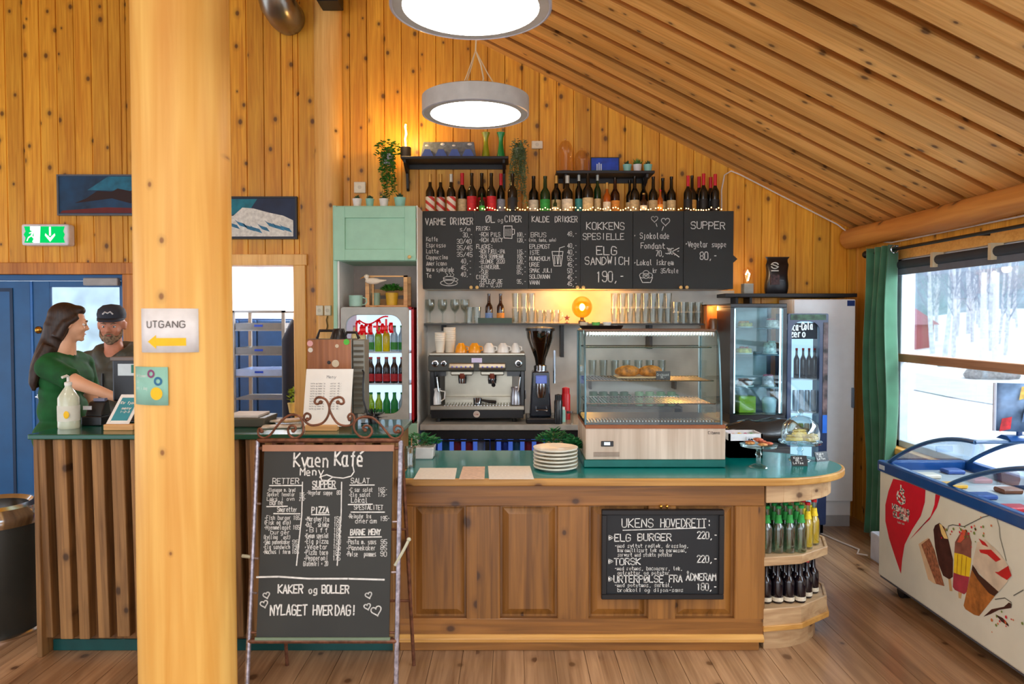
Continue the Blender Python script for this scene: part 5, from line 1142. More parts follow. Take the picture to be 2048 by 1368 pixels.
for k in range(160):
    a, r_ = rd.uniform(0, 2 * PI), .085 * rd.random() ** .5
    leaf(mb, Vector((x_ + math.cos(a) * r_ * .8, Yn + .08 + math.sin(a) * r_ * .6, zn0 + .13 + rd.uniform(0, .065) * (1 - r_ / .12))), Vector((math.cos(a), math.sin(a), rd.uniform(-.1, .9))), .035, .013, Vector((0, 0, 1)))
mb.build('leaves', pm('leaf_bright', (60, 140, 40), .5, var=.3, scale=30), pb)
x_ = hx(752, Yn + .1)
tag(MB().lathe([(.034, 0), (.036, .1), (.03, .1), (.03, .02)], (x_, Yn + .1, zn0 + .015), 16).build('candle_jar', pm('jar_sage', (150, 178, 150), .4), smooth=True, origin=(x_, Yn + .1, zn0 + .015)), 'sage green candle jar inside the crate beside the gull', 'jar')

# --- stock inside the soda cooler
lid_g = pm('lid_green', (20, 150, 70), .4); lid_r = pm('lid_red', (200, 30, 40), .4); yel = pm('soda_yellow', (244, 208, 20), .2, coat=.4); lime = pm('soda_lime', (160, 206, 40), .2, coat=.4); colaM = pm('cola_brown', (24, 18, 26), .1, coat=.6); wat = pm('water_blue', (170, 200, 216), .1, coat=.5)
p_y = make_bottle('soda_bottle', yel, lid_r, None, r=.03, h=.2, label='x', group='bottles in the red soda cooler', seg=12, nr=.42, neck=.18, sh=.24)
p_c = make_bottle('soda_bottle', colaM, lid_r, labs['red'], r=.03, h=.2, label='x', group='bottles in the red soda cooler', seg=12, nr=.42, neck=.18, sh=.24)
p_w = make_bottle('soda_bottle', wat, lid_g, labs['green'], r=.03, h=.2, label='x', group='bottles in the red soda cooler', seg=12, nr=.42, neck=.18, sh=.24)
sw = [hz(702, 5.75), hz(764, 5.75), fz0 + .03]; used = set()
plan = [[('yellow', p_y, None), ('yellow', p_y, None), ('grey', p_w, {'water_blue': 'water_blue'}), ('lime', p_y, {'soda_yellow': 'soda_lime'}), ('yellow', p_y, None), ('clear', p_w, None), ('clear', p_w, None)], [('cola', p_c, None)] * 7, [('clear', p_w, None), ('orange', p_y, None), ('green', p_w, {'water_blue': 'soda_lime'}), ('green', p_w, {'water_blue': 'soda_lime'}), ('green', p_w, {'water_blue': 'lid_green'}), ('green', p_w, {'water_blue': 'lid_green'}), ('clear', p_w, None)]]
for r_, rowp in enumerate(plan):
    for i, (w_, pr, swp) in enumerate(rowp):
        loc = (fx0 + .083 + i * .0615, Yf + .12 + .0 * i, sw[r_] + .001); lab = '%s drink bottle, %s from left on the %s shelf of the soda cooler' % (w_, ORD[i], ('top', 'middle', 'bottom')[r_])
        if id(pr) not in used: used.add(id(pr)); pr.location = loc; pr['label'] = lab
        else: dup(pr, loc, 0, lab, swap=swp)

# ================================================================== GLASS SHELF AND COFFEE MACHINE
def onz(px, py, z):
    u, v = px - 1024, 684 - py
    dy = F * math.cos(PITCH) + v * math.sin(PITCH); dz = v * math.cos(PITCH) - F * math.sin(PITCH)
    t = (z - H) / dz; return Vector((u * t, dy * t, z))
ZG = 1.672
gs_ = thing('glass_shelf', 'long thin dark shelf under the menu cabinets holding the glasses', 'shelf', (hx(1140, 6.1), 6.1, ZG))
MB().box(hx(848, 5.95), hx(1408, 5.95), 5.95, YW - .024, ZG - .014, ZG).build('shelf_board', pm('shelf_dark', (60, 62, 60), .5), gs_)
for px, l_ in ((887, .05), (1124, .27), (1300, .2)):
    MB().box(hx(px, 6.1) - .014, hx(px, 6.1) + .014, 6.06, YW - .024, ZG - .014 - l_, ZG - .014).build('bracket', black, gs_)
tg_ = glass('tumbler_glass', (236, 240, 238), .04, .38, .05)
def tumbler(r, h, name='drinking_glass', label='', group=None, taper=.82, handle=False, cat='glass'):
    o = thing(name, label, cat, (0, 0, 0), 0, group)
    MB().lathe([(.001, .0), (r * taper, 0), (r * taper, .004), (r, h), (r * .93, h), (r * taper * .9, .014), (.001, .014)], (0, 0, 0), 14, cap=False).build('glass_body', tg_, o, smooth=True)
    if handle: MB().tube([(r * .95, 0, h * .85), (r * 1.5, 0, h * .75), (r * 1.5, 0, h * .35), (r * .88, 0, h * .22)], .005, 6).build('handle', tg_, o, smooth=True)
    return o
def row_of(proto, spots, lab, fix=None):
    for i, (p_, words) in enumerate(zip(spots, lab)):
        if i == 0: proto.location = p_; proto['label'] = words; 
        else: dup(proto, p_, 0, words)
        if fix: pass
# stemmed glasses
wg = thing('wine_glass', '', 'glass', (0, 0, 0), 0, 'wine glasses at the left end of the glass shelf')
MB().lathe([(.036, 0), (.034, .004), (.006, .01), (.004, .08), (.012, .092), (.036, .12), (.042, .155), (.037, .2), (.035, .2), (.038, .155), (.03, .12), (.001, .096)], (0, 0, 0), 18, cap=True).build('glass_body', tg_, wg, smooth=True)
row_of(wg, [(hx(px, 6.08), 6.08, ZG) for px in (860, 885, 910, 930)], ['leftmost wine glass on the glass shelf', 'second wine glass from the left on the glass shelf', 'third wine glass from the left on the glass shelf', 'wine glass nearest the two small tumblers'])
row_of(tumbler(.034, .135, label='', group='small tumblers left of the beer bottles'), [(hx(px, 6.0), 6.0, ZG) for px in (938, 954)], ['left one of two tumblers beside the brown beer bottles', 'right one of two tumblers beside the brown beer bottles'])
# tray with two beer bottles
tr = thing('serving_tray', 'small dark green tray under two brown beer bottles', 'tray', (hx(990, 6.02), 6.02, ZG))
MB().box(hx(958, 6.02), hx(1023, 6.02), 5.96, 6.1, ZG, ZG + .012).build('tray_base', pm('tray_green', (50, 74, 58), .5), tr)
MB().box(hx(957, 6.02), hx(1024, 6.02), 5.955, 5.965, ZG, ZG + .045).box(hx(957, 6.02), hx(1024, 6.02), 6.095, 6.105, ZG, ZG + .045).build('tray_rim', MATS['tray_green'], tr)
for px, lk, w_ in ((978, 'blue', 'brown beer bottle with pale blue label on the green tray'), (1001, 'orange', 'brown beer bottle with orange label on the green tray')):
    b = make_bottle('beer_bottle', gbr, gbr, labs[lk], r=.031, h=.232, label=w_, group='beer bottles on the green tray', neck=.3, nr=.38); b.location = (hx(px, 6.03), 6.03, ZG + .012)
tall = tumbler(.033, .125, label='', group='tall stacked glasses on the glass shelf', taper=.8); first = True
cols = [1031, 1048, 1063] + [1229, 1244.5, 1260, 1275.5, 1291, 1306, 1321, 1336]
n_ = 0
for k, px in enumerate(cols):
    for lv_ in (0, 1):
        loc = (hx(px, 6.06), 6.06, ZG + lv_ * .1265); side = 'left of the glowing globe lamp' if k < 3 else 'right of the glowing globe lamp'
        kk = k if k < 3 else k - 3
        lab = 'tall clear glass %s, %s column from left, %s' % (side, ORD[kk], ('lower', 'upper')[lv_])
        if first: tall.location = loc; tall['label'] = lab; first = False
        else: dup(tall, loc, 0, lab)
short = tumbler(.034, .088, label='', group='short stacked glasses at the right end of the glass shelf', taper=.86); first = True
for k, px in enumerate((1352, 1367, 1382, 1397)):
    for lv_ in (0, 1):
        loc = (hx(px, 6.02), 6.02, ZG + lv_ * .089); lab = 'short clear glass at the shelf end, %s column, %s' % (ORD[k], ('lower', 'upper')[lv_])
        if first: short.location = loc; short['label'] = lab; first = False
        else: dup(short, loc, 0, lab)
row_of(tumbler(.036, .11, 'glass_mug', group='glass mugs between the tall glasses and the globe lamp', handle=True, cat='mug'), [(hx(px, 6.05), 6.05, ZG) for px in (1080, 1096, 1112)], ['glass mug right beside the tall stacked glasses', 'glass mug in the middle of three', 'glass mug nearest the dark star ornament'])
x_ = hx(1134, 6.0); so = thing('star_ornament', 'small dark metal star ornament beside the globe lamp', 'ornament', (x_, 6.0, ZG))
MB().prism([(x_ + (.028 if k % 2 == 0 else .012) * math.sin(k * PI / 5), ZG + .045 + (.028 if k % 2 == 0 else .012) * math.cos(k * PI / 5)) for k in range(10)], 5.995, 6.005, 'y').build('star', pm('dark_red_metal', (90, 30, 20), .5), so)
MB().lathe([(.02, 0), (.02, .004), (.003, .006), (.003, .02)], (x_, 6.0, ZG), 12).build('foot', MATS['dark_red_metal'], so)
bulb_lamp(1164, 6.04, ZG, 'glowing round globe bulb lamp on the glass shelf', 60, 'globe'); plight('globe_bulb_light', (hx(1164, 6.04), 5.93, ZG + .14), 9, (1, .5, .12), .08)
# small wooden box with a jar, warm lit
bx0, bx1, bz0, bz1 = hx(1411, 5.95), hx(1450, 5.95), hz(664, 5.95), hz(609, 5.95)
bo = thing('wooden_box', 'open orange-lit wooden box on the wall beside the black display', 'box', ((bx0 + bx1) / 2, 6.05, bz0)); obw = wood('box_wood', (170, 96, 40), (206, 130, 60), 'Z', 'X', .06, 0, .2, .5)
MB().box(bx0, bx1, 6.05, 6.1, bz0, bz1).build('back_board', obw, bo); MB().box(bx0, bx0 + .01, 5.95, 6.05, bz0, bz1).box(bx0, bx1, 5.95, 6.05, bz1 - .01, bz1).box(bx0, bx1, 5.95, 6.05, bz0, bz0 + .01).build('box_side', obw, bo)
MB().box(bx0 + .02, bx1 - .02, 6.08, 6.226, bz0 + .05, bz0 + .12).build('wall_mount', black, bo)
tag(MB().lathe([(.001, 0), (.036, .0), (.038, .08), (.03, .1), (.001, .1)], ((bx0 + bx1) / 2, 6.0, bz0 + .0105), 16, cap=False).build('storage_jar', pm('jar_brown', (120, 90, 64), .3, coat=.4), smooth=True, origin=((bx0 + bx1) / 2, 6.0, bz0)), 'brown storage jar inside the small wooden box', 'jar')
plight('box_light', ((bx0 + bx1) / 2, 5.99, bz1 - .03), .5, (1, .6, .2), .02)

# --- espresso machine
EX0, EX1, EY0, EY1 = gx(858), gx(1050), 5.62, 6.08
em = thing('espresso_machine', 'wide black and steel two-group espresso machine on the grey worktop', 'coffee machine', ((EX0 + EX1) / 2, 5.85, WT))
dk = pm('machine_grey', (62, 64, 58), .4, .2); blk = pm('machine_black', (18, 18, 20), .3, coat=.3); ss = pm('polished_steel', (180, 174, 158), .34, .9, var=.08, scale=4)
def ez_(py, Y=EY0): return hz(py, Y)
MB().box(EX0 + .01, EX1 - .01, EY0 + .02, EY1, WT + .03, ez_(818)).build('base_box', blk, em, bevel=.006, bseg=2)
for x_ in (EX0 + .06, EX1 - .08):
    for y_ in (EY0 + .06, EY1 - .05): MB().cyl((x_, y_, WT), (x_, y_, WT + .035), .018, seg=12).build('foot', blk, em)
MB().box(EX0 + .005, EX1 - .005, EY0 + .0, EY1, ez_(820), ez_(812)).build('drip_tray', ss, em, bevel=.003)
mb = MB()
for k in range(22): a = EX0 + .11 + k * (EX1 - EX0 - .22) / 22; mb.box(a, a + .012, EY0 + .02, EY0 + .2, ez_(812), ez_(812) + .004)
mb.build('drip_grille', chrome, em)
MB().box(EX0 + .1, EX1 - .1, EY0 + .22, EY1, ez_(812), ez_(745)).build('back_plate', ss, em)
MB().box(EX0 + .1, EX1 - .1, EY0 + .15, EY0 + .225, ez_(803), ez_(798)).build('cup_rail', ss, em)
for a, b in ((EX0, EX0 + .035), (EX1 - .035, EX1)): MB().box(a, b, EY0 + .03, EY1, WT + .06, ez_(740)).build('side_column', blk, em, bevel=.006)
MB().box(EX0 - .01, EX1 + .006, EY0 - .005, EY1, ez_(743), ez_(711)).build('front_panel', dk, em, bevel=.008, bseg=2)
MB().box(EX0 - .004, EX1, EY0 + .0, EY1, ez_(711), ez_(706)).build('cup_warmer', ss, em, bevel=.004)
MB().box(EX0 + .03, EX0 + .12, EY0 + .08, EY0 + .2, ez_(754), ez_(743)).box(EX1 - .14, EX1 - .03, EY0 + .08, EY0 + .2, ez_(754), ez_(743)).build('under_panel', blk, em)
B(gx(943, EY0), gx(964, EY0), EY0 - .007, EY0 - .004, ez_(725), ez_(716)).build('name_plate', pm('plate_lilac', (214, 206, 240), .4), em)
def dial(px, py, r_, par=em):
    c = at(px, py, EY0); MX = Matrix.Translation((c.x, EY0 - .005, c.z)) @ Matrix.Rotation(PI / 2, 4, 'X')
    d = MB().lathe([(r_, 0), (r_, .014), (r_ * .8, .016), (.001, .014)], seg=18, M=MX).build('dial', chrome, par, smooth=True); MB().lathe([(r_ * .7, .0155), (.001, .0185)], seg=16, M=MX, cap=False).build('dial_face', blk, d)
dial(871, 727, .026); dial(888, 727, .022); dial(1037, 727, .028)
for g0, g1, gc_ in ((898, 948, 924), (958, 1011, 984)):
    a, b = gx(g0, EY0), gx(g1, EY0)
    bp_ = MB().prism([(EY0 - .03, ez_(739)), (EY0 - .045, ez_(734)), (EY0 - .03, ez_(727)), (EY0, ez_(725)), (EY0, ez_(741))], a, b, 'x').build('button_panel', ss, em, bevel=.004)
    for k in range(5): MB().ell((a + (b - a) * (.14 + .18 * k), EY0 - .04, ez_(733.5)), .009, .006, .007, 10, 6).build('button', pm('button_violet', (120, 120, 220), .3), bp_, smooth=True)
    c = at(gc_, 750, EY0); MB().lathe([(.001, -.07), (.03, -.07), (.034, -.03), (.034, 0), (.045, .004), (.045, .04)], (c.x, EY0 + .06, c.z), 20).build('group_head', chrome, em, smooth=True)
    MB().box(a + .01, b - .01, EY0 + .0, EY0 + .12, ez_(751), ez_(742)).build('group_housing', ss, em, bevel=.008)
    MB().lathe([(.02, -.03), (.026, -.0), (.026, .012)], (c.x, EY0 + .02, c.z - .0), 14).build('group_cap', pm('cap_copper', (130, 60, 40), .4, .4), em, smooth=True)
c = at(984, 762, EY0); MB().tube([(c.x, EY0 + .05, c.z), (c.x + .01, EY0 - .06, c.z - .006), (c.x + .015, EY0 - .13, c.z - .02)], [.012, .013, .016], 10).lathe([(.001, -.018), (.03, -.016), (.034, .016), (.034, .02)], (c.x, EY0 + .06, c.z - .01), 16).build('portafilter', blk, em, smooth=True)
for px, sg in ((874, 1), (1040, -1)):
    c = at(px, 752, EY0); MB().tube([(c.x, EY0 + .05, c.z), (c.x, EY0 - .01, c.z - .01), (c.x + .01 * sg, EY0 - .02, c.z - .1), (c.x + .015 * sg, EY0 - .02, c.z - .12)], .007, 8).build('steam_wand', chrome, em, smooth=True)
c = at(953, 829, EY0); MB().lathe([(.026, 0), (.026, .005), (.001, .006)], seg=24, M=Matrix.Translation((c.x, EY0 + .022, c.z)) @ Matrix.Rotation(PI / 2, 4, 'X')).build('round_badge', pm('badge_pale', (206, 190, 176), .4), em)
mb = MB(); ckb = Chalk(Vector((c.x - .018, EY0 + .014, c.z - .006)), (1, 0, 0), (0, 0, 1)); ckb.text('cime', 0, 0, .014, w=.036, th=.002); ckb.build('badge_letters', pm('badge_ink', (150, 50, 40), .5), em)
# loose portafilter, jugs
c = at(958, 808, EY0 + .08); zt0 = ez_(812) + .005
pf = thing('portafilter', 'steel portafilter with black handle lying on the drip tray', 'portafilter', (c.x, EY0 + .08, zt0))
MB().lathe([(.026, .0), (.032, .006), (.034, .05), (.03, .05), (.001, .03)], (c.x - .012, EY0 + .1, zt0), 18).build('filter_basket', chrome, pf, smooth=True); MB().tube([(c.x + .02, EY0 + .09, zt0 + .03), (c.x + .08, EY0 + .07, zt0 + .022), (c.x + .135, EY0 + .06, zt0 + .018)], [.009, .012, .014], 10).build('handle', blk, pf, smooth=True)
def jug(px, Y, z, r_, h_, m_, lab, sg=1):
    x_ = hx(px, Y); o = thing('milk_jug', lab, 'jug', (x_, Y, z), 0)
    MB().lathe([(.001, 0), (r_, 0), (r_, h_ * .45), (r_ * .82, h_ * .8), (r_ * .95, h_), (r_ * .88, h_), (r_ * .75, h_ * .8), (.001, h_ * .7)], (x_, Y, z), 20, cap=False).build('jug_body', m_, o, smooth=True)
    MB().tube([(x_ + sg * r_ * .85, Y, z + h_ * .85), (x_ + sg * r_ * 1.7, Y, z + h_ * .8), (x_ + sg * r_ * 1.65, Y, z + h_ * .35), (x_ + sg * r_ * .95, Y, z + h_ * .2)], .006, 8).build('handle', m_, o, smooth=True)
jug(871, EY0 + .07, zt0 + .001, .042, .125, pm('jug_white', (226, 226, 222), .3, .2), 'pale milk jug standing under the left steam wand')
jug(1032, EY0 + .07, zt0 + .001, .044, .135, pm('jug_steel', (196, 198, 206), .22, .7), 'steel milk jug standing under the right steam wand')
# cups on the machine
zc0 = ez_(706)
def stack(px, Y, r_, n, dz, lab):
    x_ = hx(px, Y); 
    for k in range(n):
        z_ = zc0 + k * dz; o = tag(MB().lathe([(r_ * .74, 0), (r_, .09), (r_ * 1.06, .094), (r_ * 1.02, .1), (r_ * .95, .096)], (x_, Y, z_), 20, cap=False).lathe([(r_ * .78, 0), (.001, .001)], (x_, Y, z_), 20, cap=False).build('paper_cup', pm('paper_cup_white', (236, 232, 216), .6, var=.02), smooth=True, origin=(x_, Y, z_)), lab % ORD[k], 'cup', 'paper cups stacked on the espresso machine')
    return
stack(880, 5.72, .04, 5, .014, 'paper cup in the shorter left stack, %s from the bottom'); stack(899, 5.82, .047, 7, .016, 'paper cup in the taller right stack, %s from the bottom')
def cup(px, Y, r_, m_, lab):
    x_ = hx(px, Y); o = thing('coffee_cup', lab, 'cup', (x_, Y, zc0), 0, 'cups upside down on the espresso machine')
    MB().lathe([(r_, 0), (r_ * .98, .02), (r_ * .8, .05), (r_ * .5, .068), (r_ * .45, .075), (.001, .072)], (x_, Y, zc0), 22, cap=False).build('cup_bowl', m_, o, smooth=True)
    MB().tube([(x_ + r_ * .9, Y - .01, zc0 + .015), (x_ + r_ * 1.3, Y - .02, zc0 + .02), (x_ + r_ * 1.25, Y - .02, zc0 + .045), (x_ + r_ * .75, Y - .01, zc0 + .05)], .005, 6).build('handle', m_, o, smooth=True)
oc = pm('cup_orange', (244, 160, 20), .3, coat=.4); wc = pm('cup_white', (236, 234, 226), .3, coat=.4)
for px, m_, r_, lab in ((922, oc, .047, 'orange cup next to the paper cup stacks'), (949, oc, .05, 'orange cup next to the white cups'), (978, wc, .048, 'white upturned cup beside the orange one'), (1006, wc, .048, 'middle white upturned cup on the coffee machine'), (1031, wc, .038, 'smaller white upturned cup at the right machine end')): cup(px, 5.7, r_, m_, lab)

# --- grinder
x_ = hx(1081, 5.68); gr = thing('coffee_grinder', 'tall black coffee grinder with dark conical bean hopper', 'grinder', (x_, 5.68, WT))
MB().box(x_ - .115, x_ + .115, 5.55, 5.85, WT, WT + .045).build('grinder_base', blk, gr, bevel=.01, bseg=2)
MB().prism([(x_ - .085, WT + .045), (x_ + .085, WT + .045), (x_ + .065, WT + .40), (x_ - .065, WT + .40)], 5.62, 5.82, 'y').build('grinder_body', pm('grinder_blue_black', (26, 34, 46), .25, coat=.5), gr, bevel=.012, bseg=2)
MB().lathe([(.05, .40), (.052, .44), (.03, .455)], (x_, 5.7, WT), 20).build('collar', chrome, gr, smooth=True)
MB().lathe([(.035, .44), (.045, .5), (.105, .66), (.113, .72), (.108, .725)], (x_, 5.7, WT), 28, cap=True).build('bean_hopper', glass('hopper_smoke', (90, 76, 70), .12, .5), gr, smooth=True)
MB().lathe([(.001, .5), (.04, .5), (.085, .62), (.001, .63)], (x_, 5.7, WT), 20, cap=False).build('coffee_beans', pm('beans', (52, 34, 24), .6, var=.4, scale=90, bump=.6), gr)
MB().lathe([(.117, .715), (.117, .735), (.02, .75), (.001, .75)], (x_, 5.7, WT), 28).build('hopper_lid', blk, gr, smooth=True)
MB().box(x_ - .04, x_ + .045, 5.56, 5.63, WT + .31, WT + .37).build('display', pm('grinder_display', (90, 110, 190), .3, emit=.2), gr, bevel=.004)
MB().lathe([(.03, .2), (.04, .24), (.04, .31), (.02, .315)], (x_ + .0, 5.59, WT), 18).build('doser', chrome, gr, smooth=True)
MB().tube([(x_ - .035, 5.62, WT + .12), (x_ - .035, 5.53, WT + .11), (x_ + .045, 5.53, WT + .11), (x_ + .045, 5.62, WT + .12)], .008, 8).build('holder_fork', chrome, gr, smooth=True)
MB().cyl((x_ + .11, 5.7, WT + .3), (x_ + .11, 5.7, WT + .56), .01, seg=8).build('lever', chrome, gr)
# small things right of the grinder
def jar(px, Y, z, r_, h_, m_, mc_, name, lab, cat):
    x_ = hx(px, Y); o = thing(name, lab, cat, (x_, Y, z))
    MB().lathe([(.001, 0), (r_, 0), (r_, h_ * .75), (r_ * .8, h_ * .82)], (x_, Y, z), 18, cap=False).build('jar_body', m_, o, smooth=True); MB().lathe([(r_ * .85, h_ * .8), (r_ * .85, h_ * .97), (.001, h_)], (x_, Y, z), 18).build('jar_lid', mc_, o, smooth=True)
jar(1117, 5.57, WT, .032, .23, blk, blk, 'pepper_mill', 'black pepper mill right of the coffee grinder', 'mill')
jar(1123, 5.68, WT, .034, .12, pm('tub_mint', (150, 205, 190), .4), white, 'storage_tub', 'pale mint tub between grinder and red bottle', 'tub')
jar(1132, 5.82, WT, .036, .26, pm('squeeze_red', (206, 26, 34), .35), pm('squeeze_red', (206, 26, 34)), 'squeeze_bottle', 'red squeeze bottle on the worktop beside the display case', 'bottle')
jar(1140, 5.58, WT, .03, .1, tg_, chrome, 'sugar_shaker', 'small glass shaker with steel lid on the worktop', 'shaker')
# shelf + mugs behind the display case
Zr = 1.215
rs = thing('rear_shelf', 'dark shelf on the splash panel behind the glass display case', 'shelf', (hx(1265, 6.1), 6.1, Zr)); MB().box(hx(1168, 6.0), hx(1372, 6.0), 6.0, YW - .024, Zr - .016, Zr).build('shelf_board', MATS['shelf_dark'], rs); MB().box(hx(1180, 6.1), hx(1184, 6.1), 6.1, YW - .024, Zr - .1, Zr - .016).box(hx(1350, 6.1), hx(1354, 6.1), 6.1, YW - .024, Zr - .1, Zr - .016).build('bracket', black, rs)
row_of(tumbler(.036, .15, 'drinking_glass', group='glasses behind the display case'), [(hx(px, 6.05), 6.05, Zr) for px in (1185, 1207, 1230, 1253, 1277, 1300, 1324)], ['glass on the rear shelf behind the display case, %s from the left' % ORD[k] for k in range(7)])
ms_ = thing('mug_riser', 'low shelf riser under the green mugs on the worktop', 'shelf', (hx(1270, 6.05), 6.05, WT)); MB().box(hx(1172, 5.95), hx(1366, 5.95), 5.95, 6.18, .97, .985).build('riser_top', MATS['shelf_dark'], ms_); MB().box(hx(1172, 5.95), hx(1175, 5.95), 5.95, 6.18, WT, .97).box(hx(1363, 5.95), hx(1366, 5.95), 5.95, 6.18, WT, .97).build('riser_side', MATS['shelf_dark'], ms_)
mg1 = pm('mug_dark_green', (40, 92, 66), .35, coat=.3); mg2 = pm('mug_sage', (120, 170, 130), .35, coat=.3); pr1 = None
for k, px in enumerate((1187, 1207, 1228, 1249, 1279, 1300, 1322, 1344)):
    m_ = mg1 if k < 4 else mg2; lab = '%s green mug behind the display case, %s of its shade from the left' % (('dark', 'sage')[k > 3], ORD[k % 4])
    if k in (0, 4): pr1 = mug(0, 0, 0, .036, .115, m_, lab, 'green mugs behind the display case'); pr1.location = (hx(px, 6.05), 6.05, .985)
    else: dup(pr1, (hx(px, 6.05), 6.05, .985), 0, lab)

# ================================================================== GLASS DISPLAY CASE ON THE COUNTER
DY0, DY1 = 3.9, 4.36; DXa, DXb = hx(1172, DY0), hx(1453, DY0)
def dz_(py): return hz(py, DY0)
dc = thing('display_case', 'countertop glass display case with wood-look base on the serving counter', 'display case', ((DXa + DXb) / 2, 4.12, ZT))
dsteel = pm('case_steel', (176, 178, 176), .3, .7); wl_ = wood('washed_oak', (190, 168, 146), (226, 208, 188), 'Z', 'X', .2, 0, .45, .5, dark=(120, 100, 84), tint=.12, gs=.5, kscale=3)
for px in (1187, 1420):
    for y_ in (DY0 + .03, DY1 - .05): MB().box(hx(px, DY0) - .028, hx(px, DY0) + .028, y_, y_ + .05, ZT, dz_(932)).build('foot', blk, dc)
MB().box(DXa - .01, DXb, DY0 - .01, DY1, dz_(934), dz_(919)).build('base_tray', pm('case_teal_reflect', (20, 104, 96), .25, .3), dc, bevel=.003)  # teal colour stands in for the counter reflected in the base
MB().box(DXa, DXb, DY0, DY1, dz_(919), dz_(857)).build('base_panel', wl_, dc, bevel=.002)
MB().box(DXa, DXb, DY0 - .004, DY1, dz_(857), dz_(850)).build('wood_strip', pm('strip_brown', (150, 84, 40), .5), dc)
B(hx(1203, DY0), hx(1228, DY0), DY0 - .004, DY0, dz_(893), dz_(882)).build('thermostat', blk, dc, bevel=.003); B(hx(1209, DY0), hx(1221, DY0), DY0 - .006, DY0 - .003, dz_(890), dz_(884)).build('display', glow('display_white', (220, 235, 245), .9), dc)
mb = MB()
for k in range(6): mb.box(hx(1188, DY0), hx(1240, DY0), DY0 - .003, DY0, dz_(913) + .0045 * k, dz_(913) + .0045 * k + .002)
mb.build('vent_grille', pm('vent_taupe', (150, 130, 112), .5), dc)
ckb = Chalk(Vector((hx(1418, DY0), DY0 - .0005, dz_(868))), (1, 0, 0), (0, 0, 1)); ckb.text('Cibona', 0, 0, .014, w=.066, th=.0026); ckb.build('brand_lettering', pm('letter_grey', (110, 96, 90), .4), dc)
zg0, zg1 = dz_(850), hz(662, DY0 + .12)
cg = glass('case_glass', (236, 246, 245), .025, .2)
# curved front glass profile (y, z)
gp = [(DY0 + .01, zg0), (DY0 + .02, zg0 + .12), (DY0 + .05, zg0 + .3), (DY0 + .075, zg1 - .06), (DY0 + .09, zg1 - .02), (DY0 + .12, zg1)]
mb = MB(); n = len(gp); mb.add([(DXa, a, b) for a, b in gp] + [(DXb - .02, a, b) for a, b in gp], [(i, n + i, n + i + 1, i + 1) for i in range(n - 1)]); mb.build('front_glass', cg, dc, smooth=True)
for x_, nm in ((DXa, 'side_glass'), (DXb - .02, 'side_glass')):
    MB().prism(gp + [(DY1, zg1), (DY1, zg0)], x_ - .003, x_ + .003, 'x').build(nm, cg, dc)
    MB().tube([(x_, a, b) for a, b in gp], .006, 8).tube([(x_, DY0 + .12, zg1), (x_, DY1, zg1)], .006, 8).tube([(x_, DY1, zg0), (x_, DY1, zg1)], .007, 8).build('edge_trim', pm('trim_teal_grey', (86, 112, 116), .3, .6), dc, smooth=True)
MB().box(DXa, DXb - .02, DY0 + .12, DY1, zg1 - .004, zg1 + .01).build('top_panel', pm('case_top_brown', (110, 74, 46), .35), dc, bevel=.002)
mb = MB()
for k in range(44): a = DXa + .01 + k * (DXb - DXa - .04) / 44; mb.box(a, a + .006, DY0 + .09, DY0 + .15, zg1 - .028, zg1 - .006)
mb.build('top_vent', dsteel, dc)
MB().box(DXa + .003, DXb - .023, DY0 + .012, DY1 - .005, zg0, zg0 + .012).build('deck', pm('deck_dark', (60, 60, 60), .35, .4), dc)
mb = MB()
for k in range(40): a = DXa + .015 + k * (DXb - DXa - .06) / 40; mb.box(a, a + .006, DY0 + .03, DY0 + .12, zg0 + .012, zg0 + .02)
mb.build('air_grille', dsteel, dc)
for j, (zs_, dep) in enumerate(((dz_(818) + .02, .37), (dz_(765), .33), (dz_(697) + .0, .28))):
    f_ = DY1 - .02 - dep; mb = MB().tube([(DXa + .01, f_, zs_), (DXb - .035, f_, zs_)], .004, 6).tube([(DXa + .01, DY1 - .02, zs_), (DXb - .035, DY1 - .02, zs_)], .004, 6)
    if j < 2:
        for k in range(38): a = DXa + .015 + k * (DXb - DXa - .055) / 38; mb.tube([(a, f_, zs_), (a, DY1 - .02, zs_)], .0028, 4)
        mb.build('wire_shelf', chrome, dc)
    else:
        mb.build('shelf_rim', chrome, dc); B(DXa + .01, DXb - .035, f_, DY1 - .02, zs_ - .003, zs_ + .003).build('glass_shelf', cg, dc)
MB().tube([(DXa + .03, DY0 + .2, zg1 - .015), (DXb - .06, DY0 + .2, zg1 - .015)], .008, 8).build('light_tube', glow('case_tube', (255, 246, 230), 6), dc)
for x_ in (DXa + .012, DXb - .034): MB().tube([(x_, DY1 - .02, zg0), (x_, DY1 - .02, zg1)], .005, 6).build('shelf_post', dsteel, dc)
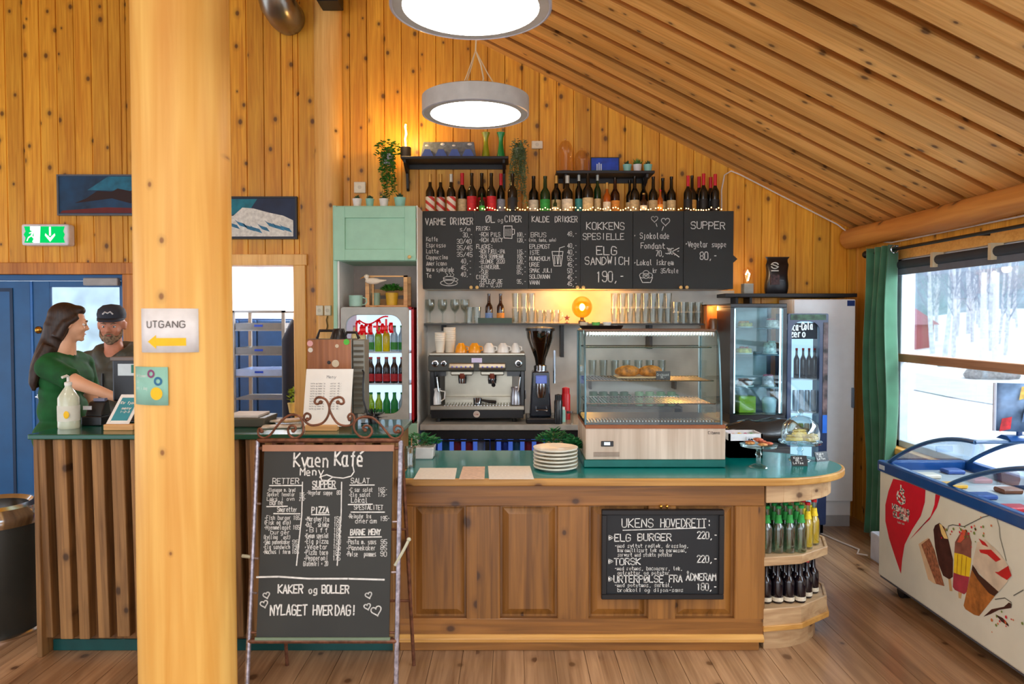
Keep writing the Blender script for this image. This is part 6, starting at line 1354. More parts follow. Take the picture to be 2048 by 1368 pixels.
# croissants on a board
zs_ = dz_(765) + .005; x_ = (hx(1275, DY0 + .3)); yb_ = DY0 + .27
tag(MB().box(x_ - .13, x_ + .14, yb_ - .07, yb_ + .09, zs_, zs_ + .01).build('serving_board', pm('board_pale', (220, 190, 150), .5), bevel=.004, origin=(x_, yb_, zs_)), 'pale serving board inside the glass display case', 'board')
crm = pm('croissant_brown', (206, 128, 44), .5, var=.35, scale=40, bump=.3)
def croissant(px, lab, rot):
    c = Vector((hx(px, yb_), yb_, zs_ + .046)); mb = MB(); pts, rs = [], []
    for k in range(19):
        t_ = k / 18; a = (t_ - .5) * 2.5; seg_ = .5 + .5 * abs(math.sin(t_ * PI * 5)); r_ = (.008 + .026 * math.sin(PI * t_) ** .8) * (.86 + .16 * seg_)
        pts.append((c.x + .066 * math.sin(a), c.y - .03 + .05 * (1 - math.cos(a)) * 1.2, c.z - .012 + .006 * math.sin(PI * t_) - (.012 if t_ in (0, 1) else 0))); rs.append(r_)
    o = mb.tube(pts, rs, 12).build('croissant', crm, smooth=1.2, origin=c); tag(o, lab, 'croissant', 'croissants in the display case')
croissant(1255, 'croissant at the left on the serving board', 0); croissant(1300, 'croissant at the right on the serving board', 0)
sg = thing('price_sign', 'small black price sign leaning before the right croissant', 'price sign', (hx(1326, yb_ - .1), yb_ - .1, zs_))
c = at(1326, 768, yb_ - .11)
B(c.x - .04, c.x + .04, yb_ - .115, yb_ - .108, zs_ - .004, zs_ + .045).build('sign_board', blk, sg); ck = Chalk(Vector((c.x - .035, yb_ - .1155, zs_ + .02)), (1, 0, 0), (0, 0, 1), .001); ck.text('Croissant', 0, 0, .012, w=.07, th=.002); ck.text('35,-', .02, .015, .012, w=.03, th=.002); ck.build('chalk_writing', chalkm, sg)
# tray with small bowls on the case
zt2 = zg1 + .01; ta, tb = hx(1148, 4.2), hx(1243, 4.2)
tr = thing('oval_tray', 'flat black tray lying on top of the glass display case', 'tray', ((ta + tb) / 2 + .02, 4.2, zt2))
MB().lathe([(.001, 0), (.9, 0), (1, .018), (.97, .02), (.88, .008), (.001, .008)], seg=32, M=Matrix.Translation(((ta + tb) / 2 + .02, 4.19, zt2)) @ Matrix.Diagonal((.128, .075, 1, 1)), cap=False).build('tray_body', blk, tr, smooth=True)
for px, c_, lab, n_2 in ((1168, (210, 190, 160), 'small beige bowl on the black oval tray', 'bowl'), (1192, (110, 190, 90), 'small green and white packet on the black oval tray', 'packet'), (1214, (226, 224, 216), 'small white dish at the right on the black oval tray', 'dish')):
    x_ = hx(px, 4.19); tag(MB().lathe([(.001, 0), (.018, 0), (.026, .03), (.022, .03), (.001, .012)], (x_, 4.19, zt2 + .009), 14, cap=False).build(n_2, pm('tiny_%d' % px, c_, .5), smooth=True, origin=(x_, 4.19, zt2)), lab, n_2)

# ================================================================== BLACK FRAME DISPLAY, SECOND FRIDGE, WHITE FRIDGE
KY0, KY1 = 5.56, 5.93; kx0, kx1 = hx(1461, KY0), hx(1574, KY0); kz0, kz1 = WT + .012, hz(607, KY0)
kd = thing('cake_display', 'tall black-framed refrigerated cake display with glass sides beside the wooden box', 'display case', ((kx0 + kx1) / 2, 5.8, WT))
MB().box(kx0, kx1, KY0, KY1, WT, WT + .07).build('base', blk, kd, bevel=.004); MB().box(kx0, kx1, KY0, KY1, kz1 - .03, kz1).build('top', blk, kd, bevel=.004)
for x_ in (kx0, kx1 - .03):
    for y_ in (KY0, KY1 - .03): MB().box(x_, x_ + .03, y_, y_ + .03, WT + .07, kz1 - .03).build('corner_post', blk, kd)
MB().box(kx0 + .0, kx0 + .006, KY0 + .03, KY1 - .03, WT + .07, kz1 - .03).build('side_panel', pm('kd_side', (24, 32, 40), .3), kd)
MB().box(kx0 + .03, kx1 - .03, KY1 - .02, KY1 - .015, WT + .07, kz1 - .03).build('back_panel', pm('kd_back', (200, 212, 214), .4), kd)
B(kx0 + .03, kx1 - .03, KY0 + .005, KY0 + .009, WT + .07, kz1 - .03).build('front_glass', glass('kd_glass', (224, 242, 244), .04, .25), kd)
MB().box(kx0 + .035, kx0 + .045, KY0 + .02, KY0 + .03, WT + .08, kz1 - .04).box(kx1 - .045, kx1 - .035, KY0 + .02, KY0 + .03, WT + .08, kz1 - .04).build('light_strip', glow('kd_light', (214, 240, 255), 3.5), kd)
ks = [hz(p_, KY0 + .1) for p_ in (832, 774, 709, 656)]
for z_ in ks[1:]: MB().box(kx0 + .03, kx1 - .03, KY0 + .05, KY1 - .04, z_ - .006, z_).build('rack', pm('kd_shelf', (80, 100, 104), .3, .4), kd)
def cake(px, z_, r_, h_, c1, c2, lab, name='cake'):
    x_ = hx(px, 5.72); o = thing(name, lab, 'food', (x_, 5.72, z_ + .001)); z_ += .002
    MB().lathe([(.001, 0), (r_ * 1.15, 0), (r_ * 1.2, .01), (.001, .01)], (x_, 5.72, z_), 20, cap=False).build('plate', wc, o, smooth=True); MB().lathe([(r_, .01), (r_, .01 + h_ * .8), (r_ * .85, .01 + h_), (.001, .012 + h_)], (x_, 5.72, z_), 18).build('filling', pm('f_%d_%d' % c1[:2], c1, .5, var=.3, scale=40), o, smooth=True)
    mb = MB(); rd = random.Random(px)
    for k in range(9): a = rd.uniform(0, 6.3); q = r_ * rd.random() * .75; mb.ell((x_ + q * math.cos(a), 5.72 + q * math.sin(a), z_ + h_ + .014), .014, .014, .01, 8, 5)
    mb.build('topping', pm('g_%d_%d' % c2[:2], c2, .4), o, smooth=True)
cake(1490, ks[3], .055, .03, (220, 190, 90), (240, 150, 40), 'yellow fruit tart on the top shelf of the cake display'); cake(1545, ks[3], .05, .05, (226, 220, 214), (216, 60, 50), 'white cake with red topping on the top shelf of the cake display')
cake(1488, ks[2], .06, .035, (226, 196, 90), (200, 70, 50), 'filled yellow bun on the second shelf of the cake display'); cake(1540, ks[2], .05, .08, (206, 226, 222), (60, 170, 150), 'pale tub with mint lid on the second shelf of the cake display')
cake(1490, ks[1], .06, .04, (130, 80, 60), (180, 110, 90), 'brown muffin pile on the third shelf of the cake display'); cake(1537, ks[1], .045, .07, (230, 214, 220), (216, 120, 140), 'pink and white pastry on the third shelf of the cake display')
x_ = hx(1492, 5.72); tag(B(x_ - .065, x_ + .065, 5.66, 5.78, WT + .071, WT + .071 + .13).build('juice_carton', pm('carton_lime', (176, 196, 40), .4), bevel=.004, origin=(x_, 5.72, WT + .07)), 'lime green carton at the bottom of the cake display', 'carton')
x_ = hx(1540, 5.72); tag(MB().lathe([(.001, 0), (.05, 0), (.056, .1), (.04, .12), (.001, .12)], (x_, 5.72, WT + .071), 18, cap=False).build('plastic_tub', pm('tub_ice', (196, 216, 222), .3), smooth=True, origin=(x_, 5.72, WT + .07)), 'pale plastic tub at the bottom of the cake display', 'tub')
# black bags lying before the display
mb = MB(); c = Vector((hx(1500, 5.4), 5.42, .86)); rd = random.Random(2)
mb.ell((c.x - .02, 5.0, .93), .3, .12, .085, 24, 14)
for v in mb.v:
    d = noise.noise(v * 9) * .035; v.z += d; v.x += d; v.z = max(v.z, .8451)
cab2 = thing('base_cabinet', 'dark base cabinet standing behind the rounded counter end', 'cabinet', (hx(1500, 5.0), 5.0, 0)); MB().box(hx(1420, 5.0), hx(1568, 5.0), 4.86, 5.16, .06, .845).build('cabinet_body', pm('dark_cabinet', (54, 56, 58), .5), cab2, bevel=.003); B(hx(1420, 5.0) + .01, hx(1568, 5.0) - .01, 4.845, 4.86, .1, .83).build('cabinet_door', pm('dark_cabinet2', (64, 66, 68), .5), cab2, bevel=.003); MB().box(hx(1420, 5.0) + .02, hx(1568, 5.0) - .02, 4.89, 5.14, 0, .06).build('plinth', black, cab2)
tag(mb.build('rubbish_bag', pm('bag_black', (34, 36, 36), .25, coat=.3), smooth=2, origin=(c.x, 5.0, .845)), 'crumpled dark plastic bag behind the cake stands', 'bag')

FY = 5.62; f0, f1 = hx(1576, FY), hx(1657, FY); ftop = hz(627, FY)
fr2 = thing('drinks_fridge', 'tall black-framed cola fridge with arched glass door by the white fridge', 'fridge', ((f0 + f1) / 2, 5.6, 0))
MB().box(f0, f0 + .02, FY + .05, 5.88, .02, ftop).box(f1 - .02, f1, FY + .05, 5.88, .02, ftop).box(f0, f1, 5.865, 5.88, .02, ftop).box(f0, f1, FY + .05, 5.88, ftop - .03, ftop).box(f0, f1, FY + .05, 5.88, .02, .2).build('fridge_body', pm('fridge_dark', (30, 36, 46), .35), fr2)
MB().box(f0 + .02, f1 - .02, 5.855, 5.862, .2, ftop - .03).build('lit_interior', glow('fridge_light_b', (190, 226, 255), .9), fr2)
o2 = rrect(f0, f1, .1, ftop, .012); i2 = rrect(f0 + .03, hx(1640, FY), .22, hz(643, FY), .075)
d = ringprism(o2, i2, FY, FY + .045).build('fridge_door', pm('fridge_frame_blue', (40, 56, 90), .3, coat=.3), fr2); 
mb = MB(); mb.add([(a, FY + .02, b) for a, b in i2], [tuple(range(len(i2)))]); mb.build('door_glass', glass('fridge2_glass', (220, 236, 242), .03, .16), d)
B(f0 + .02, f1 - .02, FY - .004, FY, hz(640, FY), hz(629, FY)).build('header_picture', pm('header_forest', (64, 104, 76), .5, var=.4, scale=20), d)
B(hx(1647, FY), hx(1656, FY), FY - .004, FY, hz(860, FY), hz(645, FY)).build('edge_picture', pm('edge_pic', (110, 90, 90), .5, var=.6, scale=14), d); B(hx(1647, FY), hx(1656, FY), FY - .006, FY - .003, hz(866, FY), hz(830, FY)).build('blue_label', pm('label_bright_blue', (30, 110, 220), .4), d)
B(f0 + .04, hx(1637, FY), FY + .02, FY + .03, hz(678, FY), hz(646, FY)).build('dark_banner', pm('banner_dark', (44, 34, 44), .4), d)
ck = Chalk(Vector((hx(1577, FY), FY + .018, hz(661, FY))), (1, 0, 0), (0, 0, 1), .001); ck.text('Coca-Cola', 0, 0, .055, w=.2, th=.009, slope=-.05, jit=.1); ck.text('zero', .02, .05, .05, w=.13, th=.009, jit=.1); ck.build('white_lettering', pm('letter_white', (226, 236, 240), .4, emit=.2), d)
for py in (757, 823, 890): B(f0 + .03, f1 - .03, FY + .07, 5.85, hz(py, FY + .1) - .01, hz(py, FY + .1)).build('wire_shelf', MATS['shelf_white'], fr2)
pb_ = make_bottle('cola_bottle', colaM, lid_r, None, r=.023, h=.235, label='x', group='cola bottles in the drinks fridge', neck=.22, seg=12)
for k, px in enumerate((1594, 1607, 1619, 1630)):
    lab = 'dark cola bottle in the black-framed fridge, %s from the left' % ORD[k]; loc = (hx(px, FY + .16), FY + .16, hz(757, FY + .1) + .001)
    if k == 0: pb_.location = loc; pb_['label'] = lab
    else: dup(pb_, loc, 0, lab)
for k, px in enumerate((1592, 1604, 1616, 1628)):
    x_ = hx(px, FY + .15); tag(MB().lathe([(.018, 0), (.0215, .01), (.0215, .15), (.018, .165)], (x_, FY + .15, hz(823, FY + .1) + .001), 14).build('drink_can', pm(('can_silver', 'can_white')[k % 2], (196, 206, 216), .3, .4), smooth=True, origin=(x_, FY + .15, 1)), '%s can on the second shelf of the black-framed fridge' % ('leftmost', 'second', 'third', 'rightmost')[k], 'can', 'cans in the drinks fridge')
for k, px in enumerate((1592, 1604, 1616, 1628)):
    x_ = hx(px, FY + .15); tag(MB().lathe([(.018, 0), (.0215, .01), (.0215, .15), (.018, .165)], (x_, FY + .15, hz(890, FY + .1) + .001), 14).build('drink_can', (canm[2], MATS['lid_green'], canm[1], canm[3])[k], smooth=True, origin=(x_, FY + .15, 1)), '%s can on the lowest visible shelf of the black-framed fridge' % ('red', 'green', 'white', 'teal')[k], 'can', 'cans in the drinks fridge')
# white fridge
WY = 5.9; w0, w1 = hx(1588, WY), hx(1711, WY); wzt = hz(598, WY)
wfr = thing('white_fridge', 'tall plain white fridge in the corner beside the green curtain', 'fridge', ((w0 + w1) / 2, 6.05, 0)); fw_ = pm('fridge_pure_white', (244, 247, 250), .35, var=.015)
MB().box(w0, w1, WY + .04, YW - .01, .08, wzt).build('fridge_body', fw_, wfr, bevel=.004); MB().box(w0, w1, WY, WY + .036, hz(1003, WY), wzt - .002).build('fridge_door', fw_, wfr, bevel=.008, bseg=2)
MB().box(w0 + .01, w1 - .01, WY + .03, YW - .05, 0, .09).build('kick_grille', pm('kick_grey', (176, 178, 180), .4), wfr)
B(w1 - .028, w1 - .012, WY - .03, WY, hz(815, WY), hz(775, WY)).build('handle', pm('handle_blue_grey', (120, 136, 156), .4), wfr, bevel=.003)
B(hx(1694, WY), hx(1709, WY), WY - .002, WY, hz(612, WY), hz(601, WY)).build('sticker', pm('sticker_blue', (30, 60, 130), .5), wfr)
# black shelf above the fridges
S3 = hz(587, 6.0)
o = thing('wall_shelf', 'long black wall shelf over the white fridge carrying the coffee bag', 'shelf', (hx(1580, 6.1), 6.1, S3)); MB().box(hx(1450, 5.98), hx(1714, 5.98), 5.98, YW - .002, S3 - .03, S3).build('shelf_board', MATS['shelf_black'], o, bevel=.002)
for px in (1472, 1500): MB().box(hx(px, 6.1) - .01, hx(px, 6.1) + .01, 6.08, YW - .002, S3 - .12, S3 - .03).build('bracket', MATS['shelf_black'], o)
bulb_lamp(1494, 6.08, S3, 'small clear bulb on a grey concrete cube on the right black shelf', 6, 'cube'); plight('cube_bulb_light', (hx(1494, 6.0), 5.97, S3 + .2), .6, (1, .7, .4), .03)
cb = thing('coffee_bag', 'standing black coffee bag with pale round logo on the right black shelf', 'bag', (hx(1551, 6.08), 6.08, S3))
bx0, bx1, bz1 = hx(1530, 6.08), hx(1573, 6.08), hz(514, 6.08); nb_ = 14; vs = []; 
for j in range(nb_ + 1):
    t_ = j / nb_; z_ = S3 + .001 + (bz1 - S3) * t_; th_ = .05 * math.sin(PI * min(1, t_ * .95 + .12)) ** .7 + .002; wv_ = .006 * math.sin(t_ * 9) + (.01 if j == nb_ else 0) - (.008 if .8 < t_ < .95 else 0)
    for i in range(16):
        a = 2 * PI * i / 16; ex_ = (bx1 - bx0) / 2 + wv_; vs.append(((bx0 + bx1) / 2 + ex_ * math.copysign(abs(math.cos(a)) ** .5, math.cos(a)) + .008 * t_, 6.08 + th_ * math.copysign(abs(math.sin(a)) ** .6, math.sin(a)), z_))
MB().add(vs, [(j * 16 + i, j * 16 + (i + 1) % 16, (j + 1) * 16 + (i + 1) % 16, (j + 1) * 16 + i) for j in range(nb_) for i in range(16)] + [tuple(range(16))[::-1], tuple(nb_ * 16 + i for i in range(16))]).build('bag_body', pm('bag_foil_black', (24, 20, 22), .35, coat=.2), cb, smooth=1)
c = at(1550, 531, 6.02)
lp_ = MB(); 
for a0_, a1_ in ((.3, 2.9), (3.4, 6.0)): lp_.tube([(c.x + .03 * math.cos(a0_ + (a1_ - a0_) * k / 10), 6.022, c.z + .024 * math.sin(a0_ + (a1_ - a0_) * k / 10)) for k in range(11)], .005, 6)
lp_.tube([(c.x - .02, 6.02, c.z + .008), (c.x + .02, 6.02, c.z - .008)], .005, 6).box(c.x - .03, c.x + .03, 6.018, 6.024, c.z - .048, c.z - .038).build('round_logo', pm('logo_pale', (206, 206, 200), .5), cb)
B(c.x - .035, c.x + .04, 6.02, 6.035, c.z - .16, c.z - .075).build('bag_label', pm('bag_label_dark', (70, 44, 44), .5, var=.5, scale=60), cb)
c = at(1468, 518, 6.2); tag(MB().prism([(c.x - .02, c.z - .045), (c.x + .03, c.z), (c.x - .02, c.z + .045)], 6.2, YW - .002, 'y').build('wall_hook', black, origin=c), 'small black pointed wall hook at the right end of the menu cabinets', 'hook')

# ================================================================== ON THE SERVING COUNTER
def sheet(pts, lab, m_, name='menu_sheet', grp=None):
    q = [onz(px, py, ZT + .0015) for px, py in pts]; c = sum(q, Vector()) / 4
    o = MB(); o.add([(p_.x, p_.y, ZT + .0004) for p_ in q] + [(p_.x, p_.y, ZT + .002) for p_ in q], [(3, 2, 1, 0), (4, 5, 6, 7), (0, 1, 5, 4), (1, 2, 6, 5), (2, 3, 7, 6), (3, 0, 4, 7)])
    o = o.build(name, m_, origin=c); return tag(o, lab, 'menu', grp)
sheet([(827, 958), (910, 958), (914, 936), (840, 936)], 'white menu sheet lying at the left end of the teal counter', pm('sheet_white', (236, 230, 218), .5, var=.05, scale=60))
sheet([(918, 958), (969, 958), (970, 933), (926, 933)], 'narrow pinkish card lying between two white menu sheets', pm('sheet_pink', (226, 196, 172), .5, var=.1, scale=40))
sheet([(978, 958), (1068, 958), (1060, 932), (976, 932)], 'white menu sheet lying beside the stack of plates', MATS['sheet_white'])
pc_ = onz(1113, 944, ZT); pl = None
for k in range(6):
    if pl is None:
        pl = thing('white_plate', 'lowest white plate of the stack beside the menus', 'plate', (pc_.x, pc_.y + .09, ZT + .0005), 0, 'stacked white plates on the counter')
        MB().lathe([(.001, .0), (.075, 0), (.08, .006), (.118, .012), (.12, .02), (.112, .02), (.078, .01), (.001, .008)], (pc_.x, pc_.y + .09, ZT + .0005), 36, cap=False).build('plate_body', pm('plate_white', (240, 234, 216), .3, coat=.4), pl, smooth=True)
    else: dup(pl, (pc_.x, pc_.y + .09, ZT + .0005 + k * .0195), 0, '%s white plate from the bottom of the stack' % ORD[k] if k < 5 else 'topmost white plate of the stack beside the menus')
def herb(px, py, w_, h_, lab, potm_, trough=False, seed=1):
    c = onz(px, py, ZT); o = thing('herb_pot', lab, 'potted plant', c)
    if trough: MB().add([(c.x - w_, c.y - .06, ZT), (c.x + w_, c.y - .06, ZT), (c.x + w_, c.y + .06, ZT), (c.x - w_, c.y + .06, ZT), (c.x - w_ * 1.1, c.y - .07, ZT + .07), (c.x + w_ * 1.1, c.y - .07, ZT + .07), (c.x + w_ * 1.1, c.y + .07, ZT + .07), (c.x - w_ * 1.1, c.y + .07, ZT + .07)], [(0, 3, 2, 1), (4, 5, 6, 7), (0, 1, 5, 4), (1, 2, 6, 5), (2, 3, 7, 6), (3, 0, 4, 7)]).build('pot', potm_, o, bevel=.005)
    else: MB().lathe([(.001, 0), (w_ * .6, 0), (w_ * .8, .07), (w_ * .7, .07), (.001, .06)], c, 20, cap=False).build('pot', potm_, o, smooth=True)
    mb = MB(); rd = random.Random(seed); st = MB()
    for k in range(170):
        a, r_ = rd.uniform(0, 2 * PI), w_ * 1.35 * rd.random() ** .6; b = Vector((c.x + math.cos(a) * r_, c.y + math.sin(a) * min(r_, .09), ZT + .075 + h_ * rd.random() * (1.15 - r_ / w_ / 1.6)))
        leaf(mb, b, Vector((math.cos(a), math.sin(a), rd.uniform(-.2, 1))), .034, .012, Vector((0, 0, 1)))
        if k % 8 == 0: st.tube([(c.x + (b.x - c.x) * .4, c.y, ZT + .065), b], .0015, 4)
    mb.build('leaves', pm('herb_green', (40, 128, 70), .5, var=.3, scale=30), o); st.build('stems', MATS['stem_green'], o)
herb(1108, 908, .07, .07, 'green herb in a low white pot behind the stacked plates', potw, seed=4)
herb(838, 915, .085, .07, 'green herbs in a white trough at the left end of the counter', potw, True, 6)
herb(1146, 922, .028, .07, 'small green herb pot squeezed beside the display case', potw, False, 9)
x_ = onz(816, 935, ZT); jr = thing('cutlery_jar', 'ribbed glass jar behind the right leg of the easel', 'jar', x_)
MB().lathe([(.001, 0), (.04, 0), (.042, .03), (.04, .035), (.043, .06), (.041, .065), (.044, .11), (.04, .11), (.036, .01)], x_, 20, cap=False).build('jar_body', glass('jar_clear', (216, 224, 214), .12, .6), jr, smooth=True); MB().tube([(x_.x - .02, x_.y, ZT + .015), (x_.x - .03, x_.y, ZT + .15)], .004, 6).tube([(x_.x + .015, x_.y, ZT + .015), (x_.x + .02, x_.y, ZT + .16)], .004, 6).build('cutlery', chrome, jr)
# cake stands
cgl = glass('stand_glass', (232, 244, 244), .06, .5); 
def stand(px, py, rp, hs, dome_h, lab, cat='cake stand'):
    c = onz(px, py, ZT); o = thing('cake_stand', lab, cat, c)
    MB().lathe([(.001, 0), (rp * .55, 0), (rp * .5, .008), (.014, .02), (.012, hs * .5), (.02, hs * .6), (.012, hs * .75), (.02, hs - .006), (rp, hs - .002), (rp + .004, hs + .01), (rp * .97, hs + .008), (.001, hs + .004)], c, 36, cap=False).build('stand_plate', cgl, o, smooth=True)
    if dome_h: MB().lathe([(rp * .9, hs + .012), (rp * .92, hs + dome_h * .35), (rp * .8, hs + dome_h * .68), (rp * .45, hs + dome_h * .93), (.012, hs + dome_h), (.010, hs + dome_h + .01), (.02, hs + dome_h + .026), (.001, hs + dome_h + .04)], c, 36, cap=False).build('glass_dome', cgl, o, smooth=True)
    return c
c = stand(1517, 934, .095, .115, 0, 'low glass cake stand with cookies, nearest the display case')
ckm = pm('cookie', (220, 160, 96), .6, var=.3, scale=50); ckr = pm('cookie_red', (206, 110, 80), .6, var=.3, scale=50)
for k in range(8):
    a = k * 2.4; r_ = .05 if k < 6 else .01; p_ = Vector((c.x + r_ * math.cos(a), c.y + r_ * math.sin(a), ZT + .129 + (.016 if k > 5 else 0) + .0008 * k))
    tag(MB().ell(p_, .026, .026, .0085, 14, 8).build('cookie', (ckm, ckr)[k % 2], smooth=True, origin=p_), ('%s cookie on the low glass stand, %s' % (('golden', 'reddish')[k % 2], ('right side', 'back', 'left side', 'front', 'back left', 'front right', 'upper layer left', 'upper layer right')[k])), 'cookie', 'cookies on the low cake stand')
c = stand(1600, 920, .115, .10, .155, 'glass cake stand with dome and yellow pastry at the counter end')
pastry = pm('pastry_yellow', (238, 196, 110), .55, var=.3, scale=22)
for k, (dx, dy, a) in enumerate(((-.045, -.01, .2), (.03, -.02, -.3), (-.005, .03, .5), (.055, .02, .1))):
    p_ = Vector((c.x + dx, c.y + dy, ZT + .112 + (.0 if k != 2 else .024))); M_2 = Matrix.Translation(p_) @ Matrix.Rotation(a, 4, 'Z')
    tag(MB().prism([(-.05, 0), (.045, -.03), (.045, .03)], 0, .022, 'z', M_2).prism([(-.045, 0), (.045, -.026), (.045, .026)], .023, .034, 'z', M_2).build('pastry_slice', pastry, bevel=.006, bseg=2, origin=p_), '%s yellow pastry slice under the glass dome' % ('left', 'front', 'topmost', 'right')[k], 'pastry', 'pastry slices under the glass dome')
# white candy box with sweets behind the stands
c = onz(1492, 916, ZT); bx = thing('candy_box', 'white cardboard box full of colourful sweets beside the display case', 'box', c)
MB().box(c.x - .1, c.x + .095, c.y, c.y + .012, ZT, ZT + .14).box(c.x - .1, c.x + .095, c.y + .14, c.y + .152, ZT, ZT + .14).box(c.x - .1, c.x - .09, c.y, c.y + .15, ZT, ZT + .14).box(c.x + .085, c.x + .095, c.y, c.y + .15, ZT, ZT + .14).box(c.x - .1, c.x + .09, c.y, c.y + .15, ZT, ZT + .1).build('box_body', pm('box_white', (238, 238, 240), .5), bx)
B(c.x + .0, c.x + .07, c.y - .006, c.y - .001, ZT + .07, ZT + .125).build('price_label', pm('label_slate', (220, 222, 228), .5), bx); ck = Chalk(Vector((c.x + .01, c.y - .0065, ZT + .085)), (1, 0, 0), (0, 0, 1), .0008); ck.text('10,-', 0, 0, .026, w=.055, th=.006); ck.build('label_writing', pm('ink_slate', (70, 76, 100), .5), bx)
rd = random.Random(31); cols_ = [(220, 30, 60), (240, 200, 40), (60, 180, 70), (230, 120, 40), (190, 40, 120)]
for k in range(15):
    p_ = Vector((c.x - .078 + (k % 5) * .036, c.y + .035 + (k // 5) * .038, ZT + .114 + rd.uniform(0, .008)))
    tag(MB().ell(p_, .016, .013, .012, 10, 6).build('sweet', pm('sweet_c%d' % ((k * 3) % 5), cols_[(k * 3) % 5], .3), smooth=True, origin=p_), '%s sweet in the white box, %s row, %s from left' % (('red', 'yellow', 'green', 'orange', 'magenta')[(k * 3) % 5], ('front', 'middle', 'back')[k // 5], ORD[k % 5]), 'sweet', 'sweets in the white box')
for px, py, rot, lab in ((1600, 932, .0, 'small black chalk sign in front of the domed cake stand'), (1646, 923, .35, 'small black chalk sign at the rounded end of the counter')):
    c = onz(px, py, ZT); o = thing('table_sign', lab, 'price sign', c, rot); w_ = .043
    MB().add([(c.x - w_, c.y, ZT), (c.x + w_, c.y, ZT), (c.x + w_, c.y + .006, ZT), (c.x - w_, c.y + .006, ZT), (c.x - w_, c.y + .02, ZT + .052), (c.x + w_, c.y + .02, ZT + .052), (c.x + w_, c.y + .026, ZT + .052), (c.x - w_, c.y + .026, ZT + .052)], [(0, 3, 2, 1), (4, 5, 6, 7), (0, 1, 5, 4), (1, 2, 6, 5), (2, 3, 7, 6), (3, 0, 4, 7)]).build('sign_board', blk, o)
    ck = Chalk(Vector((c.x - w_ + .008, c.y + .017, ZT + .044)), (1, 0, 0), (0, .36, .93), .001); ck.text('Kake', .005, .008, .011, w=.05, th=.0018); ck.text('65,-', .015, .022, .011, w=.04, th=.0018); ck.text('Lefse', .0, .036, .011, w=.06, th=.0018); ck.build('chalk_writing', chalkm, o)
    MB().prism([(c.y + .02, ZT), (c.y + .055, ZT), (c.y + .024, ZT + .045)], c.x - .004, c.x + .004, 'x').build('sign_foot', blk, o)

# ================================================================== BOTTLES IN THE ROUNDED END
def inside(x, y, m_=.04):
    pts = facets(0); n = len(pts); c_ = False
    for i in range(n):
        (x1_, y1_), (x2_, y2_) = pts[i], pts[(i + 1) % n]
        if (y1_ > y) != (y2_ > y) and x < (x2_ - x1_) * (y - y1_) / (y2_ - y1_) + x1_: c_ = not c_
    if not c_: return False
    for (ax_, ay_), (bx_, by_) in zip(FAC[:-1], FAC[1:]):
        v = Vector((bx_ - ax_, by_ - ay_)).normalized()
        if (x - ax_) * -v.y + (y - ay_) * v.x < .049: return False
    return True
gclear = glass('bottle_clear', (222, 236, 226), .10, .6, .03)
def soda(name, body, cap, lab_m, fill, grp):
    o = thing(name, 'x', 'bottle', (0, 0, 0), 0, grp); prof, b = bottle_mesh(.03, .245, .3, .4, .2)
    MB().lathe(prof, (0, 0, 0), 14).build('bottle_body', body, o, smooth=True)
    if fill: MB().lathe([(.001, .006)] + [(a * .88, z_ + .004) for a, z_ in prof[1:5]] + [(.001, prof[5][1])], (0, 0, 0), 12, cap=False).build('drink', fill, o, smooth=True)
    MB().lathe([(.0135, .232), (.0145, .246), (.001, .248)], (0, 0, 0), 12, cap=False).build('bottle_cap', cap, o, smooth=True)
    if lab_m: MB().lathe([(.0215, .158), (.0165, .178), (.0145, .2)], (0, 0, 0), 14, cap=False).build('neck_label', lab_m, o, smooth=True)
    return o
protoG = soda('soda_bottle', gclear, lid_g, labs['green'], glass('soda_liquid', (216, 232, 220), .05, .2), 'bottles on the upper end shelf')
protoR = soda('soda_bottle', gclear, lid_r, labs['green'], MATS['soda_liquid'], 'bottles on the upper end shelf')
protoY = soda('soda_bottle', gclear, lid_r, labs['yellow'], pm('soda_orange', (250, 190, 20), .3, coat=.3), 'bottles on the upper end shelf')
protoC = make_bottle('cola_bottle', colaM, lid_r, labs['white'], r=.029, h=.2, label='x', group='dark bottles on the lower end shelf', lab=(.1, .3), capf=.05)
protoD = make_bottle('cola_bottle', colaM, blk, labs['white'], r=.029, h=.2, label='x', group='dark bottles on the lower end shelf', lab=(.1, .3), capf=.05)
usedp = set()
def put(pr, loc, lab):
    if id(pr) not in usedp: usedp.add(id(pr)); pr.location = loc; pr['label'] = lab
    else: dup(pr, loc, 0, lab)
zu, zl = zf(1119) + .001, zf(1222) + .001
cnt_ = 0
for j in range(8):
    for i in range(7):
        x_ = XP + .054 + i * .0615; y_ = 3.735 + j * .0615 + .07 * max(0, x_ - XP - .1)
        if not inside(x_, y_): continue
        where = 'row %s from front, %s from left' % (('one', 'two', 'three', 'four', 'five', 'six', 'seven', 'eight')[j], ORD[i])
        y__ = x_ > 1.57 or (i == 3 and j == 0)
        pr = protoY if y__ else (protoG if (j < 3) else protoR)
        put(pr, (x_, y_, zu), '%s, upper end shelf, %s' % ('yellow-orange soda bottle' if y__ else 'clear %s-capped soda bottle' % ('green' if j < 3 else 'red'), where))
        put(protoC if (j > 3 or x_ > 1.55) else protoD, (x_, y_, zl), 'dark %s-capped bottle, lower end shelf, %s' % ('red' if (j > 3 or x_ > 1.55) else 'black', where)); cnt_ += 1

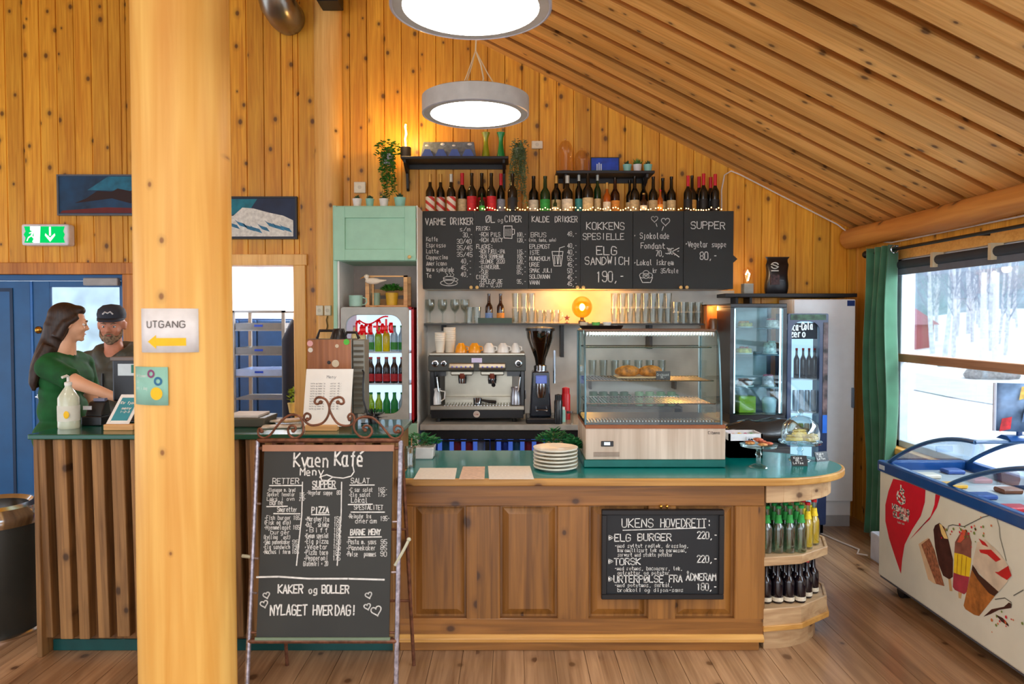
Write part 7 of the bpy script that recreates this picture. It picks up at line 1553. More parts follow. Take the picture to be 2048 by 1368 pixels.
# ================================================================== ICE CREAM CHEST FREEZER
QX, QY0, QY1, QW = 2.32, 2.1, 4.55, .56; QZ0, QZ1 = .09, .83
fz = thing('chest_freezer', 'long white ice cream chest freezer with blue rim and curved glass lid under the window', 'freezer', (QX + QW / 2, 3.3, 0))
fcream = pm('freezer_cream', (226, 226, 208), .35, var=.03, scale=6); fblue = pm('freezer_blue', (22, 74, 140), .3, coat=.3)
MB().box(QX, QX + QW, QY0, QY1, QZ0, QZ1 - .075).build('freezer_body', fcream, fz, bevel=.012, bseg=2)
MB().box(QX + .01, QX + QW - .01, QY0 + .01, QY1 - .01, QZ0 - .012, QZ0 + .01).build('bottom_edge', pm('freezer_bottom', (80, 84, 90), .5), fz)
mb = MB().box(QX - .012, QX + .035, QY0 - .01, QY1 + .01, QZ1 - .08, QZ1 - .012).box(QX + QW - .035, QX + QW + .012, QY0 - .01, QY1 + .01, QZ1 - .08, QZ1 - .012).box(QX + .035, QX + QW - .035, QY1 - .035, QY1 + .01, QZ1 - .08, QZ1 - .012).box(QX + .035, QX + QW - .035, QY0 - .01, QY0 + .035, QZ1 - .08, QZ1 - .012)
mb.build('rim', fblue, fz, bevel=.01, bseg=2)
B(QX + .03, QX + QW - .03, QY0 + .03, QY1 - .03, QZ1 - .078, QZ1 - .07).build('inside_cover', pm('inside_grey', (170, 178, 182), .5), fz)
# curved lids: arched profile along the length
def arch(y0, y1, rise, x0=QX + .02, x1=QX + QW - .02, n=14):
    pts = []
    for k in range(n + 1): t_ = k / n; pts.append((y1 + (y0 - y1) * t_, QZ1 - .02 + rise * math.sin(PI * t_ * .5 + 0) ** .9))
    return pts
lg = glass('freezer_glass', (206, 222, 230), .12, .5, .02)
for (ya, yb, ri) in ((3.66, 4.5, .27), (2.95, 3.88, .25), (2.13, 3.0, .2)):
    pr = arch(ya, yb, ri); n = len(pr); x0_, x1_ = QX + .03, QX + QW - .03
    lid = MB().add([(x0_, a, b) for a, b in pr] + [(x1_, a, b) for a, b in pr], [(i, i + 1, n + i + 1, n + i) for i in range(n - 1)]).build('glass_lid', lg, fz, smooth=True)
    MB().tube([(x0_ + .0, a, b) for a, b in pr], .012, 8).build('lid_frame', pm('lid_blue', (40, 84, 130), .3), lid, smooth=True); MB().tube([(x1_, a, b) for a, b in pr], .012, 8).build('lid_frame', MATS['lid_blue'], lid, smooth=True)
    MB().tube([(x0_, pr[-1][0], pr[-1][1]), (x1_, pr[-1][0], pr[-1][1])], .008, 8).build('lid_bar', MATS['lid_blue'], lid)
rd = random.Random(6)
for k in range(18):
    y_ = 2.3 + .125 * k; x_ = QX + .16 + .22 * (k % 2); c_ = [(200, 40, 50), (230, 220, 200), (60, 90, 160), (120, 70, 40), (236, 180, 60)][k % 5]
    tag(B(x_ - .05, x_ + .06, y_ - .045, y_ + .045, QZ1 - .069, QZ1 - .045).build('ice_cream_pack', pm('pack_%d' % (k % 5), c_, .4), bevel=.006, origin=(x_, y_, QZ1 - .07)), '%s ice cream pack in the chest freezer, %s from its near end' % (('red', 'cream', 'blue', 'brown', 'yellow')[k % 5], ORD[k]), 'ice cream', 'ice cream packs in the chest freezer')
for y_ in (QY1 - .16, QY0 + .2):
    for x_ in (QX + .07, QX + QW - .07):
        cs_ = MB().cyl((x_ - .012, y_, .04), (x_ + .012, y_, .04), .04, seg=16).cyl((x_ + .022, y_, .04), (x_ + .04, y_, .04), .04, seg=16).build('caster', black, fz, smooth=True)
        MB().cyl((x_ + .01, y_, .05), (x_ + .01, y_, QZ0), .012, seg=8).build('caster_stem', steel, cs_)
# printed artwork on the front (local u = distance from the far end, v = height)
def FP(px, py):      # photo point on the freezer's front plane x = QX
    u, v = px - 1024, 684 - py; dy = F * math.cos(PITCH) + v * math.sin(PITCH); dz = v * math.cos(PITCH) - F * math.sin(PITCH); t = QX / u; return (QY1 - dy * t, H + dz * t)
def decal(name, m_, pxs, lift=.0015, par=fz):
    q = [FP(*p_) for p_ in pxs]; q = [(u_, min(max(v_, QZ0 + .01), QZ1 - .082)) for u_, v_ in q]
    return MB().add([(QX - lift, QY1 - u_, v_) for u_, v_ in q], [tuple(range(len(q)))]).build(name, m_, par)
def cz(pts, ox=1760, oy=960, s_=4.024): return [(ox + a / s_, oy + b / s_) for a, b in pts]
fred = pm('print_red', (214, 20, 44), .4, var=.04); fwh = pm('print_white', (236, 232, 220), .4)
decal('red_drop', fred, cz([(108, -10), (70, 90), (45, 200), (45, 330), (75, 470), (120, 610), (170, 755), (180, 640), (200, 520), (260, 400), (330, 290), (362, 180), (368, 80), (355, 0), (330, -20), (200, -40)]))
decal('red_ribbon', fred, cz([(450, 30), (488, 50), (486, 130), (460, 220), (400, 320), (300, 410), (240, 480), (330, 390), (410, 290), (440, 200), (448, 120)]))
def fstroke(name, m_, strokes, w_, lift=.003):
    mb = MB()
    for st in strokes:
        q = [FP(*p_) for p_ in st]
        for (a, b), (c_, d_) in zip(q, q[1:]):
            v = Vector((c_ - a, d_ - b)); L = v.length or 1; v /= L; nx, ny = -v.y * w_ / 2, v.x * w_ / 2; ex_, ey_ = v.x * w_ * .3, v.y * w_ * .3
            mb.add([(QX - lift, QY1 - p_[0], p_[1]) for p_ in ((a - ex_ + nx, b - ey_ + ny), (c_ + ex_ + nx, d_ + ey_ + ny), (c_ + ex_ - nx, d_ + ey_ - ny), (a - ex_ - nx, b - ey_ - ny))], [(0, 1, 2, 3)])
    return mb.build(name, m_, fz)
def fword(t, pxs, h_):
    (ax_, ay_), (bx_, by_) = pxs; out = []; n = len(t)
    for i, ch in enumerate(t):
        for st in FONT.get(ch, '').split('/'):
            if st: out.append(cz([(ax_ + (bx_ - ax_) * (i + int(k[0]) / 5.4) / n, ay_ + (by_ - ay_) * (i + int(k[0]) / 5.4) / n - _d(k[1]) / 6 * h_) for k in st.split()]))
    return out
fstroke('brand_lettering', fwh, fword('HENNIG', ((104, 230), (244, 288)), 38) + fword('OLSEN', ((112, 292), (236, 336)), 38), .011)
fstroke('brand_small_lettering', fwh, fword('Iskrem', ((142, 345), (202, 362)), 16), .003)
fstroke('logo_swirl', fwh, [cz([(172, 45), (172, 66)]), cz([(150, 95), (140, 130), (148, 165), (175, 192), (202, 180), (204, 150), (185, 120), (165, 90), (180, 72), (196, 90), (188, 112)]), cz([(150, 122), (170, 142), (196, 172)])], .014)
choc = pm('print_choc', (74, 38, 30), .4, var=.2, scale=30); waf = pm('print_wafer', (168, 106, 74), .4, var=.3, scale=60); van = pm('print_vanilla', (238, 206, 130), .4); ora = pm('print_orange_brown', (176, 110, 50), .4, var=.2, scale=30)
decal('wafer_edge', pm('print_cream', (222, 190, 150), .4), cz([(312, 515), (390, 465), (440, 560), (520, 850), (440, 835), (390, 800)]))
decal('wafer_sandwich', waf, cz([(335, 520), (400, 470), (440, 560), (522, 855), (455, 835)]), .0025)
decal('choc_lolly', choc, cz([(432, 400), (445, 365), (480, 345), (520, 380), (550, 470), (590, 640), (588, 780), (560, 800), (510, 770), (475, 680), (445, 540)]))
decal('lolly_bite', van, cz([(480, 352), (500, 360), (530, 420), (552, 475), (520, 470), (498, 430)]), .0028)
decal('lolly_stick', pm('print_stick', (214, 176, 120), .4), cz([(552, 795), (572, 795), (585, 895), (562, 892)]))
decal('fruit_lolly_top', pm('print_cocoa', (150, 92, 74), .4, var=.2), cz([(600, 585), (606, 500), (640, 440), (680, 400), (720, 430), (740, 500), (735, 630), (670, 600)]))
decal('fruit_lolly_bite', pm('print_salmon', (220, 96, 66), .4), cz([(625, 500), (655, 440), (665, 395), (692, 415), (685, 470), (650, 505)]), .0028)
decal('fruit_lolly_middle', pm('print_yellow', (244, 208, 40), .4), cz([(600, 585), (670, 600), (738, 632), (722, 780), (650, 765), (594, 745)]))
decal('fruit_lolly_bottom', pm('print_raspberry', (176, 60, 74), .4, var=.15), cz([(594, 745), (650, 765), (722, 780), (700, 900), (680, 920), (605, 885), (588, 860)]))
fstroke('fruit_lolly_grooves', pm('print_groove', (190, 130, 30), .4), [cz([(630, 600), (622, 750)]), cz([(665, 605), (655, 765)]), cz([(700, 620), (690, 775)])], .004)
decal('lolly_stick', MATS['print_stick'], cz([(632, 900), (662, 910), (655, 955), (635, 950)]))
decal('cone', ora, cz([(740, 720), (800, 800), (930, 930), (800, 1095), (760, 1085), (690, 1040), (675, 1010), (710, 850)]))
decal('cone_wafer_print', pm('print_cone_dark', (70, 40, 28), .4), cz([(750, 680), (800, 760), (960, 900), (925, 935), (880, 910), (790, 800), (742, 720)]), .0028)
decal('ice_cream_swirl', pm('print_icecream', (224, 206, 180), .4, var=.12, scale=10), cz([(755, 640), (790, 500), (850, 480), (960, 580), (1060, 720), (1030, 820), (960, 900), (850, 800), (755, 690)]), .0035)
for q in ([(800, 470), (850, 500), (880, 540), (830, 520)], [(805, 560), (900, 560), (980, 640), (940, 660), (870, 600), (815, 585)], [(960, 740), (1040, 690), (1065, 770), (1030, 805), (985, 780), (930, 740)]): decal('berry_sauce', pm('print_sauce', (200, 40, 36), .4), cz(q), .0045)
fstroke('vanilla_tendril', pm('print_tendril', (90, 92, 84), .4), [cz([(545, 410), (555, 370), (590, 360), (680, 375), (760, 335), (830, 300), (900, 280), (945, 310), (965, 380), (970, 460), (1000, 570), (1020, 650)]), cz([(930, 960), (1010, 950), (1060, 985), (1060, 1020)]), cz([(1080, 930), (1159, 885)])], .004)
decal('vanilla_pod', choc, cz([(835, 1100), (900, 1040), (1000, 1020), (1040, 985), (1065, 1000), (1060, 1030), (960, 1045), (890, 1080)])); decal('vanilla_pod', choc, cz([(930, 1080), (990, 1110), (1035, 1160), (1040, 1180), (980, 1140)]))
mb = MB(); rd = random.Random(8)
for k in range(46):
    a = cz([(rd.gauss(700, 110), rd.gauss(400, 55))])[0] if k < 32 else cz([(rd.gauss(1000, 60), rd.gauss(1130, 45))])[0]
    u_, v_ = FP(*a); r_ = rd.uniform(.004, .009)
    if v_ < QZ1 - .1: mb.cur = k % 3; mb.add([(QX - .0042, QY1 - u_ + r_ * math.cos(t_), v_ + r_ * math.sin(t_)) for t_ in (.3, 1.6, 2.9, 4.2, 5.4)], [(0, 1, 2, 3, 4)])
mb.build('sprinkles', [fred, pm('print_sprinkle_green', (120, 140, 60), .4), pm('print_sprinkle_orange', (220, 120, 60), .4)], fz)
B(QX - .0135, QX - .012, QY1 - .085, QY1 - .02, QZ1 - .062, QZ1 - .035).build('rim_label', pm('rim_label_pale', (190, 210, 226), .4), fz)
B(QX + .06, QX + .13, QY1 - .28, QY1 - .1, QZ1 - .069, QZ1 - .066).build('red_sticker', pm('sticker_red', (196, 50, 70), .4), fz)
# promo sign on a post above the freezer
sx_, sy_ = hx(2040, 3.7, 800), 3.7; zb_ = hz(868, sy_)
sn = thing('promo_sign', 'curved ice cream advertising sign on a blue post above the freezer', 'sign', (sx_, sy_, 1.07))
MB().tube([(sx_, sy_, 1.08), (sx_, sy_, zb_ + .05)], .014, 10).build('sign_post', fblue, sn, smooth=True); MB().prism([(sy_ - .06, 1.088), (sy_ + .06, 1.088), (sy_ + .02, 1.11), (sy_ - .02, 1.11)], sx_ - .08, sx_ + .08, 'x').build('sign_foot', fblue, sn)
n = 12; mb = MB(); r_ = .3; x0_ = hx(1992, sy_, 800); z0_, z1_ = hz(862, sy_), hz(766, sy_)
def SG(t_, v_, l=0): return (x0_ + .36 * t_, sy_ + .01 - .05 * math.sin(PI * t_) - l, z0_ + (z1_ - z0_) * v_ + .0 * t_)
mb.add([SG(i / n, 0) for i in range(n + 1)] + [SG(i / n, 1) for i in range(n + 1)], [(i, i + 1, n + i + 2, n + i + 1) for i in range(n)])
s_ = mb.build('sign_panel', pm('promo_blue', (120, 150, 186), .35, var=.35, scale=9), sn, smooth=1.5); sm = s_.modifiers.new('t', 'SOLIDIFY'); sm.thickness = .012; sm.offset = -1
rd = random.Random(17)
for k, c_ in enumerate([(206, 40, 50), (226, 200, 170), (70, 60, 90), (180, 60, 60), (230, 226, 220), (120, 50, 60), (210, 60, 70), (90, 120, 160), (206, 40, 50), (236, 190, 90)]):
    t_, v_ = .12 + (k * .37) % .78, .15 + (k * .23) % .7; w_, h_ = .07, .16
    MB().quad(SG(t_ - w_, v_ - h_, .0045 + .0004 * k), SG(t_ + w_ * .8, v_ - h_ * .6, .0045 + .0004 * k), SG(t_ + w_, v_ + h_, .0045 + .0004 * k), SG(t_ - w_ * .6, v_ + h_ * .7, .0045 + .0004 * k)).build('printed_ice_cream', pm('promo_%d' % k, c_, .4, var=.3, scale=30), sn)
MB().tube([SG(0, 0), SG(0, 1)], .008, 6).build('sign_edge', pm('edge_silver', (190, 194, 206), .3), sn)
# adapters and boxes on the floor by the curtain
c = at(1757, 1040, 5.1)
tag(MB().box(2.55, 2.66, 4.95, 5.12, 0, .2).build('power_adapter', pm('adapter_white', (206, 216, 230), .4), bevel=.012, bseg=2, origin=(2.6, 5.03, 0)), 'pale box standing on the floor between curtain and freezer', 'box')
tag(MB().tube([(2.44, 5.75, .008), (2.5, 5.5, .008), (2.56, 5.3, .008), (2.5, 5.2, .01), (2.54, 5.13, .02)], .006, 6).build('floor_cable', MATS['cable_white'], smooth=True), 'thin white cable lying on the floor by the white fridge', 'cable')

# ================================================================== ON THE HIGH COUNTER
# pump bottle
c = onz(138, 856, ZH); o = thing('sanitizer_bottle', 'clear pump bottle of hand sanitizer on the dark green counter', 'bottle', c)
MB().lathe([(.001, 0), (.05, 0), (.052, .01), (.05, .16), (.03, .195), (.016, .215), (.016, .225)], c, 24, cap=True).build('bottle_body', pm('sanitizer_clear', (206, 214, 190), .25, coat=.5), o, smooth=True)
MB().lathe([(.018, .225), (.018, .24), (.007, .245), (.007, .27)], c, 14).tube([(c.x, c.y, ZH + .27), (c.x + .0, c.y - .01, ZH + .275), (c.x - .01, c.y - .035, ZH + .268)], .007, 8).build('pump', pm('pump_white', (226, 228, 220), .4), o, smooth=True)
MB().lathe([(.0525, .04), (.0525, .12)], c, 24, cap=False).build('label_band', pm('sanit_label', (222, 222, 206), .5), o, smooth=True); MB().ell((c.x + .016, c.y - .05, ZH + .075), .017, .003, .02, 12, 8).build('yellow_mark', MATS['arrow_yellow'], o)
# card terminal
c = onz(180, 852, ZH); o = thing('card_terminal', 'black card payment terminal beside the pump bottle', 'card terminal', c)
MB().box(c.x - .05, c.x + .06, c.y, c.y + .14, ZH, ZH + .05).prism([(c.y + .02, ZH + .05), (c.y + .12, ZH + .05), (c.y + .1, ZH + .13), (c.y + .06, ZH + .12)], c.x - .04, c.x + .05, 'x').build('terminal_body', blackM, o, bevel=.006, bseg=2)
MB().box(c.x - .045, c.x + .0, c.y + .015, c.y + .02, ZH + .085, ZH + .105).build('paper_slip', pm('slip', (220, 222, 226), .5), o); MB().box(c.x - .02, c.x + .04, c.y + .07, c.y + .1, ZH + .125, ZH + .14).build('keypad', pm('keypad_grey', (120, 124, 150), .4), o)
# till screen
c = Vector((hx(252, 4.0), 4.02, ZH)); o = thing('till_screen', 'black till monitor turned to the staff behind the counter', 'till', c)
z0_, z1_ = hz(803, 4.0), hz(715, 4.0); x0_ = hx(222, 4.0)
MB().box(c.x - .05, c.x + .1, 3.98, 4.1, ZH, ZH + .015).box(c.x + .01, c.x + .05, 4.03, 4.06, ZH + .01, z0_ + .05).build('screen_stand', blackM, o, bevel=.004)
MB().box(x0_, x0_ + .33, 4.0, 4.04, z0_, z1_).build('screen_back', blackM, o, bevel=.01, bseg=2); MB().box(x0_ - .004, x0_ + .33, 3.99, 4.02, z1_ - .018, z1_ + .004).build('screen_edge', pm('edge_taupe', (112, 100, 92), .4), o, bevel=.003)
B(x0_ + .035, x0_ + .16, 3.996, 4.0, z1_ - .1, z1_ - .035).build('paper_note', pm('note_pale', (206, 220, 224), .5), o); B(x0_ + .11, x0_ + .155, 3.994, 3.997, z1_ - .085, z1_ - .04).build('teal_note', pm('note_teal', (30, 120, 100), .5), o)
# menus in wooden clip blocks
def menu_holder(x0, x1, pyb, pyt, bpx0, bpx1, lab, front, Y, lean=.06, shear=0.0):
    yb = Y; X0, X1 = hx(x0, yb), hx(x1, yb); zt_ = hz(pyt, yb + lean); o = thing('menu_holder', lab, 'menu', ((X0 + X1) / 2, yb, ZH))
    MB().box(hx(bpx0, yb - .02), hx(bpx1, yb - .02), yb - .022, yb + .03, ZH, ZH + .03).build('wooden_block', cwd, o, bevel=.003); zb = ZH + .02
    v = [(X0, yb, zb), (X1, yb, zb), (X1 + shear, yb + lean, zt_), (X0 + shear, yb + lean, zt_)]
    s_ = MB().add(v + [(a, b + .003, c_) for a, b, c_ in v], [(0, 1, 2, 3), (7, 6, 5, 4), (0, 4, 5, 1), (1, 5, 6, 2), (2, 6, 7, 3), (3, 7, 4, 0)]).build('menu_card', front, o)
    return o, Vector(v[0]), Vector(v[1]), Vector(v[3])
o, a, b, d = menu_holder(206, 252, 858, 789, 203, 262, 'small leaning menu card with teal print in a wooden block', pm('card_white', (236, 230, 220), .5), 3.72, .07, .05)
ex_, ey_ = (b - a), (d - a)
MB().quad(*[a + ex_ * u + ey_ * v - Vector((0, .002, 0)) for u, v in ((.14, .14), (.86, .14), (.86, .9), (.14, .9))]).build('teal_print', pm('print_teal', (40, 136, 146), .5), o)
ck = Chalk(a + ey_ * .7 + ex_ * .2 - Vector((0, .003, 0)), ex_, ey_, .0005); ck.text('Kvæfjord', 0, 0, .014, w=.09, th=.003); ck.text('meny', .02, .03, .012, w=.05, th=.003); ck.text('1-2-3', .02, .05, .01, w=.05, th=.002)
ck.line([(.0, .1), (.085, .1)], .012); ck.build('white_print', fwh, o)
o, a, b, d = menu_holder(603, 698, 850, 738, 608, 672, 'large white menu sheet standing in a wooden clip block', pm('menu_paper', (238, 236, 226), .5, var=.02), 3.70, .04, .012)
ex_, ey_ = (b - a), (d - a); ck = Chalk(d - ey_ * .06 + ex_ * .12 - Vector((0, .002, 0)), ex_, ey_, .0005)
ck.text('Meny', .08, .03, .014, w=.05, th=.002)
for k in range(11): ck.text('kaffe og kaker te', 0, .06 + k * .013, .006, w=.075, th=.0011); ck.text('vafler 45,-', .10, .06 + k * .013, .006, w=.06, th=.0011)
ck.build('menu_print', pm('ink_light', (150, 150, 150), .6), o)
# wood panelled machine
Ym = 3.95; X0, X1 = hx(614, Ym), hx(703, Ym); z1_ = hz(678, Ym)
o = thing('wood_panelled_machine', 'box-shaped drinks machine with wooden rear panel and black handles', 'machine', ((X0 + X1) / 2, 4.02, ZH))
MB().box(X0, X1, Ym, 4.1, ZH, z1_).build('machine_body', pm('machine_steel', (120, 118, 108), .35, .6), o, bevel=.003)
MB().box(X0 + .002, X1 - .002, Ym - .006, Ym, ZH + .02, z1_ - .003).build('wood_panel', wood('veneer_brown', (140, 84, 46), (172, 110, 66), 'Z', 'X', .13, 0, 0, .4), o)
MB().box(X1, X1 + .065, Ym + .02, 4.1, ZH + .05, z1_ - .005).build('side_housing', pm('housing_grey', (130, 128, 116), .4, .3), o, bevel=.004)
mb = MB()
for k in range(12): z_ = ZH + .09 + k * .03; mb.prism([(Ym + .006, z_), (Ym + .022, z_ + .014), (Ym + .022, z_ - .002)], X1 + .006, X1 + .06, 'x')
mb.build('louvre_vents', pm('louvre', (96, 94, 84), .4), o)
for a_, b_, h_ in ((X0 + .04, X0 + .17, .045), (X0 + .12, X0 + .2, .05), (X0 + .19, X1 + .03, .035)): MB().tube([(a_, Ym + .05, z1_), (a_ + .015, Ym + .05, z1_ + h_), (b_ - .015, Ym + .05, z1_ + h_), (b_, Ym + .05, z1_)], .008, 8).build('top_handle', blackM, o, smooth=True)
MB().lathe([(.04, 0), (.035, .03), (.02, .055), (.001, .058)], (X0 + .16, Ym + .05, z1_), 18).build('black_lid', blackM, o, smooth=True)
for px, py, c_, r_ in ((620, 687, (226, 170, 170), .016), (621, 700, (220, 214, 200), .013), (693, 684, (80, 190, 50), .016), (674, 692, (216, 200, 170), .01), (671, 727, (214, 200, 170), .02), (658, 725, (30, 30, 30), .01)):
    q = at(px, py, Ym - .008); MB().lathe([(.001, 0), (r_, 0), (r_, .002), (.001, .002)], seg=16, M=Matrix.Translation(q) @ Matrix.Rotation(PI / 2, 4, 'X'), cap=False).build('sticker', pm('stick_%d' % px, c_, .5), o)
MB().box(X0 + .05, X1 - .05, Ym + .0, 4.08, ZH + .0, ZH + .02).build('machine_foot', blackM, o)
tag(MB().tube([at(722, 735, 4.0), at(728, 745, 3.95), at(726, 770, 3.95), at(727, 800, 3.95), Vector((X1 + .1, 3.93, ZH + .006)), Vector((X1 + .06, 3.9, ZH + .006))], .005, 6).build('appliance_cable', blackM, smooth=True), 'thin black cord hanging beside the wood panelled machine', 'cord')
# dark tray and papers
c = onz(488, 855, ZH); tag(MB().add([(c.x - .115, c.y, ZH), (c.x + .1, c.y, ZH), (c.x + .1, c.y + .2, ZH), (c.x - .115, c.y + .2, ZH), (c.x - .13, c.y - .01, ZH + .05), (c.x + .115, c.y - .01, ZH + .05), (c.x + .115, c.y + .21, ZH + .05), (c.x - .13, c.y + .21, ZH + .05)], [(0, 3, 2, 1), (4, 5, 6, 7), (0, 1, 5, 4), (1, 2, 6, 5), (2, 3, 7, 6), (3, 0, 4, 7)]).build('document_tray', pm('tray_dark', (84, 82, 70), .5), bevel=.006, origin=c), 'dark grey tray lying on the counter right of the log pillar', 'tray')
B_ = B(c.x - .1, c.x + .07, c.y + .01, c.y + .2, ZH + .051, ZH + .062).build('paper_pile', pm('paper_pile', (206, 200, 190), .6), origin=c); tag(B_, 'pale papers lying on the dark grey tray', 'papers')
for k, (px, py, w_, rot, c_, lab) in enumerate(((560, 857, .1, .2, (214, 204, 186), 'pale envelope under the other papers beside the easel scroll'), (572, 851, .09, -.3, (230, 222, 206), 'cream folded paper on top of the envelope'), (585, 853, .06, .6, (196, 160, 110), 'small tan card beside the folded papers'))):
    c = onz(px, py, ZH); M_2 = Matrix.Translation((c.x, c.y + .03, ZH + .001 + k * .012)) @ Matrix.Rotation(rot, 4, 'Z')
    tag(MB().box(-w_, w_, -.04, .05, 0, .011, M_2).build('folded_paper', pm('fold_%d' % k, c_, .6, var=.15, scale=30), bevel=.003, origin=c), lab, 'paper')
c = onz(745, 848, ZH); o = thing('black_brush', 'small round black bristle brush at the right end of the high counter', 'brush', c)
mb = MB(); rd = random.Random(3)
for k in range(90):
    a, e = rd.uniform(0, 2 * PI), rd.uniform(0, 1.4); d = Vector((math.cos(a) * math.cos(e) * 1.4, math.sin(a) * math.cos(e), math.sin(e))); s0 = Vector((c.x, c.y + .03, ZH + .03)); mb.tube([s0 + d * .02, s0 + d * .055], [.002, .0008], 3, cap=False)
mb.build('bristles', blackM, o); MB().lathe([(.001, 0), (.028, 0), (.032, .03), (.02, .05), (.001, .052)], (c.x, c.y + .03, ZH), 16, cap=False).build('brush_head', blackM, o, smooth=True)

# ================================================================== BACK ROOM: bread rack, jacket, plant
rk = thing('bread_rack', 'tall steel rack with shallow trays standing in the back room', 'rack', (hx(520, 7.0), 7.1, 0)); rst = pm('rack_steel', (150, 142, 132), .35, .4)
ra, rb_, zr1 = hx(465, 6.9), hx(566, 6.9), hz(621, 6.9)
for x_ in (ra, rb_):
    for y_ in (6.9, 7.35): MB().box(x_ - .015, x_ + .015, y_, y_ + .03, 0, zr1).build('rack_post', rst, rk)
MB().box(ra - .015, rb_ + .015, 6.9, 6.93, zr1 - .02, zr1).box(ra - .015, rb_ + .015, 7.35, 7.38, zr1 - .02, zr1).build('rack_top', rst, rk)
for k, py in enumerate((662, 711, 755, 800, 850)):
    z_ = hz(py, 6.9); MB().box(ra, rb_, 6.91, 7.36, z_, z_ + .012).build('rack_shelf', rst, rk)
    if k < 3:
        h_ = .075; m_ = pm(('tray_steel', 'tray_steel', 'crate_pale_blue')[k], ((128, 126, 122), (128, 126, 122), (176, 196, 230))[k], .4)
        t = thing('baking_tray', ('upper steel tray in the bread rack', 'lower steel tray in the bread rack', 'pale blue crate in the bread rack')[k], 'tray', ((ra + rb_) / 2, 7.1, z_ + .0125), 0, 'trays in the bread rack')
        MB().box(ra + .02, rb_ - .02, 6.93, 7.33, z_ + .0125, z_ + .02).build('tray_floor', m_, t); MB().box(ra + .02, rb_ - .02, 6.92, 6.93, z_ + .0125, z_ + h_).box(ra + .02, rb_ - .02, 7.33, 7.34, z_ + .0125, z_ + h_).box(ra + .02, ra + .03, 6.93, 7.33, z_ + .0125, z_ + h_).box(rb_ - .03, rb_ - .02, 6.93, 7.33, z_ + .0125, z_ + h_).build('tray_side', m_, t)
        B((ra + rb_) / 2 - .04, (ra + rb_) / 2 + .04, 6.915, 6.92, z_ + .04, z_ + .06).build('tray_label', pm('label_royal', (30, 70, 190), .4), t)
x_ = hx(590, 6.75)
jk = thing('hanging_jacket', 'dark navy jacket hanging inside the passage doorway', 'jacket', (x_, 6.7, 1.1)); mb = MB().tube([(x_, 6.7, hz(640, 6.7)), (x_ - .01, 6.7, hz(680, 6.7)), (x_ - .01, 6.7, hz(760, 6.7)), (x_, 6.7, hz(835, 6.7))], [.03, .1, .09, .1], 16)
for v in mb.v: v.x += noise.noise(v * 5) * .03; v.y += noise.noise(v * 6 + Vector((5, 5, 5))) * .03
mb.build('jacket_body', pm('navy_cloth', (26, 32, 52), .8), jk, smooth=1.5); MB().tube([(x_, 6.7, hz(640, 6.7)), (x_ + .0, 6.7, hz(625, 6.7)), (-1.15, 6.7, hz(622, 6.7))], .005, 6).build('coat_hook', chrome, jk)
c = Vector((hx(586, 6.55), 6.55, 0)); pt = thing('plant_stand', 'tall stand with small yellow-green plant in the passage', 'potted plant', c)
MB().cyl((c.x, 6.55, 0), (c.x, 6.55, .86), .03, seg=12).lathe([(.12, 0), (.12, .02)], c, 16).build('stand', black, pt); MB().lathe([(.001, .86), (.04, .86), (.055, .95), (.001, .94)], c, 16, cap=False).build('pot', pm('pot_straw', (226, 200, 120), .5), pt, smooth=True)
mb = MB(); rd = random.Random(11)
for k in range(46): a = rd.uniform(0, 6.3); leaf(mb, Vector((c.x + rd.uniform(-.03, .03), 6.55 + rd.uniform(-.03, .03), .95 + rd.uniform(0, .12))), Vector((math.cos(a), math.sin(a), rd.uniform(0, 1))), .05, .016, Vector((0, 0, 1)))
mb.build('leaves', pm('leaf_yellow_green', (150, 180, 40), .5, var=.3, scale=30), pt)

# ================================================================== PEOPLE
skinW = pm('skin_light', (232, 178, 142), .5, var=.05, scale=9); skinM = pm('skin_ruddy', (216, 146, 116), .5, var=.08, scale=12)
def capsule(mb, a, b, ra, rb, n=6):
    a, b = Vector(a), Vector(b); mb.ell(a, ra, ra, ra, 14, 8); mb.ell(b, rb, rb, rb, 14, 8)
    mb.tube([a.lerp(b, k / n) for k in range(n + 1)], [ra + (rb - ra) * k / n for k in range(n + 1)], 14)
def remesh(o, vox, it=6, fac=.5):
    r_ = o.modifiers.new('remesh', 'REMESH'); r_.mode = 'VOXEL'; r_.voxel_size = vox; r_.use_smooth_shade = True
    s_ = o.modifiers.new('smooth', 'SMOOTH'); s_.iterations = it; s_.factor = fac
def head(mb, M_, male=False):
    """face looks along local -Y, z up, origin at the head centre"""
    def E(c, r, seg=18, rings=12): mb.ell(c, r[0], r[1], r[2], seg, rings, M=M_)
    def Cp(a, b, ra, rb):
        a, b = M_ @ Vector(a), M_ @ Vector(b); capsule(mb, a, b, ra, rb, 4)
    E((0, .018, .035), (.074, .092, .086)); E((0, -.012, -.02), (.062, .07, .075)); E((0, -.04, -.068), (.036, .04, .032)); E((0, -.066, -.088), (.017, .016, .014))
    Cp((-.03, -.073, .022), (.03, -.073, .022), .013, .013)                    # brow
    Cp((0, -.076, .012), (0, -.093, -.02), .008, .0115); E((-.011, -.09, -.026), (.008, .009, .007)); E((.011, -.09, -.026), (.008, .009, .007))
    E((-.034, -.062, -.022), (.02, .016, .018)); E((.034, -.062, -.022), (.02, .016, .018))                       # cheeks
    Cp((-.018, -.074, -.051), (.018, -.074, -.051), .0065, .0065); Cp((-.014, -.074, -.061), (.014, -.074, -.061), .0075, .0075)   # lips
    for s_ in (-1, 1): E((s_ * .077, .012, .0), (.009, .02, .031)); E((s_ * .083, .02, .012), (.006, .014, .017))
    Cp((0, .02, -.06), (0, .03, -.17), .052 + .006 * male, .056 + .008 * male)
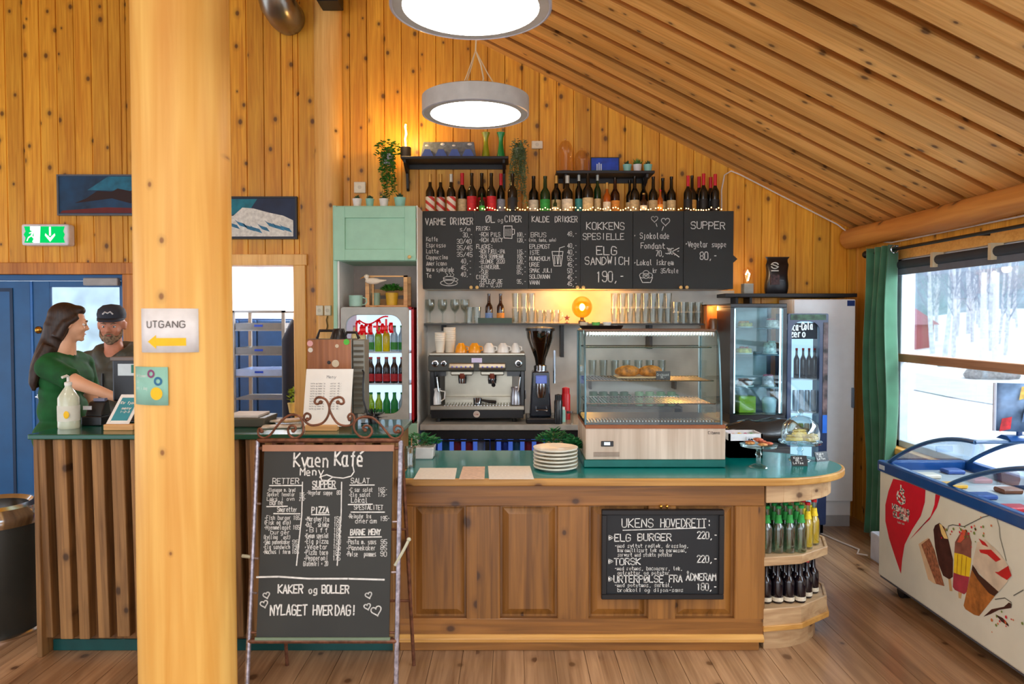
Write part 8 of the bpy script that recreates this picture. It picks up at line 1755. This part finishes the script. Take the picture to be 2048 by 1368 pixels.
def face_parts(par, M_, hairm, iris):
    for s_ in (-1, 1):
        c = M_ @ Vector((s_ * .03, -.066, .004)); e = MB().ell(c, .0125, .0125, .010, 14, 10).build('eye', pm('eye_white', (232, 228, 222), .2), par, smooth=True)
        c2 = M_ @ Vector((s_ * .03, -.0775, .003)); MB().ell(c2, .0052, .0052, .0052, 10, 8).build('iris', iris, e, smooth=True)
        b0, b1, b2 = (M_ @ Vector(v) for v in ((s_ * .014, -.084, .02), (s_ * .03, -.085, .028), (s_ * .048, -.074, .022))); MB().tube([b0, b1, b2], [.0035, .004, .002], 6).build('eyebrow', hairm, par, smooth=True)
        l0, l1, l2 = (M_ @ Vector(v) for v in ((s_ * .018, -.076, .008), (s_ * .03, -.0785, .0135), (s_ * .043, -.071, .008))); MB().tube([l0, l1, l2], .0022, 5).build('eyelid', par.data.materials[0] if par.type == 'MESH' else skinM, par, smooth=True)
    q = [M_ @ Vector(v) for v in ((-.021, -.0775, -.055), (-.008, -.0835, -.0535), (0, -.0845, -.0545), (.008, -.0835, -.0535), (.021, -.0775, -.055))]; MB().tube(q, [.002, .0042, .0042, .0042, .002], 8).build('lips', pm('lip_rose', (190, 104, 94), .4), par, smooth=True)
def hand(mb, w_, dirv, palmn, side, curl=.5, s_=1.0):
    """palm and five separate fingers from wrist w_ pointing along dirv; palmn = palm normal"""
    d = Vector(dirv).normalized(); n_ = Vector(palmn).normalized(); x_ = d.cross(n_).normalized() * side
    for t in (-.026, -.009, .009, .026): capsule(mb, w_ + x_ * t * .6 + d * .01, w_ + x_ * t + d * .075 * s_, .014, .0125, 3)
    for t, L in ((-.03, .062), (-.0105, .072), (.0095, .076), (.029, .068)):
        b = w_ + x_ * t + d * .08 * s_; d1 = (d + n_ * curl * .6).normalized(); m_ = b + d1 * L * .5; d2 = (d + n_ * curl * 1.7).normalized(); e = m_ + d2 * L * .5
        capsule(mb, b, m_, .0092, .0085, 3); capsule(mb, m_, e, .0085, .0072, 3)
    b = w_ + x_ * .03 + d * .022; m_ = b + (x_ * .8 + d * .75 + n_ * .4).normalized() * .038; e = m_ + (x_ * .3 + d + n_ * .5).normalized() * .03
    capsule(mb, b, m_, .013, .0105, 3); capsule(mb, m_, e, .0105, .0085, 3)

# --- woman in profile facing right (+x)
WX, WYp = hx(141, 4.45), 4.45; hc_z = hz(648, 4.45)
pw = thing('person', 'woman with long brown hair in a green t-shirt, standing behind the till counter', 'person', (WX, WYp, 0))
Rw = Matrix.Translation((WX, WYp, hc_z)) @ Matrix.Rotation(math.radians(124), 4, 'Z') @ Matrix.Rotation(math.radians(6), 4, 'X')
mb = MB(); head(mb, Rw)
sh_z = hc_z - .225; bx_ = WX - .045        # shoulders a little behind the head
def Wp(x, y, z): return Vector((bx_ + x, WYp + y, z))
capsule(mb, Wp(.02, 0, hc_z - .12), Wp(0, 0, sh_z + .02), .052, .07)
capsule(mb, Wp(0, -.13, sh_z - .02), Wp(0, .13, sh_z - .02), .066, .066); capsule(mb, Wp(.01, -.06, sh_z - .1), Wp(.01, .06, sh_z - .1), .105, .105); capsule(mb, Wp(-.01, -.045, sh_z - .3), Wp(-.01, .045, sh_z - .3), .098, .098); capsule(mb, Wp(-.02, -.07, sh_z - .48), Wp(-.02, .07, sh_z - .48), .11, .11)
for s_ in (-1, 1):
    capsule(mb, Wp(-.02, s_ * .09, sh_z - .52), Wp(0, s_ * .1, .5), .095, .062); capsule(mb, Wp(0, s_ * .1, .5), Wp(-.01, s_ * .1, .11), .06, .042); capsule(mb, Wp(-.02, s_ * .1, .06), Wp(.13, s_ * .11, .045), .045, .036)
el_ = Vector((hx(163, 4.28), 4.26, hz(768, 4.28))); wr_ = Vector((hx(208, 4.2), 4.30, hz(797, 4.22)))
capsule(mb, Wp(.01, -.175, sh_z - .03), el_, .052, .042, 5); capsule(mb, el_, wr_, .041, .027, 5); hand(mb, wr_, (1, .25, -.15), (0, .3, -1), 1, .55)
el2 = Vector((bx_ + .05, 4.66, sh_z - .30)); wr2 = Vector((bx_ + .2, 4.52, sh_z - .36)); capsule(mb, Wp(.01, .175, sh_z - .03), el2, .05, .041, 5); capsule(mb, el2, wr2, .04, .027, 5); hand(mb, wr2, (1, -.6, -.1), (0, 0, -1), -1, .6)
body = mb.build('body', skinW, pw); remesh(body, .0075, 3)
face_parts(body, Rw, pm('hair_brown', (52, 34, 24), .5, var=.3, stretch=(8, 8, 1)), pm('iris_brown', (70, 46, 30), .2))
# t-shirt
ts = MB()
capsule(ts, Wp(.0, -.13, sh_z - .015), Wp(.0, .13, sh_z - .015), .074, .074); capsule(ts, Wp(.015, -.065, sh_z - .11), Wp(.015, .065, sh_z - .11), .118, .118); capsule(ts, Wp(-.01, -.055, sh_z - .3), Wp(-.01, .055, sh_z - .3), .112, .112); capsule(ts, Wp(-.02, -.075, sh_z - .46), Wp(-.02, .075, sh_z - .46), .122, .122)
capsule(ts, Wp(-.005, -.05, sh_z - .2), Wp(-.005, .05, sh_z - .4), .11, .115); capsule(ts, Wp(0, 0, sh_z + .02), Wp(0, 0, sh_z + .035), .072, .068)
s0 = Wp(.01, -.175, sh_z - .03); s1 = s0.lerp(el_, .74); ts.ell(s0, .07, .07, .07, 16, 10); ts.tube([s0, s0.lerp(el_, .2), s0.lerp(el_, .5), s1], [.066, .068, .066, .068], 18); s0 = Wp(.01, .175, sh_z - .03); ts.ell(s0, .07, .07, .07, 16, 10); ts.tube([s0, s0.lerp(el2, .65)], [.066, .066], 16)
t_ = ts.build('t_shirt', pm('shirt_green', (8, 88, 36), .8, var=.18, scale=12), pw); remesh(t_, .011, 4)
jn = MB()
for s_ in (-1, 1): capsule(jn, Wp(-.02, s_ * .085, sh_z - .56), Wp(0, s_ * .1, .5), .106, .075); capsule(jn, Wp(0, s_ * .1, .5), Wp(-.01, s_ * .1, .12), .074, .058)
capsule(jn, Wp(-.02, -.06, sh_z - .54), Wp(-.02, .06, sh_z - .54), .118, .118)
j_ = jn.build('trousers', pm('trouser_dark', (30, 34, 48), .8), pw); remesh(j_, .014, 3)
shoe = MB()
for s_ in (-1, 1): capsule(shoe, Wp(-.03, s_ * .1, .045), Wp(.13, s_ * .11, .042), .045, .04)
s_ = shoe.build('shoes', pm('shoe_dark', (24, 24, 26), .5), pw)
# hair
hr = MB()
hr.ell((0, .034, .046), .083, .094, .085, 20, 14, M=Rw); hr.ell((0, .055, .0), .08, .078, .09, 18, 12, M=Rw); hr.ell((-.0, -.03, .088), .058, .045, .032, 14, 10, M=Rw)
for s_ in (-1, 1): 
    p_ = [Rw @ Vector((s_ * .066, -.03, .05)), Rw @ Vector((s_ * .078, .03, -.0)) , Rw @ Vector((s_ * .072, .065, -.09))]; hr.tube(p_, [.018, .026, .032], 10)
pz = [Rw @ Vector((0, .06, -.02)), Vector((bx_ - .035, WYp - .04, sh_z + .12)), Vector((bx_ - .06, WYp - .07, sh_z + .04)), Vector((bx_ - .085, WYp - .09, sh_z - .04)), Vector((bx_ - .095, WYp - .1, sh_z - .10)), Vector((bx_ - .09, WYp - .1, sh_z - .15))]
hr.tube(pz, [.08, .072, .066, .058, .045, .015], 16); hr.tube([p_ + Vector((.02, .03, -.01)) for p_ in pz[1:]], [.06, .06, .052, .04, .015], 14)
for k in range(5): hr.tube([p_ + Vector((.015 * math.sin(k * 2), .05 - .03 * k, -.006 * k)) for p_ in pz[1:]], [.04, .042, .036, .026, .01], 8)
h_ = hr.build('hair', MATS['hair_brown'], pw); remesh(h_, .0085, 4)
q = Rw @ Vector((-.0, .118, -.02)); MB().ell(Vector((WX - .1, WYp - .05, hc_z - .025)), .012, .012, .016, 10, 8).build('hair_tie', pm('tie_pale', (216, 216, 210), .5), pw, smooth=True)

# --- man facing the camera, dark jacket and cap
MX, MY = hx(223, 5.25), 5.25; mz = hz(652, 5.25)
pm_ = thing('person', 'bearded man in a dark cap and dark hooded jacket facing the woman across the till', 'person', (MX, MY, 0))
Rm = Matrix.Translation((MX, MY, mz)) @ Matrix.Rotation(math.radians(16), 4, 'Z') @ Matrix.Rotation(math.radians(6), 4, 'X') @ Matrix.Scale(1.1, 4)
mb = MB(); head(mb, Rm, True); sz = mz - .235
def Mp(x, y, z): return Vector((MX + x, MY + .03 + y, z))
capsule(mb, Mp(0, 0, sz + .08), Mp(0, 0, sz), .062, .08); capsule(mb, Mp(-.17, 0, sz - .03), Mp(.17, 0, sz - .03), .07, .07); capsule(mb, Mp(-.08, 0, sz - .15), Mp(.08, 0, sz - .15), .12, .12); capsule(mb, Mp(-.06, 0, sz - .4), Mp(.06, 0, sz - .4), .125, .125); capsule(mb, Mp(-.07, 0, sz - .52), Mp(.07, 0, sz - .52), .12, .12)
for s_ in (-1, 1):
    capsule(mb, Mp(s_ * .1, 0, sz - .56), Mp(s_ * .11, 0, .5), .1, .07); capsule(mb, Mp(s_ * .11, 0, .5), Mp(s_ * .11, .02, .11), .066, .046); capsule(mb, Mp(s_ * .11, .03, .06), Mp(s_ * .12, -.13, .045), .048, .038)
    e_ = Mp(s_ * .27, -.02, sz - .3); w_ = Mp(s_ * .19, -.22, sz - .42); capsule(mb, Mp(s_ * .2, 0, sz - .03), e_, .056, .045, 5); capsule(mb, e_, w_, .044, .03, 5); hand(mb, w_, (-s_ * .6, -.7, -.2), (0, -.2, -1), s_, .5)
body = mb.build('body', skinM, pm_); remesh(body, .0085, 3)
grey_h = pm('beard_grey', (146, 124, 100), .8, var=.4, scale=60); face_parts(body, Rm, grey_h, pm('iris_blue', (70, 90, 110), .2))
bd = MB(); bd.ell((0, -.052, -.078), .046, .038, .032, 16, 10, M=Rm); bd.ell((0, -.062, -.096), .03, .026, .022, 12, 8, M=Rm)
for s_ in (-1, 1): bd.tube([Rm @ Vector(v) for v in ((s_ * .064, -.01, -.02), (s_ * .058, -.03, -.06), (s_ * .03, -.06, -.086))], [.008, .014, .02], 8); bd.tube([Rm @ Vector(v) for v in ((0, -.087, -.042), (s_ * .018, -.082, -.046), (s_ * .03, -.07, -.062))], [.006, .007, .008], 8)
b_ = bd.build('beard', grey_h, pm_); remesh(b_, .006, 2)
cp_ = MB(); capm = pm('cap_dark', (46, 52, 66), .75, var=.1)
prof = [(.0835, 0), (.086, .03), (.078, .065), (.05, .092), (.001, .102)]
cp_.lathe(prof, seg=24, M=Rm @ Matrix.Translation((0, .014, .052)) @ Matrix.Diagonal((1, 1.18, .9, 1)), cap=False); cp_.lathe([(.001, .003), (.082, 0)], seg=24, M=Rm @ Matrix.Translation((0, .014, .052)) @ Matrix.Diagonal((1, 1.18, 1, 1)), cap=False)
c_ = cp_.build('cap', capm, pm_, smooth=True)
vs = []; nb_ = 12
for j in range(3):
    for i in range(nb_ + 1): a = PI + PI * i / nb_; r_ = 1 + .0 * j; ext = j / 2; vs.append(Rm @ Vector((.08 * math.cos(a) * (1 - .05 * ext), .0 + .086 * math.sin(a) - ext * .055 * abs(math.sin(a)), .055 - .014 * ext * abs(math.sin(a)) - .01 * abs(math.cos(a)) * ext)))
br = MB().add(vs, [(j * (nb_ + 1) + i, j * (nb_ + 1) + i + 1, (j + 1) * (nb_ + 1) + i + 1, (j + 1) * (nb_ + 1) + i) for j in range(2) for i in range(nb_)]).build('cap_brim', capm, c_, smooth=1.5); sm = br.modifiers.new('t', 'SOLIDIFY'); sm.thickness = .004
MB().tube([Rm @ Vector(v) for v in ((-.03, -.083, .085), (-.015, -.087, .1), (0, -.088, .092), (.015, -.087, .102), (.03, -.083, .085))], .006, 6).build('cap_print', pm('print_pale', (206, 210, 214), .6), c_)
jm = pm('jacket_dark', (84, 88, 80), .55, var=.2, scale=10); jk_ = MB()
capsule(jk_, Mp(-.18, 0, sz - .03), Mp(.18, 0, sz - .03), .088, .088); capsule(jk_, Mp(-.09, 0, sz - .15), Mp(.09, 0, sz - .15), .145, .145); capsule(jk_, Mp(-.08, 0, sz - .4), Mp(.08, 0, sz - .4), .15, .15); capsule(jk_, Mp(-.08, 0, sz - .6), Mp(.08, 0, sz - .6), .155, .155); capsule(jk_, Mp(-.08, 0, sz - .28), Mp(.08, 0, sz - .5), .148, .15)
for s_ in (-1, 1):
    e_ = Mp(s_ * .27, -.02, sz - .3); w_ = Mp(s_ * .19, -.22, sz - .42); p0 = Mp(s_ * .2, 0, sz - .03); capsule(jk_, p0, e_, .078, .066, 6); jk_.tube([e_, e_.lerp(w_, .5), e_.lerp(w_, .93)], [.066, .058, .05], 14)
    for k in range(4): jk_.ell(p0.lerp(e_, .2 + .22 * k), .083, .083, .04, 14, 8)
    jk_.tube([Mp(s_ * .03, -.1, sz - .06), Mp(s_ * .09, -.06, sz + .03), Mp(s_ * .12, .02, sz + .06), Mp(s_ * .09, .1, sz + .07), Mp(0, .13, sz + .07)], [.022, .034, .042, .05, .055], 12)
j_ = jk_.build('jacket', jm, pm_); remesh(j_, .012, 3)
MB().tube([Mp(0, -.155, sz - .1), Mp(0, -.158, sz - .3), Mp(0, -.162, sz - .6)], .008, 6).build('zip', black, pm_); sc2 = MB(); capsule(sc2, Mp(0, .0, sz + .03), Mp(0, -.01, sz - .03), .068, .07); s_ = sc2.build('undershirt', pm('shirt_dark', (34, 38, 50), .8), pm_, smooth=True)
jn = MB()
for s_ in (-1, 1): capsule(jn, Mp(s_ * .1, 0, sz - .6), Mp(s_ * .11, 0, .5), .115, .082); capsule(jn, Mp(s_ * .11, 0, .5), Mp(s_ * .11, .02, .12), .08, .065)
j_ = jn.build('trousers', MATS['trouser_dark'], pm_); remesh(j_, .016, 2)
shoe = MB()
for s_ in (-1, 1): capsule(shoe, Mp(s_ * .11, .03, .05), Mp(s_ * .12, -.13, .046), .05, .044)
shoe.build('shoes', MATS['shoe_dark'], pm_)
